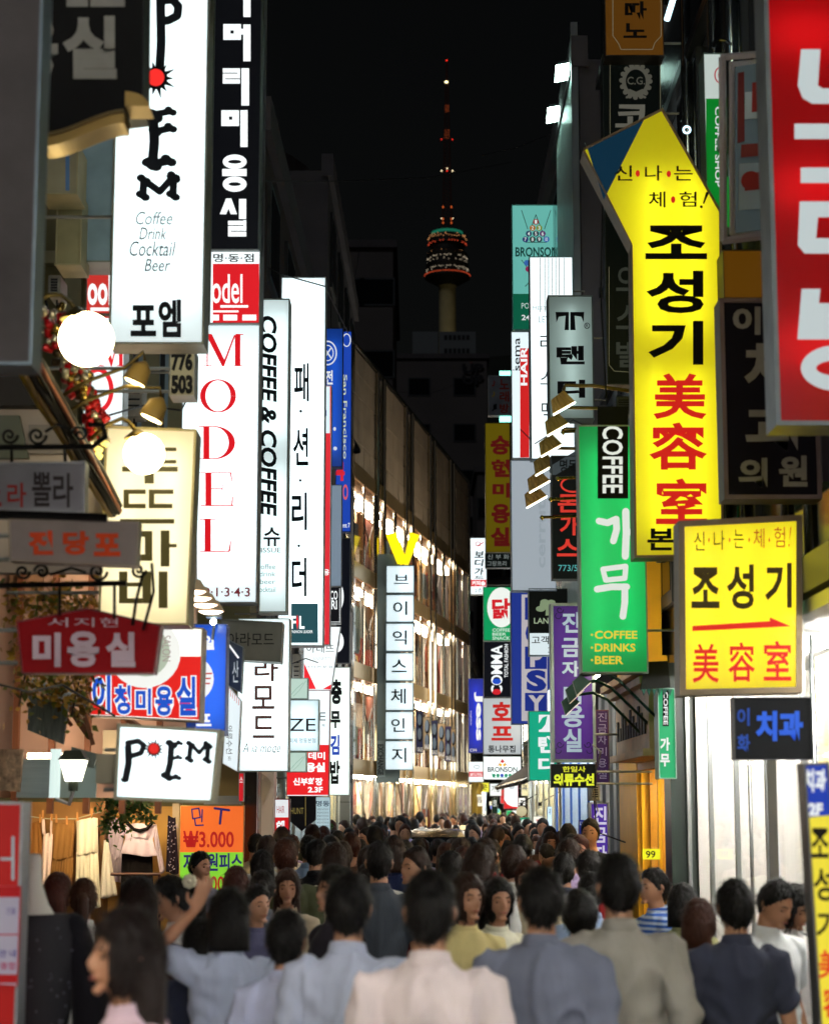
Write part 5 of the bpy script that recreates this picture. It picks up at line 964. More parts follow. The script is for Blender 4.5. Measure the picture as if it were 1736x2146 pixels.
for i, (u0, u1, v0, v1, c) in enumerate(((871, 886, 1490, 1578, '#1c2450'), (886, 901, 1503, 1572, '#9a8c74'), (902, 917, 1510, 1584, '#1c2450'), (915, 932, 1516, 1588, '#b09a78'), (931, 945, 1522, 1596, '#2a2452'), (943, 954, 1528, 1598, '#a08a6a'))):
    Y = WF.p(WF.at_u((u0+u1)/2)-0, 0, 0).y-.8
    sign('sale_banner', ('first', 'second', 'third', 'fourth', 'fifth', 'sixth')[i]+' from the left of the SALE banners under the glass store windows', Y, (u0, v0, u1, v1), c, [('C', (u0+u1)/2+1, v0+20, (u1-u0)*.34, 15, '#14161c'), ('C', (u0+u1)/2, v0+18, (u1-u0)*.27, 12, '#6c7c92'), ('C', (u0+u1)/2+1, v0+50, (u1-u0)*.34, 15, '#14161c'), ('C', (u0+u1)/2, v0+48, (u1-u0)*.27, 12, '#6c7c92'), T('SALE', u0+3, v1-12, u1-1, v1-3, '#e8ecf8', .03)], lvl=0, depth=.02, rim='#5a5040', rw=.5, fmat=mat('banner_'+c, c, .8), cat='banner', group='SALE banners along the glass store', mounts=-99)
for k, (W_, a0, a1, z0, z1, c, l_, lab) in enumerate(((WF, 0, 0, 0, 0, '', 0, ''),)): pass
def fascia(W_, a0, a1, z0, z1, c, l_, lab, txt=None):  # lightboxes added along the walls to brighten the facades opposite
    r = thing('fascia_sign', lab, 'sign', tuple(W_.p((a0+a1)/2, -.1, z0))); m = MB(); W_.box(m, a0, a1, -.14, -.005, z0, z1); m.build('cabinet', GREY, r)
    m = MB(); m.flat([W_.p(a0+.03, -.145, z0+.03), W_.p(a1-.03, -.145, z0+.03), W_.p(a1-.03, -.145, z1-.03), W_.p(a0+.03, -.145, z1-.03)]); f_ = m.build('face', glow('fascia_'+c+str(l_), c, l_, 'AUTO'), r)
# far end ---------------------------------------------------------
WG_ = Wall((1.95, 66), (3.8, 100), 1)
building('far_left_building', 'dim building just past the glass store at the far end of the street', WG_, 7, 6, CONC2, z0=3, floors=2)
shopfront('golden lit clothes shop past the glass store', WG_, .2, 10, 3, '#f0d880', 7, bays=4, lcol='#fff0c0')
shopfront('white lit shop near the far end of the street', WG_, 10.4, 30, 3, '#f4f4ec', 14, bays=6)
WH_ = Wall((1.0, 112), (8, 112), 1)
building('end_building', 'dim building closing the far end of the street behind the crowd', Wall((-2, 112), (12, 112), 1), 9, 6, CONC2, z0=0, floors=2)
for i, (u0, v0, u1, v1, c, t, Yq, lab) in enumerate(((1000, 1640, 1024, 1660, '#e8e040', '옷', 72, 'small yellow lit sign far down the street left of centre'), (1026, 1642, 1050, 1668, '#e8f0f0', '가방', 76, 'small white lit sign far down the street'), (1048, 1655, 1060, 1684, '#d02c2c', '신발', 80, 'tiny red sign far down the street'),
        (1030, 1672, 1042, 1710, '#0c2018', '안경', 70, 'tiny dark green upright sign far down the street'), (1060, 1698, 1082, 1712, '#e8ecec', '명동', 74, 'tiny white sign above the far heads'), (1003, 1700, 1018, 1728, '#f8f0d8', '모자', 78, 'tiny cream upright sign between the far heads'), (1022, 1712, 1040, 1726, '#e03838', '양말', 82, 'tiny red flat sign over the last heads'), (1044, 1708, 1056, 1730, '#f4fcff', '컵', 84, 'tiny bluish white sign at the far end'), (1086, 1672, 1100, 1688, '#f0f0f0', '책', 60, 'tiny white square sign above the paper lantern'), (1120, 1675, 1134, 1700, '#ffd890', '빵', 44, 'small amber sign above the tiny 호프 sign'), (1146, 1690, 1156, 1740, '#c8e8ff', '시계', 31, 'narrow pale blue sign under the shiny canopy'), (1092, 1640, 1106, 1668, '#d8c890', '카페', 50, 'small cream sign by the paper lantern'), (995, 1665, 1012, 1690, '#f4ecd8', '세일', 67, 'tiny cream sign over the golden clothes shop'))):
    sign('far_sign', lab, Yq, (u0, v0, u1, v1), c, [T(t, u0+3, v0+4, u1-3, v0+4+min(14, v1-v0-8), '#202428' if lum(c) > .1 else WH, .02)], lvl=1.0, depth=.15, rim='#888c8c', rw=.6, mounts=-99)
rr = random.Random(31)
cn = (('white', '#f4faff'), ('cream', '#f8ecc8'), ('green', '#28b070'), ('red', '#d83028'), ('blue', '#3858d0'), ('amber', '#f0b848'), ('pink', '#f0a8b8'), ('teal', '#60c8c0'), ('yellow', '#f0e040'), ('pale blue', '#b8dcf8'), ('lime', '#b8e050'), ('orange', '#f07828'), ('ivory', '#f8f4e0'), ('violet', '#8858c8'))
for i, (nm, c) in enumerate(cn):
    u = 988+(i*37 % 108)+rr.uniform(-2, 2); v = 1655+(i*23 % 62)+rr.uniform(-3, 3); wd, hg_ = ((9, 18), (16, 9), (12, 13))[i % 3]; Yq = 69+i*2.2
    sign('far_sign', 'tiny %s sign in the cluster over the farthest heads' % nm, Yq, (u, v, u+wd, v+hg_), c, [T(('옷', '신발', '커피', '미용', '가방')[i % 5], u+2, v+3, u+wd-2, v+3+hg_*.35, '#202428' if lum(c) > .2 else WH, .02)], lvl=1.15, depth=.15, rim='#888c8c', rw=.5, mounts=-99)
# dim buildings and roofs beyond
def far_block(name, label, u0, u1, vt, Y, dp, m, extra=None):
    a = P(u0, 1200, Y).x; b = P(u1, 1200, Y).x; zt = P((u0+u1)/2, vt, Y).z
    r = thing(name, label, 'building', ((a+b)/2, Y+dp/2, 0)); MB().box(a, b, Y, Y+dp, 0, zt).build('wall', m, r)
    MB().box(a-.2, b+.2, Y-.2, Y+dp, zt, zt+.4).build('parapet', CONC, r)
    n = max(2, int((b-a)/3.5)); nz = max(2, int(zt/3.6))
    for i in range(n):
        for k in range(1, nz):
            x = a+(b-a)*(i+.5)/n; z = zt*(k+.4)/nz; o = MB().box(x-.9, x+.9, Y-.06, Y-.003, z-.8, z+.7).build('window', mat('window_frame_dark', '#3f4244', .5, .5), r)
            MB().box(x-.8, x+.8, Y-.07, Y-.062, z-.7, z+.6).build('pane', mat('dark_pane', '#0b0e12', .12, spec=.8), o)
    return r
farm = mat('far_render', '#55504e', .85, var=.2, vscale=.2)
far_block('far_office_block', 'tall dark plain block rising behind the glass store', 690, 822, 520, 96, 20, farm)
far_block('far_roof_block', 'dim grey block with rooftop billboards below the tower', 830, 1022, 752, 150, 14, farm)
rb = far_block('far_side_block', 'dark block at the far right behind the mustard sign', 1000, 1110, 990, 128, 10, farm)
for lab, u0, u1 in (('pale rooftop billboard at the left under the distant tower', 864, 917), ('rooftop billboard with a row of dark slots right under the tower', 920, 996)):
    Y = 152; a = P(u0, 720, Y).x; b = P(u1, 720, Y).x; z0 = P(u0, 748, Y).z; z1 = P(u0, 695, Y).z
    q = thing('rooftop_billboard', lab, 'billboard', ((a+b)/2, Y, z0)); MB().box(a, b, Y, Y+.4, z0, z1).build('panel', mat('dim_panel', '#6a7072', .7, emit=.012), q)
    for x in (a+.3, (a+b)/2, b-.3): MB().tube([(x, Y+.2, z0-1), (x, Y+.2, z0)], .12, 6).build('post', DARKM, q)
    if u0 > 900:
        for i in range(6):
            for z in (z0+.3, z1-.7): x = a+.4+i*(b-a-.8)/6; MB().box(x, x+.25, Y-.03, Y-.003, z, z+.4).build('slot', mat('slot_dark', '#15181a', .8), q)
letters(rb, 149.8, [T('UP', 968, 762, 1012, 782, '#2c2c30', .05), T('UP', 968, 785, 1012, 806, '#2c2c30', .05)], 0)
# right side ------------------------------------------------------
WN = Wall((2.3, -18), (2.3, 8.4), -1)
building('near_right_building', 'dark glossy building along the near right side of the street, mostly outside the frame', WN, 15, 5, CONC2, z0=3.2, floors=4)
WR1 = Wall((2.46, 8.4), (2.46, 24), -1)
tile = mat('black_cladding', '#131518', .18, .1, bump=.05, bscale=3, spec=.7)
rW = building('black_clad_building', 'tall black glossy clad building behind the yellow arrow sign', WR1, 15, 6, tile, z0=3.1, floors=4)
for a in (1.2, 2.9, 3.6, 5.2, 6.0, 7.5): m = MB(); m.tube([WR1.p(a, -.09, 3.2), WR1.p(a, -.09, 14.6)], .045, 8); m.build('downpipe', mat('pipe_steel', '#8c979c', .15, .95), rW, True)
for z in (4.3, 5.6, 7.0, 8.4, 9.8, 11.2): m = MB(); WR1.box(m, .2, 15.4, -.1, -.005, z, z+.1); m.build('ledge', mat('ledge_dark', '#2c3032', .3, .6), rW)
WR2 = Wall((2.16, 24), (2.16, 36), -1)
building('ribbed_building', 'dark building beyond the black clad one, its flank lit green by two floodlights', WR2, 11.7, 6, CONC, z0=3.0, floors=3)
rP = thing('floodlit_panel', 'tall ribbed pale metal panel washed by two teal floodlights', 'billboard', (2.1, 25.5, 4))
MB().box(2.10, 2.14, 24.0, 27.0, 4.0, 12.1).build('panel', mat('ribbed_pale', '#a9b8b4', .35, .5, var=.1), rP)
o = MB()
for i in range(24): o.box(2.085, 2.10, 24.02+i*.124, 24.08+i*.124, 4.0, 12.1)
o = o.build('ribs', mat('ribbed_pale', '#a9b8b4', .35, .5, var=.1), rP); o['kind'] = 'stuff'
MB().box(2.06, 2.15, 23.95, 24.0, 3.9, 12.2).build('frame', STEEL, rP)
for k, (u, v, lab) in enumerate(((1186, 147, 'upper teal white floodlight on an arm at the edge of the ribbed panel'), (1167, 235, 'lower teal white floodlight on an arm at the edge of the ribbed panel'))):
    Y = 24.4+1.7*k; c = P(u, v, Y); q = thing('floodlight', lab, 'floodlight', tuple(c), 'teal floodlights on the ribbed panel')
    MB().hexa([c+Vector(d) for d in ((-.16, -.1, -.06), (.14, -.1, .0), (.14, .14, .0), (-.16, .14, -.06), (-.12, -.1, .07), (.16, -.1, .13), (.16, .14, .13), (-.12, .14, .07))]).build('housing', DARKM, q)
    MB().hexa([c+Vector(d) for d in ((-.15, -.13, -.13), (.13, -.13, -.07), (.13, .13, -.065), (-.15, .13, -.125), (-.15, -.13, .02), (.14, -.13, .07), (.14, .13, -.06), (-.15, .13, -.12))]).build('lens', glow('flood', '#cffff0', 14), q)
    MB().tube([c+Vector((.1, .02, .08)), (2.1, c.y+.02, c.z+.02)], .02, 6).build('arm', DARKM, q)
WR3 = Wall((2.16, 36), (4.9, 84), -1)
building('far_right_building', 'dim low building along the far right side of the street', WR3, 8.2, 6, CONC2, z0=3.0, floors=2)
shopfront('lit shop window with steel frames behind the tiny 호프 sign', WR2, 6.2, 11.6, 2.9, '#d8d0b0', 5, bays=4, lcol='#fff4dc')
shopfront('blue framed shop window under the canopy on the right', WR2, .4, 5.8, 2.9, '#b8c8d8', 4, bays=4, frame=mat('blue_frame', '#2c5cb0', .4))
shopfront('far right shop window glowing white past the lantern', WR3, .4, 16, 2.8, '#e8e4c8', 6, bays=6)
shopfront('farthest right shop window glowing warm', WR3, 17, 44, 2.8, '#e8d8a8', 6, bays=6, lcol='#ffe8b0')
for W_, a0, a1, z0, z1, c, l_, lab in ((WR3, 1, 7, 3.1, 3.9, '#f0fbff', 5, 'added white fill lightbox flat on the right wall level with the car'), (WR3, 8, 14, 3.1, 4.0, '#ffe8b8', 5, 'added cream fill lightbox flat on the right wall past the paper lantern'), (WR3, 4, 9, 4.8, 6.4, '#f4fbff', 4, 'added upper white fill lightbox flat on the far right wall'), (WR3, 16, 26, 3.1, 4.2, '#f8f4e0', 5, 'added long pale fill lightbox opposite the end of the glass store'), (WR3, 12, 20, 5.0, 7.2, '#fff4e0', 4, 'added largest upper cream fill lightbox opposite the glass store'),
        (WR2, 1, 5, 3.1, 3.7, '#d8f0ff', 3, 'added bluish fill lightbox above the blue framed shop'), (WR2, 6.2, 11.5, 3.1, 3.8, '#fff0d0', 3, 'added warm fill lightbox above the steel framed shop'), (WC, .4, 6, 2.95, 3.5, '#f0f8ff', 3, 'added white fill lightbox above the bright left shop window'), (WC, 6.4, 12, 2.95, 3.6, '#ffe8d0', 3, 'added peach fill lightbox on the left beyond the hair academy sign')):
    fascia(W_, a0, a1, z0, z1, c, l_, lab)
# canopy with round lamps
q = thing('canopy', 'sloping canopy of shiny tubes with round lamps beneath on the right side', 'canopy', (1.7, 26, 2.5))
MB().hexa([(1.42, 24.2, 2.28), (2.15, 24.2, 2.75), (2.15, 33, 2.75), (1.42, 33, 2.28), (1.42, 24.2, 2.32), (2.15, 24.2, 2.80), (2.15, 33, 2.80), (1.42, 33, 2.32)]).build('sheet', mat('canopy_brown', '#4a3c28', .5), q)
for i in range(14): MB().tube([(1.36, 24.4+i*.62, 2.25), (2.15, 24.4+i*.62, 2.70)], .035, 8).build('rib', mat('chrome', '#c8c2b2', .15, 1), q, True)
for i in range(8): MB().lathe((1.72, 24.7+i*1.1, 2.42), [(0, -.012), (.10, -.012), (.11, .01)], 14).build('downlight', glow('downlight', '#fff2d8', 8), q)
# near right glass shop -------------------------------------------
WS = Wall((2.15, 8.5), (2.15, 15.4), -1)
q = shopfront('bright white glass shop front with steel door frames at the right', WS, 0, 6.9, 3.05, '#f0ece4', 9, bays=6, back=1.5, goods=False, lcol='#fff8f0', glassm=glass('clear_glass', (.97, .98, .98), .13, .02, 0))
for a0, a1, c in ((4.4, 5.1, '#f2dc9c'), (2.8, 3.6, '#d8e4ea'), (0.6, 1.8, '#c8dce4')): m = MB(); WS.box(m, a0, a1, .7, .78, .1, 3.0); m.build('display_panel', mat('panel_'+c, c, .6), q)
for a0 in (1.95, 3.3, 5.6):
    m = MB(); m.tube([WS.p(a0, .3, .1), WS.p(a0, .3, 3.0)], .014, 8); m.build('rail', FRAME, q, True)
m = MB(); WS.box(m, 2.9, 3.2, -.012, -.004, 1.35, 2.6); m.build('poster', mat('white_poster', '#d8dcdc', .5), q)
for i, z in enumerate((1.37, 1.27, 1.17)):
    m = MB(); m.tube([WS.p(2.05, -.07, z), WS.p(2.05, .02, z)], .012, 6); m.sphere(WS.p(2.05, -.08, z), .028, 10, 8); m.tube([WS.p(2.42, -.07, z), WS.p(2.42, .02, z)], .012, 6); m.sphere(WS.p(2.42, -.08, z), .028, 10, 8); m.tube([WS.p(2.05, -.05, z), WS.p(2.42, -.05, z)], .008, 6); m.build('door_pull', FRAME, q, True)
m = MB(); WS.box(m, 4.0, 4.5, -.02, -.004, 1.25, 1.42); m.build('door_plate', FRAME, q)
m = MB(); WS.box(m, -.05, 6.95, -.03, .05, 3.1, 3.3); m.build('fascia', mat('fascia_grey', '#5c6062', .4, .4), q)
m = MB(); m.box(2.05, 2.38, 15.45, 15.85, 0, 3.1); m.build('green_pillar', mat('green_stone', '#2b3a34', .3, spec=.6), q)
# yellow shop -----------------------------------------------------
WY = Wall((2.15, 15.9), (2.15, 21.7), -1)
YP = mat('yellow_paint', '#f0b826', .5, var=.08)
q = shopfront('yellow painted shop with display window and carved fascia', WY, .1, 2.6, 2.35, '#c89030', 5, bays=2, goods=True, lcol='#ffe0a0', frame=YP)
m = MB(); WY.box(m, 2.62, 4.2, -.02, .3, 0, 3.4); m.build('yellow_pillar', YP, q)
m = MB(); WY.box(m, 2.62, 4.2, -.02, .25, 3.4, 5.2); m.build('yellow_wall', YP, q)
m = MB(); WY.box(m, -.1, 2.5, -.22, .3, 2.42, 2.95); fa = m.build('fascia', mat('carved_wood', '#c8a470', .5, bump=.5, bscale=12, var=.2), q)
for z, d in ((2.95, .30), (3.02, .36), (2.36, .28)): m = MB(); WY.box(m, -.15, 2.55, -d, .3, z, z+.06); m.build('moulding', mat('carved_wood', '#c8a470', .5, bump=.5, bscale=12, var=.2), fa)
for i in range(11): m = MB(); a = .1+i*.21; WY.box(m, a, a+.12, -.235, -.222, 2.55, 2.55+.12+.13*((i*7) % 3)/2); m.build('carved_letter', mat('carved_dark', '#2a1c10', .6), fa)
for a0, a1 in ((.2, 2.3), (2.7, 4.1)): m = MB(); m.tube([WY.p(a0, -.36, 3.22), WY.p(a1, -.36, 3.22)], .02, 8); m.build('added_lamp_bar', glow('added_lamp_bar', '#ffe8c0', 55), q)  # lamp bars added to brighten the yellow wall and carved fascia
for k in range(4): m = MB(); WY.box(m, 4.3+k*.4, 4.6+k*.4, -.04-.03*(k % 2), .3, 0, 3.2); m.build('pilaster', mat('grey_blue_strip', ('#8e9aa8', '#4a4440', '#7c8a9c', '#5c5854')[k], .4, .3), q)
letters(thing('price_card', 'small yellow price card with black 99 in the yellow shop window', 'price card', (1.9, 15.5, 1.5)), 15.6, [Rr(1345, 1779, 1382, 1801, '#d8d820'), T('99', 1352, 1783, 1372, 1798, K, .02)], .9)  # paper card made to glow by its own emission
# canopy cap over the awning sign
q = thing('black_awning', 'small black pyramid canopy over the narrow green COFFEE sign', 'awning', (1.85, 15.2, P(1380, 1445, 15.2).z))
A = [P(u, v, Y) for u, v, Y in ((1350, 1387, 15.1), (1398, 1385, 15.1), (1404, 1440, 15.0), (1340, 1446, 15.0), (1352, 1390, 15.5), (1398, 1388, 15.5), (1402, 1440, 15.6), (1344, 1444, 15.6))]
MB().hexa([A[3], A[2], A[6], A[7], A[0], A[1], A[5], A[4]]).build('cover', mat('black_canvas', '#0d1110', .7), q)
for i in range(6): u = 1343+i*11; MB().prism([P(u, 1444, 14.98), P(u+10, 1444, 14.98), P(u+5, 1458, 14.98)], .02).build('valance', mat('green_canvas', '#1c5a4c', .7), q)
# ------------------------------------------------------------------ lamps
def gooseneck(name, label, pts, shade, glowm, group=None, shademat=None):
    r = thing(name, label, 'lamp', tuple(pts[0]), group); MB().tube(pts, .016, 8).build('arm', shademat or mat('brass_dark', '#6b5a2c', .4, .7), r, True); return r
hm_ = mat('olive_hood', '#b8964c', .55, 0, var=.15); hg = glow('hood_lamp', '#eefcf0', 5)
cent = ((1178, 843), (1165, 888), (1152, 932), (1140, 972), (1127, 1008), (1121, 1040))
for i, (u, v) in enumerate(cent):
    Y = (15.3, 16.3, 17.2, 18.1, 19.0, 19.8)[i]; c = P(u, v, Y); s = Y/F
    r = thing('sign_lamp', ('first and nearest', 'second', 'third', 'fourth', 'fifth', 'sixth and farthest')[i]+' olive hooded lamp of the slanting row on the right', 'lamp', tuple(c), 'olive hooded lamps in a row')
    k = 50*s*(1, .97, .95, .93, .92, .92)[i]
    q = lambda a, b, d: c+Vector((a*k, d*k, b*k))
    bot = [q(-.42, -.52, -.12), q(.52, .02, -.12), q(.52, .02, .12), q(-.42, -.52, .12)]; top = [q(-.50, .08, -.1), q(.05, .50, -.1), q(.05, .50, .1), q(-.50, .08, .1)]
    MB().hexa(bot+top).build('hood', hm_, r)
    up = Vector((-.03, 0, .05))*k
    MB().hexa([p-Vector((-.45, 0, .8))*-.0+Vector((.03, 0, -.05))*k for p in bot]+[p+Vector((.01, -.003, -.015))*k for p in bot]).build('lit_mouth', hg, r)
    for f in (.2, .4, .6, .8):
        a = top[0].lerp(top[1], f); b = bot[0].lerp(bot[1], f); MB().tube([a+Vector((0, -.012, 0)), b+Vector((0, -.012, 0))], .006, 4).build('rib', hm_, r)
    MB().tube([q(.05, .5, 0), q(.12, .75, 0), q(.9, .72, 0), q(1.8, .70, 0) if i else P(1240, 808, Y), (2.3, Y, (q(1.8, .1, 0).z))], .016, 8).build('arm', mat('brass_dark', '#6b5a2c', .4, .7), r, True)
for i, (u, v, Y, e) in enumerate(((1130, 1085, 17.2, 1212), (1148, 1047, 17.0, 1212), (1163, 1003, 16.8, 1212), (1174, 906, 16.6, 1212))):
    r = thing('brass_rod', 'brass rod with pointed tip, %s of four left of the green sign' % ('lowest', 'second lowest', 'third lowest', 'highest')[i], 'rod', tuple(P(u, v, Y)), 'brass rods left of the green sign')
    MB().tube([P(u, v, Y), P(u+5, v, Y), P(u+8, v-1, Y), P(e+60, v-6, Y)], 0, 8, [.004, .028, .014, .014]).build('rod', mat('brass_bright', '#a8963c', .25, .8), r, True)
for i, (u, v, Y) in enumerate(((1192, 1475, 16.2), (1200, 1450, 15.7), (1215, 1433, 15.2))):
    c = P(u, v, Y); k = 42*Y/F; r = thing('green_lamp', ('lowest', 'middle', 'uppermost')[i]+' of three small dark green hooded lamps under the green cafe sign', 'lamp', tuple(c), 'dark green hooded lamps')
    q = lambda a, b, d: c+Vector((a*k, d*k, b*k)); bot = [q(-.2, -.55, -.2), q(.5, .1, -.2), q(.5, .1, .2), q(-.2, -.55, .2)]; top = [q(-.4, .1, -.15), q(.0, .45, -.15), q(.0, .45, .15), q(-.4, .1, .15)]
    MB().hexa(bot+top).build('hood', mat('green_hood', '#1e4030', .4, .3), r)
    MB().hexa([p+Vector((.03, 0, -.04))*k for p in bot]+[p+Vector((.02, 0, -.02))*k for p in bot]).build('lit_mouth', glow('green_mouth', '#ffe8c0', .8), r)
    MB().tube([q(.0, .4, 0), q(1.2, .55, 0), q(1.9, .2, 0), (2.05, Y+.3, c.z-.35)], .013, 8).build('arm', mat('green_hood', '#1e4030', .4, .3), r, True)
def globe(u, v, Y, rad, label, e, pts):
    c = P(u, v, Y); r = thing('globe_lamp', label, 'lamp', tuple(c), 'warm globe lamps'); rr_ = rad*Y/F
    MB().sphere(c, rr_, 32, 20).build('globe', glow('globe', '#fff0b8', e*2.4), r, True)
    MB().lathe((c.x-.35*rr_, c.y, c.z+.72*rr_), [(.62*rr_, 0), (.6*rr_, .08*rr_), (.3*rr_, .35*rr_), (.1*rr_, .5*rr_)], 20).build('collar', mat('brass_dark', '#6b5a2c', .4, .7), r, True)
    MB().tube([P(a, b, Y) for a, b in pts], .012, 8).build('arm', mat('brass_dark', '#6b5a2c', .4, .7), r, True)
globe(181, 711, 9.2, 59, 'big glowing globe lamp on a curved brass arm at the upper left', 5, [(160, 655), (150, 635), (128, 618), (100, 618), (80, 630)])
globe(302, 951, 10.25, 44, 'smaller glowing globe lamp in front of the cream 도깨비 sign', 5, [(285, 905), (272, 885), (255, 877), (225, 890), (190, 920)])
for i, (u, v) in enumerate(((288, 785), (322, 860))):
    Y = 10.2; c = P(u, v, Y); k = 50*Y/F; r = thing('bell_lamp', ('upper', 'lower')[i]+' of two small bell shaped spot lamps hanging between the globes', 'lamp', tuple(c), 'bell spot lamps')
    q = lambda a, b, d=0: c+Vector((a*k, d*k, b*k))
    MB().tube([q(.35, .55), q(.2, .3), q(-.02, -.12), q(-.12, -.35)], 0, 16, [.1*k, .42*k, .5*k, .56*k]).build('bell', hm_, r, True)
    MB().tube([q(-.11, -.33), q(-.13, -.37)], .50*k, 16).build('bulb', glow('bell_bulb', '#ffe8a0', 9), r)
    MB().tube([q(.3, .5), q(.25, 1.0), P(262, 770-20*i+i*60, Y), P(180, 800+40*i, Y), P(130, 830+40*i, Y)], .011, 6).build('arm', mat('brass_dark', '#6b5a2c', .4, .7), r, True)
# row of shaded lamps right of the cream sign
for i in range(4):
    c = P(403+13*i, 1236+14*i, 11.6+.4*i); k = .055; r = thing('shaded_lamp', ('first', 'second', 'third', 'fourth')[i]+' of the small glowing shaded lamps stepping down right of the cream sign', 'lamp', tuple(c), 'small shaded lamps in a row')
    MB().lathe(tuple(c), [(.02, .07), (.05, .06), (.085, .0), (.09, -.01)], 16).build('shade', mat('cream_shade', '#b09a78', .5, emit=.25), r, True); MB().lathe((c.x, c.y, c.z-.012), [(0, -.02), (.05, -.015), (.082, 0)], 16).build('bulb', glow('peach_bulb', '#ffe0c0', 7), r, True)
    MB().tube([c+Vector((0, 0, .07)), c+Vector((-.1, .05, .12)), c+Vector((-.5, .1, .05))], .01, 6).build('arm', mat('white_arm', '#c8c8c8', .4), r)
q = P(447, 1300, 13.2); r = thing('small_spotlight', 'tiny bright spotlight on top of the blue sign', 'lamp', tuple(q)); MB().sphere(q+Vector((0, 0, -.01)), .022, 10, 8).build('bulb', glow('spot_bulb', '#e8fff8', 25), r); MB().box(q.x-.05, q.x+.05, q.y-.03, q.y+.12, q.z+.02, q.z+.07).build('housing', STEEL, r); MB().tube([q+Vector((0, .1, .02)), q+Vector((-.02, .15, -.12))], .01, 6).build('arm', STEEL, r)
# ------------------------------------------------------------------ left foreground details
q = thing('rustic_roof_edge', 'rustic sloping roof edge of bundled bamboo and copper coloured poles at the left', 'roof edge', tuple(P(60, 770, 8.9)))
pc = [mat('pole_gold', '#c8a030', .45, .1, var=.3), mat('pole_copper', '#c8744c', .5, .1, var=.3), mat('pole_dark', '#2c2216', .7, var=.3), mat('pole_tan', '#a8844c', .6, var=.3)]
for i in range(16):
    du = (i % 5)*12-26; dv = -(i//4)*6+R.uniform(-4, 4); pts = []
    for k in range(9):
        t = k/8; pts.append(P(62+180*t+du*(1-.5*t)+R.uniform(-3, 3), 772+308*t+dv+R.uniform(-2, 2), 8.9+1.5*t+(i//4)*.03))
    MB().tube(pts, .009+.005*(i % 3), 6).build('pole', pc[(i*3+i//3) % 4], q, True)
g = thing('gable_wall', 'dim greyish white gable wall under the rustic roof edge at the left', 'wall', tuple(P(20, 1080, 10.9)))
MB().prism([P(-60, 850, 10.7), P(105, 850, 10.7), P(240, 1085, 10.7), P(240, 1200, 10.7), P(-60, 1200, 10.7)], .1).build('plaster', mat('plaster_pink', '#b5a79c', .7, var=.15, vscale=2), g)
MB().prism([P(-60, 760, 10.6), P(60, 760, 10.6), P(110, 850, 10.6), P(-60, 850, 10.6)], .1).build('dark_gable', mat('dark_wood', '#201a18', .6, var=.3), g)
for u, v, w_, h_, c in ((-10, 870, 50, 90, '#5c6258'), (60, 890, 70, 60, '#8c8480'), (90, 980, 60, 80, '#c0a898')): MB().prism([P(u, v, 10.65), P(u+w_, v, 10.65), P(u+w_+20, v+h_, 10.65), P(u, v+h_, 10.65)], .04).build('gable_panel', mat('gp_'+c, c, .6), g)
q = thing('can_garland', 'garland of red and silver cans hanging beside the big globe lamp', 'garland', tuple(P(150, 780, 10.2)))
cm = [mat('can_red', '#c01a20', .3, .2), mat('can_silver', '#d8ccb0', .25, .6), mat('can_dark', '#4a3a24', .4, .4), mat('can_gold', '#c0a050', .2, .8)]
rr = random.Random(4)
for i in range(190):
    t = rr.random(); u = 90+t*120+rr.uniform(-8, 18+22*(1-t)); v = 640+t*290+rr.uniform(-30, 24)+(rr.uniform(-20, 60) if t < .5 else 0); c = P(u, v, 10.1+t*.5+rr.uniform(-.1, .1)); d = Vector((rr.uniform(-.5, .5), rr.uniform(-.6, .6), rr.uniform(-1, 1))).normalized()*.03
    MB().tube([c-d, c-d*.8, c+d*.8, c+d], 0, 10, [.015, .021, .021, .015]).build('can', cm[rr.choice((0, 0, 0, 1, 1, 2, 3))], q, True)
MB().tube([P(95, 630, 10.3), P(120, 700, 10.3), P(160, 800, 10.4), P(205, 920, 10.6)], .008, 5).build('cord', DARKM, q)
for i in range(3):
    c = P(206+rr.uniform(-12, 14), 925+i*13, 10.2); MB().tube([c, c+Vector((.035, 0, -.02))], .016, 8).build('yellow_light', glow('can_lit', '#ffe070', 1.6), q)
for nm, lab, sh, Y, c, rim in (('wall_cabinet', 'pale blue grey wall panel left of the tall white POEM sign', (168, 262, 238, 550), 12.0, '#7b8f92', '#6e745c'), ('ac_box', 'beige box with blue edged face under the gold moulding', (86, 302, 164, 408), 11.4, '#9a9478', '#a8a078'), ('lower_box', 'tall beige box under the blue edged one at the left', (118, 410, 172, 556), 11.8, '#8d8560', '#a39a70')):
    sign(nm, lab, Y, sh, c, [Rr(sh[0]+52, sh[1]+4, sh[0]+60, sh[3]-8, '#5880b0')] if nm == 'ac_box' else [], lvl=0, depth=.3, rim=rim, rw=3, cat='wall box')
q = thing('gold_moulding', 'curved gold moulding under the black Korean signboard', 'moulding', tuple(P(200, 280, 7.95)))
GM = mat('gold_lip', '#a88848', .4, .5, var=.15, vscale=6)
def swell(t): return 283-6*t-44*(t*t*(3-2*t))
up_ = [(88+172*i/16, swell(i/16)) for i in range(17)]; MB().prism([P(u, v, 7.92) for u, v in up_+[(260, 258)]+[(u, v+24) for u, v in up_[::-1]]], .16).build('lower_lip', GM, q)
MB().prism([P(u, v-5, 7.90) for u, v in up_+[(260, 243)]+[(u, v+6) for u, v in up_[::-1]]], .2).build('bead', mat('gold_bead', '#6b5a34', .4, .5), q)
ar = [(262+50*math.sin(t), 222-31*math.cos(t)*1.0) for t in [i*math.pi/2/8 for i in range(9)]]; MB().prism([P(u, v, 7.92) for u, v in [(262, 222)]+ar], .16).build('upper_lip', GM, q)
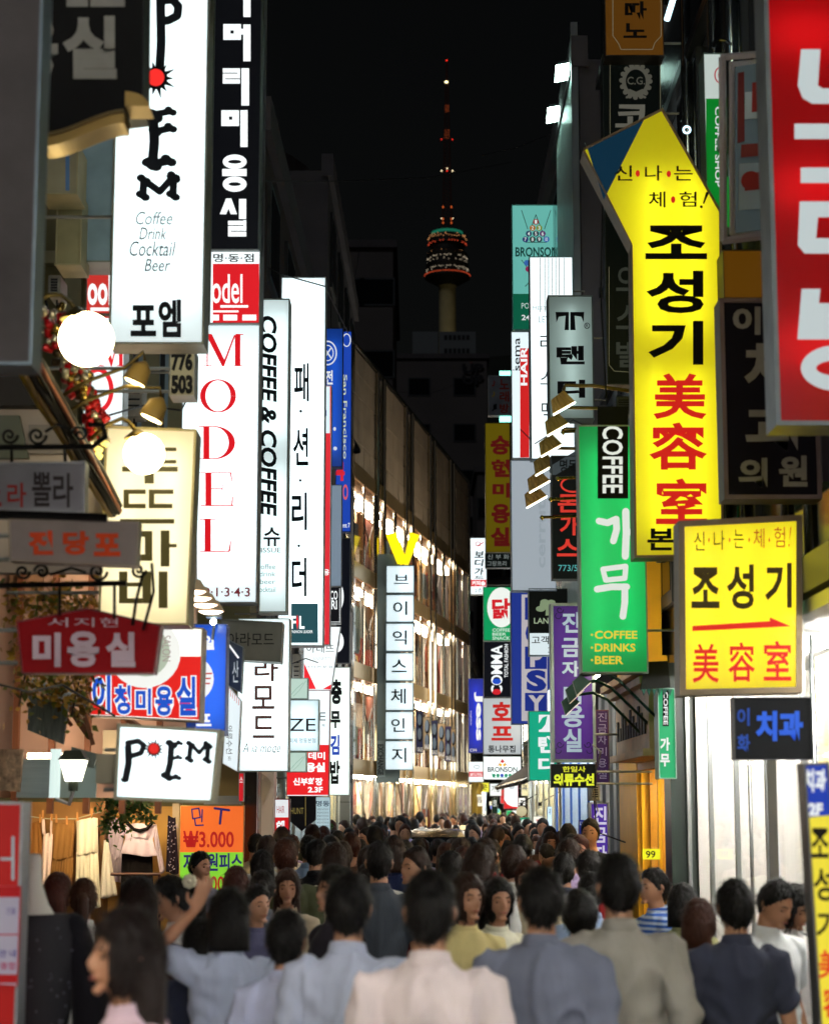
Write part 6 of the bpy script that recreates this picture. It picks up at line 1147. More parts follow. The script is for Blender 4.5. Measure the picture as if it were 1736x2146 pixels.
MB().prism([P(u, v, 7.94) for u, v in ((240, 196), (262, 190), (262, 232), (240, 234))], .12).build('dark_cheek', mat('board_#141311', '#141311', .6), q)
def scroll(name, label, segs, Y, mat_, bar=None):
    r = thing(name, label, 'bracket', tuple(P(segs[0][0][0], segs[0][0][1], Y)))
    for s_ in segs: MB().tube([P(u, v, Y) for u, v in s_], .0075, 6).build('scroll', mat_, r, True)
    if bar: MB().tube([P(u, v, Y) for u, v in bar], .014, 6).build('bar', mat_, r)
def spiral(u, v, r, turns=1.6, a0=0, f=1): return [(u+f*r*(1-t/ (turns*20+1))*math.cos(a0+t*math.pi/10), v+r*(1-t/(turns*20+1))*math.sin(a0+t*math.pi/10)) for t in range(int(turns*20))]
IR = mat('wrought_iron', '#141212', .5, .5)
scroll('scroll_bracket', 'black scrolled iron bracket holding the grey red lettered board', [spiral(78, 912, 20)+[], spiral(20, 912, 18), spiral(168, 910, 18, 1.6, math.pi), [(95, 905), (120, 890), (150, 900)], [(135, 930), (137, 968)], [(25, 930), (25, 968)]], 8.75, IR, [(-40, 938), (195, 936), (222, 915), (215, 890), (185, 890)])
scroll('lower_scroll_bracket', 'black iron bar with scrolls under the rusty pawnshop board', [spiral(48, 1198, 16), spiral(88, 1198, 16, 1.6, math.pi), [(105, 1205), (150, 1190), (180, 1200)], spiral(205, 1198, 20), spiral(290, 1195, 16), [(300, 1200), (285, 1260), (278, 1310)], [(318, 1180), (322, 1240), (300, 1320)], [(125, 1224), (125, 1290)], [(240, 1224), (240, 1296)]], 8.85, IR, [(-40, 1228), (265, 1222)])
MB().tube([P(-30, 1078, 8.3), P(225, 1086, 8.3)], .022, 6).build('top_bar', IR, thing('board_rail', 'dark rail along the top of the rusty pawnshop board', 'rail', tuple(P(100, 1078, 8.3))))
# porch behind the boards: lit wall, rafters, awning, lantern, vines
q = thing('porch', 'warmly lit shop porch with wooden rafters and grey awnings behind the red five sided board', 'porch', (P(120, 1600, 13).x, 13, 0))
MB().prism([P(u, v, 13.4) for u, v in ((-60, 1120), (410, 1120), (410, 1672), (-60, 1672))], .1).build('lit_wall', mat('peach_wall', '#d8b49c', .6, var=.12, vscale=1.5), q)
for u0, u1, v, Yl in ((60, 330, 1150, 12.9), (60, 150, 1585, 13.0), (190, 300, 1590, 13.1)):
    a, b = P(u0, v, Yl), P(u1, v, Yl); MB().box(a.x, b.x, Yl-.04, Yl+.04, a.z-.02, a.z+.02).build('lamp_strip', glow('porch_lamp', '#ffdcb8', 14), q)
for u0, v0, u1, v1, w_ in ((105, 1420, 190, 1545, 14), (150, 1405, 195, 1560, 10), (90, 1440, 150, 1520, 8), (255, 1500, 320, 1540, 10)):
    MB().tube([P(u0, v0, 12.5), P(u1, v1, 12.7)], w_*12.5/F/2*1.3, 4).build('rafter', mat('rafter_wood', '#7a4a2c', .6, var=.25, vscale=6, stretch=(1, 1, .2)), q)
AW = mat('awning_grey', '#67706a', .8, var=.3, vscale=14, stretch=(4, 4, .6)); AW2 = mat('awning_top', '#93a4aa', .7, var=.1)
MB().prism([P(u, v, 11.9) for u, v in ((60, 1455), (142, 1478), (132, 1560), (58, 1530))], .05).build('awning_skirt', AW, q)
MB().hexa([P(62, 1442, 11.85), P(150, 1472, 11.85), P(150, 1472, 12.6), P(62, 1442, 12.6), P(68, 1425, 11.9), P(152, 1455, 11.9), P(152, 1450, 12.6), P(68, 1420, 12.6)]).build('awning_top', AW2, q)
MB().prism([P(u, v, 12.4) for u, v in ((150, 1565), (205, 1580), (195, 1610), (148, 1600))], .05).build('awning_skirt', AW, q)
for k, (u0, u1, v0, v1, c) in enumerate(((205, 250, 1190, 1300, '#e8dccc'), (255, 300, 1190, 1300, '#c89a88'), (305, 330, 1200, 1300, '#e8dccc'), (20, 90, 1195, 1270, '#a07c5c'), (110, 190, 1195, 1270, '#caa890'))): MB().prism([P(u, v, 13.34) for u, v in ((u0, v0), (u1, v0), (u1, v1), (u0, v1))], .05).build('wall_panel', mat('wp_'+c, c, .6, var=.2, vscale=4), q)
for k in range(6): MB().box(P(-40+75*k, 1500, 13.3).x-.02, P(-40+75*k, 1500, 13.3).x+.02, 13.28, 13.34, 1.9, 3.6).build('post', mat('rafter_wood', '#7a4a2c', .6, var=.25, vscale=6, stretch=(1, 1, .2)), q)
MB().prism([P(u, v, 13.3) for u, v in ((216, 1530), (246, 1530), (246, 1640), (214, 1640))], .06).build('meter_box', mat('khaki_box', '#a39a80', .6, var=.1), q)
MB().prism([P(u, v, 13.0) for u, v in ((120, 1590), (205, 1600), (200, 1672), (118, 1672))], .03).build('green_glass', mat('green_glass', '#9fb4ac', .2, emit=.12, var=.2), q)
MB().prism([P(u, v, 12.6) for u, v in ((40, 1590), (110, 1590), (104, 1672), (34, 1672))], .05).build('grey_shutter', mat('shutter_grey', '#a7b4b2', .5, var=.1, vscale=20, stretch=(.2, .2, 3)), q)
MB().prism([P(u, v, 12.5) for u, v in ((-20, 1570), (48, 1570), (40, 1660), (-20, 1655))], .05).build('stone_panel', mat('pebble_panel', '#b89878', .7, bump=.8, bscale=25, var=.5, vscale=25), q)
MB().tube([P(118, 1570, 12.4), P(114, 1672, 12.4)], .035, 8).build('green_post', glow('green_tube', '#e8fff8', .7), q)
q = thing('square_lantern', 'glowing white tapered lantern under the porch awning', 'lantern', tuple(P(155, 1640, 12.0)))
cz = P(155, 1600, 12.0)
def frus(mb, c, r0, r1, z0, z1): mb.hexa([c+Vector((-r0, -r0, z0)), c+Vector((r0, -r0, z0)), c+Vector((r0, r0, z0)), c+Vector((-r0, r0, z0)), c+Vector((-r1, -r1, z1)), c+Vector((r1, -r1, z1)), c+Vector((r1, r1, z1)), c+Vector((-r1, r1, z1))]); return mb
frus(MB(), cz, .045, .075, -.11, .02).build('glass', glow('lantern_glass', '#fff8e0', 3), q); frus(MB(), cz, .085, .05, .022, .08).build('cap', mat('lantern_metal', '#4c5648', .5, .4), q)
MB().tube([cz+Vector((0, 0, -.11)), cz+Vector((0, 0, -.17))], .03, 8).build('foot', mat('lantern_metal', '#4c5648', .5, .4), q); MB().tube([cz+Vector((0, 0, -.17)), cz+Vector((-.03, .05, -.25)), cz+Vector((-.12, .1, -.22))], .012, 6).build('arm', mat('white_arm', '#c8c8c8', .4), q)
def leaves(name, label, cat, cl, n, size, cols, stems, seed=1, Y=0):
    r = thing(name, label, cat, tuple(P(*cl[0][:2], cl[0][2]))); rr = random.Random(seed)
    for s_ in stems: MB().tube([P(*p) for p in s_], .006, 5).build('stem', mat('twig', '#3a2c1a', .8), r)
    for k, c in enumerate(cols):
        m = MB()
        for i in range(n//len(cols)):
            u, v, Yq, su, sv = rr.choice(cl); p = P(u+rr.gauss(0, su), v+rr.gauss(0, sv), Yq+rr.uniform(-.12, .12))
            d = Vector((rr.uniform(-1, 1), rr.uniform(-1, 1), rr.uniform(-1, .4))).normalized(); e = d.cross(Vector((rr.uniform(-1, 1), rr.uniform(-1, 1), rr.uniform(-1, 1)))).normalized()
            L = size*rr.uniform(.6, 1.3); w_ = L*.32; m.add([p, p+d*L*.4+e*w_, p+d*L, p+d*L*.4-e*w_], [(0, 1, 2), (0, 2, 3)])
        o = m.build('foliage', mat('leaf_'+c, c, .55, var=.25, vscale=9), r); o['kind'] = 'stuff'
leaves('autumn_vine', 'yellow brown vine leaves lit warmly around the red five sided board', 'vine', [(70, 1270, 11, 30, 26), (120, 1250, 11, 26, 20), (50, 1360, 11, 20, 60), (75, 1440, 11, 26, 26), (120, 1440, 11.4, 20, 20), (160, 1430, 11.4, 22, 24), (170, 1470, 11.6, 18, 26), (170, 1262, 11.4, 26, 16)], 900, .05, ['#a87c1c', '#7a5c18', '#6a7020', '#c09838'], [[(40, 1480, 11), (60, 1380, 11), (80, 1260, 11), (160, 1240, 11)], [(150, 1500, 11.5), (165, 1430, 11.5), (180, 1400, 11.5)]], 3)
leaves('leafy_branch', 'green leafy branch hanging in front of the pale blouse on the clothes stall', 'branch', [(228, 1690, 17, 12, 14), (252, 1700, 17, 14, 16), (280, 1690, 17, 14, 10), (258, 1730, 17, 12, 18), (305, 1705, 17, 12, 10), (240, 1660, 17, 14, 10), (225, 1730, 17, 8, 12)], 460, .055, ['#3f6a2c', '#567f38', '#7a8c40'], [[(222, 1640, 17), (250, 1690, 17), (300, 1705, 17)], [(236, 1660, 17), (256, 1720, 17), (262, 1745, 17)]], 5)
leaves('potted_shrub', 'small green potted shrub beside the pale notice panel on the left', 'potted plant', [(680, 1752, 26, 9, 12), (678, 1765, 26, 10, 8)], 400, .07, ['#3c7030', '#5a9048'], [[(680, 1800, 26), (680, 1750, 26)]], 8)
MB().lathe((P(680, 1780, 26).x, 26, 0), [(.14, 0), (.19, .5), (.2, .5), (.02, .48)], 16).build('pot', mat('clay_pot', '#8a4a30', .7), bpy.data.objects['potted_shrub'], True).location = (0, 0, 0)
# ------------------------------------------------------------------ unseen lit shops and signs added behind the camera to light crowd and boards
for k, (W_, a, b, c, l, col) in enumerate(((WA, .5, 9, '#e8e0d4', 7, '#fff4e4'), (WA, 9.5, 17.5, '#e8e4dc', 7, '#f4f8ff'), (WA, 17.9, 23.6, '#e0d8c8', 7, '#fff0dc'), (WN, .5, 9, '#e4e4e0', 7, '#f8fbff'), (WN, 9.5, 17.5, '#e8dcc4', 7, '#fff0d8'), (WN, 17.9, 24.8, '#e8e6e2', 7, '#fffaf0'))):
    shopfront(('warm', 'white', 'cream', 'cool white', 'golden', 'pale')[k]+' lit shop window added beside or behind the viewpoint on the '+('left' if k < 3 else 'right'), W_, a, b, 2.95, c, l*.8, bays=4, lcol=col)
def fill_double_sign(x0, x1, z0, z1, Y, c, txt, lab, lvl):
    r = thing('fill_double_sign', lab, 'sign', ((x0+x1)/2, Y, z0)); MB().box(x0, x1, Y-.1, Y+.1, z0, z1).build('cabinet', GREY, r)
    m = glow('dface_%s' % c, c, lvl*4, 'FRONT')
    for yy in (Y-.104, Y+.104): MB().flat([(x0+.02, yy, z0+.02), (x1-.02, yy, z0+.02), (x1-.02, yy, z1-.02), (x0+.02, yy, z1-.02)]).build('face', m, r)
    n = len(txt); b = MB()
    for i, ch in enumerate(txt):
        vs, fs = glyph(ch, .03); h = (z1-z0)/n; zz = z1-h*(i+.85); w_ = (x1-x0)*.66
        b.add([((x1+x0)/2+w_/2-x*w_, Y+.108, zz+y*h*.7) for x, y in vs], fs)
    b.build('lettering', mat('paint_'+K, K, .5), r); e = x0 if x0 < 0 else x1
    b = MB(); [b.tube([(e, Y, z), (-2.2 if e < 0 else 2.3, Y, z)], .02, 6) for z in (z0+.2, z1-.2)]; b.build('bracket', DARKM, r)
for a in ((-1.9, -1.0, 3.2, 6.6, -3, '#e8f6f8', '미용실', 'tall white double sided sign behind the viewpoint on the left', 3.0), (1.1, 2.0, 3.2, 6.8, -4, '#f4fbff', '커피숍', 'tall white double sided sign behind the viewpoint on the right', 3.0), (-1.9, -.9, 3.4, 7.5, -8, '#f6e860', '치과의원', 'yellow double sided sign behind the viewpoint on the left', 3.0),
          (1.0, 2.1, 3.4, 7.5, -9, '#ffffff', '노래방', 'bright white double sided sign behind the viewpoint on the right', 3.2), (-1.95, -.8, 3.2, 8, -14, '#ffffff', '명동', 'largest white double sided sign farthest behind the viewpoint', 3.2), (.9, 2.1, 3.4, 7.6, -15, '#ffd8d0', '구두', 'pinkish double sided sign behind the viewpoint on the right', 3.0), (-1.95, -1.15, 3.3, 5.6, 1.2, '#f4f6f0', '안경', 'white double sided sign over the viewpoint on the left', 2.4), (1.3, 2.1, 3.4, 5.8, .4, '#f4f6ff', '카페', 'white double sided sign over the viewpoint on the right', 2.4)):
    fill_double_sign(*a)
# ------------------------------------------------------------------ clothes stall
SY = 19.95
st = thing('clothes_stall', 'open fronted clothes stall of tan boards under the small POEM box at the left', 'stall', (P(200, 1700, SY).x, 20.1, 0))
def slab(name, m_, q, Y, d, par): return MB().prism([P(u, v, Y) for u, v in q], d).build(name, m_, par)
BRD = mat('tan_board', '#9a6c38', .7, bump=.1, bscale=10, var=.12, vscale=2); BRD2 = mat('ochre_board', '#c89a50', .7, var=.1)
zf = 0
MB().box(P(44, 1700, 20).x, P(216, 1700, 20).x, 20.1, 20.16, 0, P(100, 1681, 20.1).z).build('board', BRD, st)
MB().box(P(222, 1700, 20).x, P(372, 1700, 20).x, 20.2, 20.26, 0, P(100, 1690, 20.1).z).build('board', BRD2, st)
MB().box(P(214, 1700, 20).x, P(224, 1700, 20).x, 19.9, 20.2, 0, P(100, 1679, 20.1).z).build('post', mat('tan_post', '#8a6034', .6), st)
MB().box(P(364, 1700, 20).x, P(378, 1700, 20).x, 19.9, 20.2, 0, P(100, 1684, 20.1).z).build('post', mat('pale_post', '#b8a890', .6), st)
MB().box(P(440, 1700, 20).x, P(512, 1700, 20).x, 19.4, 19.7, P(100, 1686, 19.5).z, P(100, 1668, 19.5).z).build('shelf_box', STEEL, st)
for x0_, x1_ in ((60, 200), (235, 360)):
    m = MB(); m.box(P(x0_, 1700, 19.2).x, P(x1_, 1700, 19.2).x, 19.0, 19.1, P(100, 1655, 19.1).z+.02, P(100, 1655, 19.1).z+.06); m.build('light_strip', glow('stall_lamp', '#ffe4b0', 55), st)
MB().box(P(-60, 1700, 20).x, P(380, 1700, 20).x, 18.9, 20.3, P(100, 1655, 19.1).z+.07, P(100, 1655, 19.1).z+.14).build('stall_roof', mat('roof_grey', '#6c6c66', .7), st)
rl = thing('clothes_rail', 'brown horizontal clothes rail in front of the pale blouse', 'rail', tuple(P(230, 1832, 19.6))); MB().tube([P(232, 1832, 19.6), P(335, 1832, 19.6)], .016, 8).build('rail', mat('rail_brown', '#4a2418', .4), rl)
MB().tube([P(334, 1832, 19.6), P(334, 2100, 19.6)], .014, 8).build('post', mat('rail_brown', '#4a2418', .4), rl)
def drape(mb, tops, bots, Y, th=.03, folds=5, ph=0, n=36, rows=16, amp=.018, curve=0):
    k = len(mb.v)
    for r_ in range(rows+1):
        t = r_/rows; uL = tops[0]+(bots[0]-tops[0])*t+curve*math.sin(t*3.1); uR = tops[1]+(bots[1]-tops[1])*t+curve*math.sin(t*3.1); v = tops[2]+(bots[2]-tops[2])*t
        for j in range(n):
            a = 2*math.pi*j/n; x = (1-math.cos(a))/2; u = uL+(uR-uL)*x
            y = Y+math.sin(a)*th*(.5+.5*min(1, t*4))*(-1)+amp*(.3+.7*t)*math.sin(x*folds*2*math.pi+ph+1.2*t)
            p = P(u, v+3*math.sin(x*5+ph), Y); mb.v.append(Vector((p.x, y, p.z)))
    for r_ in range(rows):
        for j in range(n): mb.f.append((k+r_*n+j, k+r_*n+(j+1) % n, k+(r_+1)*n+(j+1) % n, k+(r_+1)*n+j))
    mb.f.append(tuple(k+j for j in range(n))[::-1]); mb.f.append(tuple(k+rows*n+j for j in range(n)))
    return mb
def garment(name, label, pieces, c, Y=19.8, pegs=(), **kw):
    r = thing(name, label, 'clothing', tuple(P(pieces[0][0][0], pieces[0][0][2], Y)))
    m = MB()
    for i, (t_, b_) in enumerate(pieces): drape(m, t_, b_, Y, ph=i*1.7+len(label), **kw)
    m.build('fabric', cloth(c), r, True)
    for u, v in pegs: MB().hexa([P(u-2, v-10, Y-.03), P(u+2, v-10, Y-.03), P(u+2, v-10, Y-.06), P(u-2, v-10, Y-.06), P(u-1.5, v+8, Y-.02), P(u+3, v+8, Y-.02), P(u+3, v+8, Y-.06), P(u-1.5, v+8, Y-.06)]).build('clothes_peg', mat('peg_wood', '#c08040', .6), r)
    return r
garment('white_shirt', 'narrow strip of a white garment at the left end of the clothes line', [((44, 54, 1712), (42, 56, 1800))], '#d8d4cc', folds=2)
garment('brown_skirt', 'plain brown skirt pegged on the clothes line', [((58, 86, 1722), (56, 92, 1880))], '#84582c', pegs=((60, 1718), (84, 1716)), folds=3)
garment('pink_dress', 'pale pink strappy dress pegged between brown clothes', [((90, 112, 1748), (86, 108, 1880)), ((88, 94, 1715), (90, 96, 1750)), ((106, 110, 1715), (105, 109, 1750))], '#e4ccc8', pegs=((90, 1708), (108, 1712)), folds=2)
garment('knit_trousers', 'brown knitted lattice trousers on the clothes line', [((112, 158, 1722), (106, 152, 1800)), ((108, 130, 1795), (100, 122, 1890)), ((130, 154, 1795), (126, 150, 1890))], '#8a6236', pegs=((118, 1716), (140, 1720)), folds=4)
garment('white_trousers', 'long cream white trousers hanging at the right end of the clothes line', [((161, 205, 1716), (160, 206, 1790)), ((160, 184, 1785), (158, 186, 1900)), ((184, 206, 1785), (182, 212, 1900))], '#e6decb', pegs=((162, 1712), (192, 1704)), folds=3)
garment('flared_skirt', 'pale flared garment beyond the post right of the cream trousers', [((218, 226, 1760), (208, 246, 1880))], '#dcd4cc', folds=3)
garment('lilac_dress', 'pale lilac dress behind the green branch', [((226, 250, 1715), (226, 262, 1850))], '#c8b8cc', folds=3, Y=20.05)
r_ = garment('pale_blouse', 'pale pink long sleeved blouse with black collar on a hanger', [((258, 326, 1728), (264, 320, 1758)), ((264, 320, 1756), (252, 330, 1792)), ((318, 328, 1730), (334, 346, 1828)), ((256, 264, 1730), (240, 252, 1800))], '#cdbcd0', Y=19.75, folds=3)
MB().tube([P(266, 1724, 19.7), P(280, 1738, 19.7), P(293, 1741, 19.7), P(308, 1737, 19.7), P(321, 1722, 19.7)], .018, 8).build('collar', cloth('#120f12'), r_, True)
MB().tube([P(258, 1726, 19.76), P(292, 1712, 19.76), P(292, 1704, 19.76)], .006, 5).tube([P(292, 1712, 19.76), P(326, 1726, 19.76)], .006, 5).build('hanger', mat('hanger_dark', '#1a1614', .4), r_)
garment('black_skirt', 'long black skirt hung under the pale blouse', [((256, 320, 1786), (252, 322, 1900))], '#0f0c0e', Y=19.82, folds=4)
garment('spotted_shirt', 'dark shirt with pale spots hanging by the orange price poster', [((352, 368, 1712), (348, 376, 1830))], '#221c2c', Y=19.7, folds=2)
sp = MB(); rr = random.Random(9)
for i in range(46): u = rr.uniform(351, 372); v = rr.uniform(1722, 1826); sp.sphere(P(u, v, 19.66), .007, 5, 4)
o = sp.build('spots', mat('spot_pale', '#a8a0b4', .6), bpy.data.objects['spotted_shirt']); o['kind'] = 'stuff'
cl = thing('clothes_line', 'thin cord stretched across the stall carrying the pegged clothes', 'cord', tuple(P(60, 1716, 19.8))); MB().tube([P(40, 1708, 19.8), P(100, 1716, 19.8), P(160, 1716, 19.8), P(215, 1700, 19.8)], .006, 5).build('cord', mat('cord_pale', '#b0a890', .8), cl)
q = thing('black_pillar', 'black glossy pillar right of the orange price poster', 'pillar', (P(526, 1700, 20).x, 20.2, 0)); MB().box(P(512, 1700, 20).x, P(541, 1700, 20).x, 20.0, 20.4, 0, P(520, 1610, 20).z).build('shaft', mat('black_gloss', '#0c1012', .15, spec=.8), q); MB().box(P(540, 1700, 20).x-.012, P(540, 1700, 20).x, 19.985, 19.999, 0, P(520, 1610, 20).z).build('edge_strip', FRAME, q)
q = thing('cream_pilaster', 'cream stone pilaster between the black pillar and the red hair academy sign', 'pillar', (P(557, 1700, 20.8).x, 21, 0)); CR_ = mat('cream_stone', '#d8c4b0', .6, emit=.12, var=.05)  # slight glow put into the stone so it reads as lit
MB().box(P(542, 1700, 20.8).x, P(573, 1700, 20.8).x, 20.8, 21.2, 0, P(520, 1612, 20.8).z).build('shaft', CR_, q); MB().prism([P(u, v, 20.78) for u, v in ((546, 1616), (572, 1640), (550, 1690), (546, 1690))], .02).build('relief', mat('cream_relief', '#c4b4a4', .6), q)
q = thing('stone_pillar', 'grey stone clad pillar in front of the corner of the glass store', 'pillar', (P(718, 1700, 40).x, 40, 0)); x0_, x1_ = P(703, 1700, 40).x, P(733, 1700, 40).x; z1_ = P(718, 1640, 40).z
for i in range(6): MB().box(x0_, x1_, 40, 40.4, z1_*i/6+.012, z1_*(i+1)/6).build('stone_block', mat('grey_stone', '#6a6e6e', .6, var=.1), q)
MB().box(x0_+.01, x1_-.01, 40.01, 40.39, 0, z1_).build('core', mat('joint_dark', '#1b1815', .9), q)
# dress form at the left
q = thing('dress_form', 'dress form with white neck wearing a dark patterned dress behind the red stand board', 'mannequin', (P(78, 1900, 7.9).x, 7.9, 0))
fx = P(66, 1900, 7.9).x; m = MB(); zN = P(70, 1800, 7.9).z; chainH(m, [(fx, 7.9, zN-.26, .12, .09), (fx, 7.9, zN-.18, .07, .06), (fx, 7.9, zN-.10, .042, .042), (fx, 7.9, zN, .038, .038), (fx, 7.9, zN+.02, .03, .03)]); m.build('torso', mat('form_white', '#b8b4a8', .5), q, True)
m = MB(); chainH(m, [(fx, 7.9, .25, .30, .25), (fx, 7.9, .8, .22, .18), (fx, 7.9, zN-.72, .15, .13), (fx, 7.9, zN-.5, .19, .15), (fx, 7.9, zN-.3, .205, .13), (fx, 7.9, zN-.22, .17, .11)], 24); m.build('dress', mat('dark_print', '#17161c', .8, var=.0), q, True)
dp = MB(); rr = random.Random(12)
for i in range(130):
    a = rr.uniform(math.pi, 2*math.pi); z = rr.uniform(zN-.9, zN-.25); rx = .20; c = Vector((fx+rx*math.cos(a), 7.9+.15*math.sin(a), z)); dp.sphere(c, .005, 5, 4, (1.2, .6, 1.2))
o = dp.build('print_flowers', mat('print_grey', '#484854', .8), q); o['kind'] = 'stuff'
m = MB(); limb(m, [(fx+.17, 7.9, zN-.27, .06), (fx+.24, 7.9, zN-.5, .075), (fx+.28, 7.9, zN-.85, .085)]); m.build('sleeve', cloth('#141318'), q, True)
MB().tube([(fx, 7.9, 0), (fx, 7.9, .4)], .02, 8).tube([(fx-.15, 7.9, .02), (fx+.15, 7.9, .02)], .02, 6).build('stand', STEEL, q)
# lantern, gold mannequins, car, cables
for u, v, lab in ((1092, 1700, 'round cream paper lantern hanging at street level on the right'), (1131, 1701, 'smaller paper lantern under the shiny canopy')):
    Y = 36 if u < 1100 else 34; c = P(u, v, Y); r = thing('paper_lantern', lab, 'lantern', tuple(c)); MB().sphere(c, (11 if u < 1100 else 7)*Y/F, 20, 14, (1, 1, .95)).build('paper', glow('paper_lantern', '#d8cca0', .6), r, True)
    MB().tube([c+Vector((0, 0, .1)), c+Vector((0, 0, .16))], .03, 8).build('cap', DARKM, r); MB().tube([c+Vector((0, 0, .15)), c+Vector((.35, .1, .35))], .01, 5).build('cord', DARKM, r)
def car():
    X, Y = .42, 33.5
    r = thing('parked_car', 'parked car among the crowd, only its shiny golden lit roof and lamp showing', 'car', (X, Y, 0)); pm_ = mat('car_paint', '#80684a', .2, .5, spec=.8)
    prof = [(y, z*1.07) for y, z in [(-2.1, .55), (-2.05, .8), (-1.2, .95), (-.75, 1.28), (-.3, 1.44), (.6, 1.47), (1.2, 1.40), (1.75, 1.05), (2.1, .98), (2.2, .6), (2.15, .3), (-2.1, .3)]]
    m = MB(); rows = []
    for wv, sc_ in ((-.85, .93), (-.8, .98), (-.55, 1.0), (.55, 1.0), (.8, .98), (.85, .93)):
        rows.append([Vector((X+wv*(.72 if z > 1.2 else 1), Y+y*sc_, .3+(z-.3)*sc_+(.16*(1-(wv/.85)**2)-.10 if z > 1.2 else 0))) for y, z in prof])
    k = len(prof)
    for g_ in rows: m.v += g_
    for i in range(5):
        for j in range(k): m.f.append((i*k+j, i*k+(j+1) % k, (i+1)*k+(j+1) % k, (i+1)*k+j))
    m.f += [tuple(range(k))[::-1], tuple(5*k+j for j in range(k))]
    m.build('body', pm_, r, True)
    MB().hexa([(X-.55, Y-1.22, .97), (X+.55, Y-1.22, .97), (X+.5, Y-.72, 1.42), (X-.5, Y-.72, 1.42), (X-.55, Y-1.27, .98), (X+.55, Y-1.27, .98), (X+.5, Y-.80, 1.44), (X-.5, Y-.80, 1.44)]).build('windscreen', mat('dark_pane', '#0b0e12', .12, spec=.8), r)
    for sx in (-1, 1):
        MB().box(X+sx*.866, X+sx*.87, Y-.7, Y+1.0, .98, 1.02).build('side_trim', FRAME, r)
        MB().sphere((X+sx*.6, Y-2.05, .68), .1, 12, 8, (1.4, .4, .8)).build('headlight', glow('headlight', '#fff0c0', 3), r, True)
        for yy in (-1.35, 1.35):
            w_ = MB().tube([(X+sx*.66, Y+yy, .31), (X+sx*.84, Y+yy, .31)], .31, 20).build('wheel', mat('rubber', '#0c0c0c', .7), r, True); MB().tube([(X+sx*.83, Y+yy, .31), (X+sx*.855, Y+yy, .31)], .18, 16).build('rim', FRAME, w_)
    MB().box(X+.36, X+.60, Y-.45, Y-.25, 1.555, 1.63).build('roof_lamp', glow('roof_lamp', '#ffe8a8', 1.0), r, bevel=.02)
    pass
car()
for i, pts in enumerate(( [(1010, 325, 40), (1080, 310, 32), (1186, 268, 27)], [(548, 380, 20), (700, 380, 30), (900, 372, 40), (1070, 340, 60)], [(724, 620, 44), (740, 600, 44.5), (757, 500, 50)], [(815, 820, 95), (900, 825, 100), (1000, 790, 105)])):
    r = thing('overhead_cable', ('short thin cable meeting the ribbed panel', 'faint cable low across the night sky', 'thin wire rising above the glass store corner', 'sagging wire in front of the far dim blocks')[i], 'cable', tuple(P(*pts[0]))); MB().tube([P(*p) for p in pts], .009, 5).build('cable', mat('cable_grey', '#15181a', .7), r)
for i, u in enumerate((548, 552)):
    pass
r = thing('steel_pole', 'thin pale steel pole edge right of the tall black salon sign', 'pole', (P(549, 600, 14.3).x, 14.3, 0)); MB().tube([(P(549, 600, 14.3).x, 14.32, 3.4), (P(549, 600, 14.3).x, 14.32, P(550, -60, 14.3).z)], .012, 8).build('pole', STEEL, r); MB().tube([(P(549, 600, 14.3).x, 14.32, 3.5), (-1.9, 14.32, 3.5)], .012, 8).build('bracket', STEEL, r)
for i, (pts, lab) in enumerate(((((1225, 300, 22), (1262, 420, 15.7), (1258, 620, 15.6), (1270, 840, 15)), 'dark cable dropping along the black clad wall behind the arrow sign'), (((560, 560, 19), (590, 575, 19), (680, 600, 20), (740, 720, 30)), 'dark wire strung past the top of the white fashion sign'), (((1240, 1560, 17), (1258, 1575, 17), (1250, 1610, 17.5), (1240, 1650, 18), (1252, 1700, 18.5)), 'curly pale wire beside the dim purple sign'), (((400, 820, 12.5), (380, 860, 13), (300, 850, 13), (230, 870, 12)), 'dark wire hanging behind the number box'), (((600, 1395, 21), (640, 1380, 22), (700, 1400, 25)), 'wire slung beneath the white fashion sign'), (((1090, 900, 26), (1120, 930, 23), (1200, 880, 20), (1240, 900, 18)), 'dark cable looping behind the row of spot lamps'), (((-20, 1430, 9.5), (60, 1450, 9.8), (130, 1435, 10.4), (240, 1500, 11)), 'dark wire hanging over the porch awning'))):
    r = thing('wire', lab, 'wire', tuple(P(*pts[0]))); MB().tube([P(*p) for p in pts], .007, 5).build('wire', mat('wire_pale', '#8a8c84', .6) if 'pale' in lab else mat('wire_dark', '#111214', .6), r)
for i, (u0, v0, u1, v1, Y, lab) in enumerate(((100, 576, 128, 620, 12.2, 'small dusty air conditioner box under the beige boxes at the left'), (256, 772, 300, 872, 14.5, 'grey junction cabinet on the khaki wall left of the number box'), (1236, 1642, 1256, 1678, 18.6, 'pale meter box below the dim purple sign'), (1290, 830, 1322, 868, 15.7, 'dark junction box above the green COFFEE strip'), (612, 1370, 630, 1440, 22.5, 'stained pale wall box under the white fashion sign'), (1386, 640, 1420, 0+700, 15.9, 'dark air conditioner box behind the yellow arrow sign'))):
    p0 = P(u0, v1, Y); p1 = P(u1, v0, Y); r = thing('wall_unit', lab, 'wall unit', tuple(p0)); mm = mat('unit_pale', '#8f8c80', .6, var=.25, vscale=8) if 'dark' not in lab else mat('unit_dark', '#2c2e30', .5)
    MB().box(p0.x, p1.x, Y, Y+.25, p0.z, p1.z).build('casing', mm, r, bevel=.01)
    for k in range(5): z = p0.z+(p1.z-p0.z)*(.2+.13*k); MB().box(p0.x+.02, p1.x-.02, Y-.012, Y-.002, z, z+.012).build('louvre', DARKM, r)
    MB().tube([((p0.x+p1.x)/2, Y+.1, p0.z), ((p0.x+p1.x)/2+.02, Y+.12, p0.z-.3), ((p0.x+p1.x)/2+(-.3 if p0.x < 0 else .3), Y+.15, p0.z-.4)], .008, 5).build('pipe', DARKM, r)
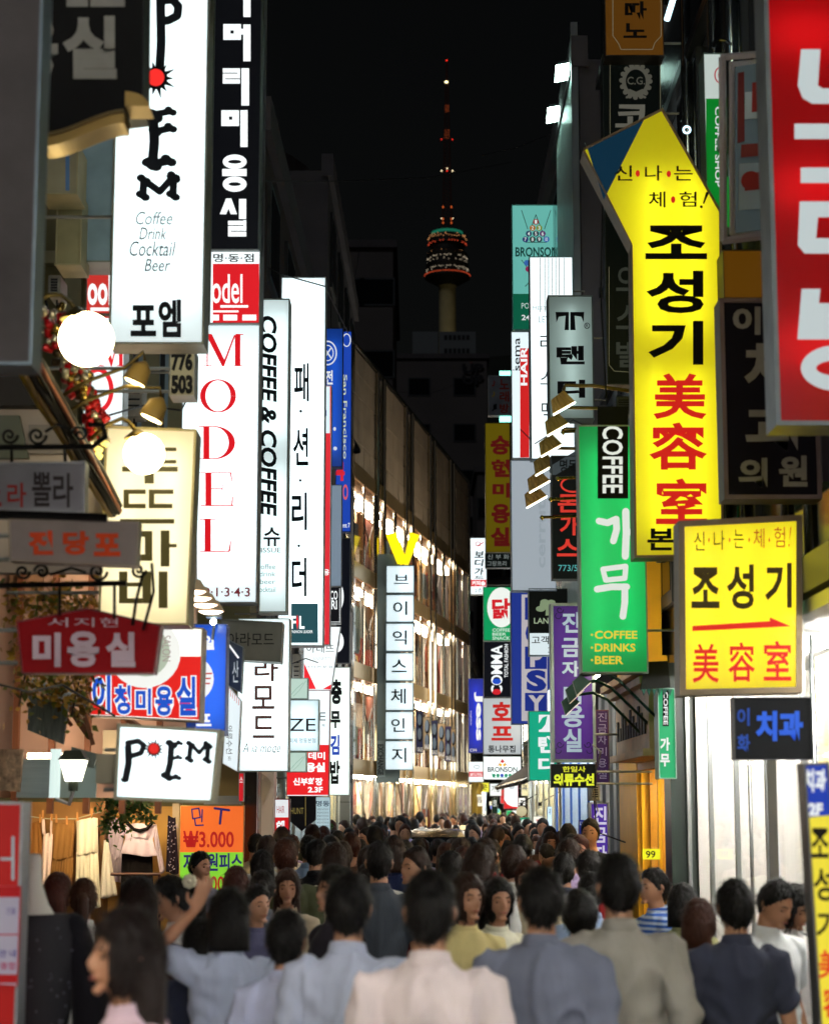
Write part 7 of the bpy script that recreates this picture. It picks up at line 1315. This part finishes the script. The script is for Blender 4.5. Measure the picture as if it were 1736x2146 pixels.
# showcase frame high on the right
q = thing('steel_showcase', 'open steel framed display case with torn red and white posters beside the huge red sign', 'display case', tuple(P(1555, 510, 11)))
Yc = 11.0; FR2 = mat('bright_steel', '#c8c2c2', .35, .25)
for a, b in (((1510, 120), (1606, 112)), ((1512, 505), (1606, 494)), ((1512, 120), (1515, 505)), ((1604, 112), (1606, 494))): MB().tube([P(*a, Yc), P(*b, Yc)], .022, 4).build('frame', FR2, q)
for a, b in (((1530, 135), (1604, 128)), ((1530, 490), (1604, 486)), ((1532, 130), (1533, 492))): MB().tube([P(*a, Yc+.5), P(*b, Yc+.5)], .018, 4).build('frame', FR2, q)
MB().prism([P(u, v, Yc+.45) for u, v in ((1540, 140), (1604, 130), (1604, 480), (1541, 488))], .02).build('back_panel', mat('case_panel', '#8aa0a8', .35, .3, emit=.05, var=.3, vscale=2), q)
for i, (u0, v0, u1, v1, c) in enumerate(((1545, 150, 1558, 300, '#7a2018'), (1560, 190, 1604, 250, '#b8c8cc'), (1575, 170, 1604, 235, '#a02820'), (1548, 340, 1604, 440, '#a8bcc4'), (1552, 300, 1590, 330, '#8c3024'), (1560, 360, 1595, 400, '#982c24'))): MB().prism([P(u0, v0+3, Yc+.42-.005*i), P(u1, v0, Yc+.42-.005*i), P(u1+1, v1-4, Yc+.42-.005*i), P(u0-1, v1, Yc+.42-.005*i)], .004).build('torn_poster', mat('tp_'+c, c, .5), q)
MB().tube([P(1572, 378, Yc+.38), P(1572, 379, Yc+.37)], .06, 16).build('red_disc', mat('tp_#a02820', '#a02820', .5), q)
q = thing('blue_tube_light', 'thin blue white tube lights on the dark wall at the top right', 'light', tuple(P(1400, 20, 13))); MB().tube([P(1412, -10, 13), P(1396, 42, 13)], .02, 8).build('tube', glow('cool_tube', '#c8f0ff', 3), q)
for u, v, rr_ in ((1438, 272, 7),): MB().tube([P(u+rr_*math.cos(t), v+rr_*math.sin(t), 13) for t in [i*.5 for i in range(14)]], .006, 5).build('ring_light', glow('cool_tube', '#c8f0ff', 3), q)
MB().tube([P(1490, 100, 13), P(1494, 88, 13), P(1506, 82, 13), P(1520, 84, 13), P(1532, 94, 13)], .012, 6).build('curved_tube', mat('pipe_steel', '#8c979c', .15, .95), q)
# ------------------------------------------------------------------ people close to the viewpoint
BM = dict(arm_r='down', arm_l='down')
near(900, 1824, 6.15, 176, 'man seen from behind in a pale pinkish shirt nearest the bottom centre', shirt='#d8c8c8', lod=0, pants='#23242b', sleeve='short', seed=1, **BM)
near(1294, 1790, 7.7, 183, 'tall man seen from behind in a beige grey jacket right of centre', shirt='#9a948c', lod=0, sleeve='jacket', seed=2, arm_r='down', arm_l='back')
near(1132, 1816, 7.2, 168, 'man seen from behind in a blue grey jacket just left of the beige jacketed man', shirt='#6c7082', lod=0, sleeve='jacket', seed=3, arm_r='back', arm_l='down', yaw=.3)
near(1538, 1842, 8.4, 186, 'slim man seen from behind in a dark slate shirt near the glass doors', shirt='#3c3f50', lod=0, sleeve='short', seed=4, arm_r='fwd', arm_l='down')
near(730, 1828, 7.0, 170, 'man in a pale blue grey shirt left of the pink shirted man', shirt='#b0b6cc', lod=0, seed=5, sleeve='short', arm_r='down', arm_l='fwd', yaw=.2)
near(480, 1863, 8.0, 190, 'woman with a black bob and blue grey shirt raising her arm to her head', shirt='#a8b0c8', hair='bob', lod=0, seed=6, female=True, sleeve='short', arm_r='up', arm_l='down')
near(600, 1905, 7.3, 170, 'short haired person in a lavender blue shirt low at the bottom left of centre', shirt='#b4b8d4', hair='short', lod=0, seed=16, female=True, sleeve='short', arm_r='down', arm_l='down')
near(275, 1905, 5.3, -70, 'woman in a pale pink top with long dark hair passing close at the bottom left', shirt='#bfa6b2', hair='long', lod=0, seed=7, female=True, feat=True, arm_r='down', arm_l='back', hcol='#1c1210')
near(176, 1840, 10.6, 190, 'woman in white with brown hair tied back, seen from behind at the left', shirt='#dcdcd8', hair='tail', lod=0, seed=8, female=True, hcol='#3a2014', strap='#5a4630', arm_r='down', arm_l='fwd')
near(374, 1830, 9.9, -75, 'woman in a white shirt with a flower hair clip seen in profile', shirt='#dedad4', hair='tail', lod=0, seed=9, female=True, feat=True, strap='#3c3c5c', arm_r='fwd', arm_l='down', pitch=.25)
near(292, 1838, 8.9, 200, 'woman with long dark brown hair seen from behind left of the flower clip woman', shirt='#3c2c30', hair='long', lod=0, seed=10, female=True, hcol='#20120e', arm_r='down', arm_l='down')
near(120, 1830, 11.4, 160, 'woman with reddish brown bobbed hair at the left in front of the clothes stall', shirt='#5c4638', hair='bob', hcol='#42190f', seed=11, female=True, **BM)
near(418, 1783, 15.0, 55, 'man in a grey shirt with short hair in front of the orange price poster', shirt='#8c8ca0', seed=12, feat=True, **BM)
near(597, 1774, 16.2, 8, 'man in a navy polo shirt facing the viewer by the red hair academy sign', shirt='#1c2440', seed=13, feat=True, sleeve='short', **BM)
near(602, 1820, 11.8, 5, 'woman with long brown hair facing the viewer below the navy polo man', shirt='#b8a890', hair='long', hcol='#2e1a12', seed=14, feat=True, female=True, sleeve='short', **BM)
near(647, 1750, 17.0, 185, 'man in a light blue shirt seen from behind near the red hair academy sign', shirt='#8ca4c8', seed=15, **BM)
near(706, 1814, 9.6, -60, 'woman with black fringe turned half left beside the long brown haired woman', shirt='#2c2830', hair='bob', seed=17, feat=True, female=True, **BM)
near(794, 1762, 11.5, 182, 'tall dark haired man in a slate shirt rising above the middle crowd', shirt='#4c525c', seed=18, **BM)
near(975, 1830, 9.4, 30, 'woman in a yellowish cream top right behind the nearest pink shirted man', shirt='#c8b880', hair='bob', seed=19, female=True, feat=True, hcol='#2a1810', **BM)
near(1040, 1838, 9.8, 20, 'woman in a pale cream shirt left of the blue grey jacketed man', shirt='#dcd8c0', hair='long', seed=20, female=True, feat=True, **BM)
near(1213, 1868, 9.2, 180, 'shorter person with dark curly hair between the two jacketed men', shirt='#28303a', hair='curly', seed=21, female=True, **BM)
near(1372, 1818, 11.6, -70, 'boy in a blue and white striped shirt right of the beige jacketed man', shirt='#3058a8', cstripe='#a8b8d0', seed=22, feat=True, female=True, sleeve='short', **BM)
near(1606, 1833, 9.3, 40, 'man in a white shirt looking down by the glass doors', shirt='#dfe2e4', seed=23, feat=True, pitch=.45, sleeve='short', **BM)
near(1646, 1846, 9.9, 42, 'woman in a white shirt looking down just right of the white shirted man', shirt='#e8e4e4', hair='bob', seed=24, feat=True, pitch=.45, female=True, sleeve='short', **BM)
near(1462, 1884, 9.4, 150, 'woman with brown hair in a brown top beside the slate shirted man', shirt='#6a4a3c', hair='bob', hcol='#3a1d12', seed=25, female=True, **BM)
near(536, 1852, 10.6, 40, 'short haired man in a dull violet shirt right of the raised hand', shirt='#50506a', seed=26, feat=True, **BM)
near(494, 1816, 12.6, 170, 'woman with reddish brown hair beneath the green half of the price poster', shirt='#8c5c48', hair='bob', hcol='#3c1810', seed=27, female=True, **BM)
near(1180, 1786, 13.0, 175, 'man in a dark shirt in the middle distance left of the tall beige jacketed man', shirt='#343a48', seed=28, **BM)
near(1236, 1826, 11.0, 178, 'woman in a pale blue shirt seen between the jacketed men', shirt='#a0b4d4', hair='tail', seed=29, female=True, **BM)
near(1428, 1852, 10.8, 160, 'woman in an olive top passing the yellow shop', shirt='#9c9c70', hair='bob', seed=30, female=True, **BM)
near(418, 1930, 8.4, 150, 'person in a dark blue top just left of the woman raising her arm', shirt='#31354a', hair='short', seed=31, female=True, lod=0, arm_r='down', arm_l='down')
fc = P(400, 1846, 9.8); r = thing('hair_flower', 'white flower clip in the hair of the woman in profile', 'hair clip', tuple(fc)); m = MB()
for i in range(8): a = i*.785; m.sphere(fc+Vector((.022*math.cos(a), -.06, .022*math.sin(a))), .016, 8, 6, (1, .5, 1))
m.sphere(fc+Vector((0, -.07, 0)), .014, 8, 6); m.build('petals', mat('petal', '#d8cdb0', .6), r, True)
# ------------------------------------------------------------------ the crowd
rng = random.Random(21)
LOOK = [('man', 'short', False), ('man', 'short', False), ('woman', 'bob', True), ('woman', 'long', True), ('woman', 'tail', True), ('man', 'short', False)]
SH = [('white', '#dcdcd8'), ('white', '#dcdcd8'), ('cream', '#e0d6bc'), ('pale blue', '#8c9cc0'), ('grey', '#6c7078'), ('dark', '#1e2028'), ('black', '#121216'), ('beige', '#b0a084'), ('navy', '#1c2444'), ('brown', '#5c4030'), ('cream', '#d8ccb0'), ('red', '#7a1e20'), ('lilac', '#a894b8'), ('olive', '#50543c')]
HCN = [('black', '#15110f'), ('black', '#15110f'), ('black', '#15110f'), ('dark brown', '#26160f'), ('reddish brown', '#3c1c10')]
used_l = {}
placed = []
for o in bpy.data.objects:
    if o.name.startswith('person') and o.parent is None: placed.append((o.location.x, o.location.y))
CR = []
def lim(Y):
    l = -.083*Y if Y < 20 else (-1.2 if Y < 44 else -1.2+(Y-44)*.165)
    r_ = .092*Y if Y < 19 else 1.75 if Y < 36 else 1.75+(Y-36)*.057
    return l, r_
tries = 0
N1, N2 = 130, 130
while len(CR) < N1+N2 and tries < 20000:
    tries += 1
    Y = rng.uniform(11.2, 32) if len(CR) < N1 else rng.uniform(28, 88)
    l, r_ = lim(Y); x = rng.uniform(l, r_)
    if 30.9 < Y < 36.2 and -.7 < x < 1.6: continue
    if 24 < Y < 31 and 850 < 868+x/Y*4048 < 985: continue
    if abs(x-.0)*0+Y > 46 and Y < 66:
        xf = -1.44+.167*(Y-45)
        if x < xf+.4: continue
    dm = .5 if Y < 30 else .62
    if any((x-a)**2+(y_-Y)**2*.8 < dm*dm for a, y_ in placed): continue
    placed.append((x, Y)); CR.append((x, Y))
CR.sort(key=lambda q: q[1])
for i, (x, Y) in enumerate(CR):
    who, hs, fem = rng.choice(LOOK); sn, s_ = rng.choice(SH); hn, hc = rng.choice(HCN); away = rng.random() < (.86 if Y < 19 else .62)
    ang = (180 if away else 0)+rng.gauss(0, 18); stv = rng.choice((.12, .18))
    H = rng.gauss(1.63 if fem else 1.72, .045); H = max(1.5, min(1.72 if Y < 17 else 1.83, H))
    l, r_ = lim(Y); t = (x-l)/(r_-l)
    uu = 868+x/Y*4048
    if 850 < uu < 980 and 13 < Y < 31: H = max(1.5, min(H, 1.945-.0168*Y))
    side = 'far left' if t < .2 else 'left' if t < .4 else 'centre' if t < .6 else 'right' if t < .8 else 'far right'
    zone = 'front rows' if Y < 12.5 else 'third row zone' if Y < 16 else 'middle rows' if Y < 21 else 'rows near the purple signs' if Y < 27 else 'rows near the parked car' if Y < 37 else 'rows before the yellow V' if Y < 47 else 'rows beside the glass store' if Y < 62 else 'last rows'
    zone = zone.replace('third row zone', 'rows behind the nearest heads')
    lab = '%s haired %s in %s, %s, %s, %s' % (hn, who, sn, 'back turned' if away else 'facing us', zone, side)
    lab = lab.replace('centre side', 'centre')
    lod = 1 if Y < 15 else 2
    grp = 'crowd walking the street'
    kw = dict(arm_r='down', arm_l='down', female=fem, sleeve='short') if (i % 3 or lod == 2) else dict(arm_r='fwd', arm_l='down', female=fem, sleeve='short')
    kw['yaw'] = rng.choice((-.45, 0, 0, .45)); kw['pitch'] = rng.choice((0, 0, .22))
    if lod == 1: kw['arm_r'] = rng.choice(('down', 'fwd'))
    fc_ = (not away) and Y < 36
    if fc_: kw = dict(kw, feat=True, arm_r='down', pitch=0)
    person(x, Y, 0, H, ang, lab, shirt=s_, hair=hs, hcol=hc, sk=i, pants=rng.choice(('#23242b', '#1a1a1c', '#3a3630', '#2c3450')), lod=lod, group=grp, **kw)
for u, v, Y, lab in ((988, 1640, 66.5, 'left of two gold suited display mannequins in the golden shop'), (999, 1642, 68, 'right of two gold suited display mannequins in the golden shop')):
    c = P(u, v-22, Y); z0 = c.z-1.8; r = thing('display_mannequin', lab, 'mannequin', (c.x, Y, z0)); m = MB(); chainH(m, [(c.x, Y, z0, .16, .12), (c.x, Y, z0+.8, .2, .14), (c.x, Y, z0+1.1, .16, .12), (c.x, Y, z0+1.4, .24, .14), (c.x, Y, z0+1.48, .1, .08), (c.x, Y, z0+1.55, .06, .06)]); m.build('suit', mat('gold_suit', '#a88c38', .6, emit=.15), r, True)  # suit given a slight glow in place of shop light
    MB().sphere((c.x, Y, z0+1.66), .1, 12, 8, (.9, 1, 1.15)).build('head', mat('gold_head', '#b89c58', .5), r, True); MB().box(c.x-.4, c.x+.4, Y-.3, Y+.3, 0 if z0 > 0 else z0-.1, max(.02, z0-.002)).build('plinth', GREY, r)
# the same label on several walkers: name them apart by their neighbours in depth, else leave them grouped
seen = {}
for o in bpy.data.objects:
    if o.parent is None and 'label' in o: seen.setdefault(o['label'], []).append(o)
# long labels are trimmed to the limit of sixteen words
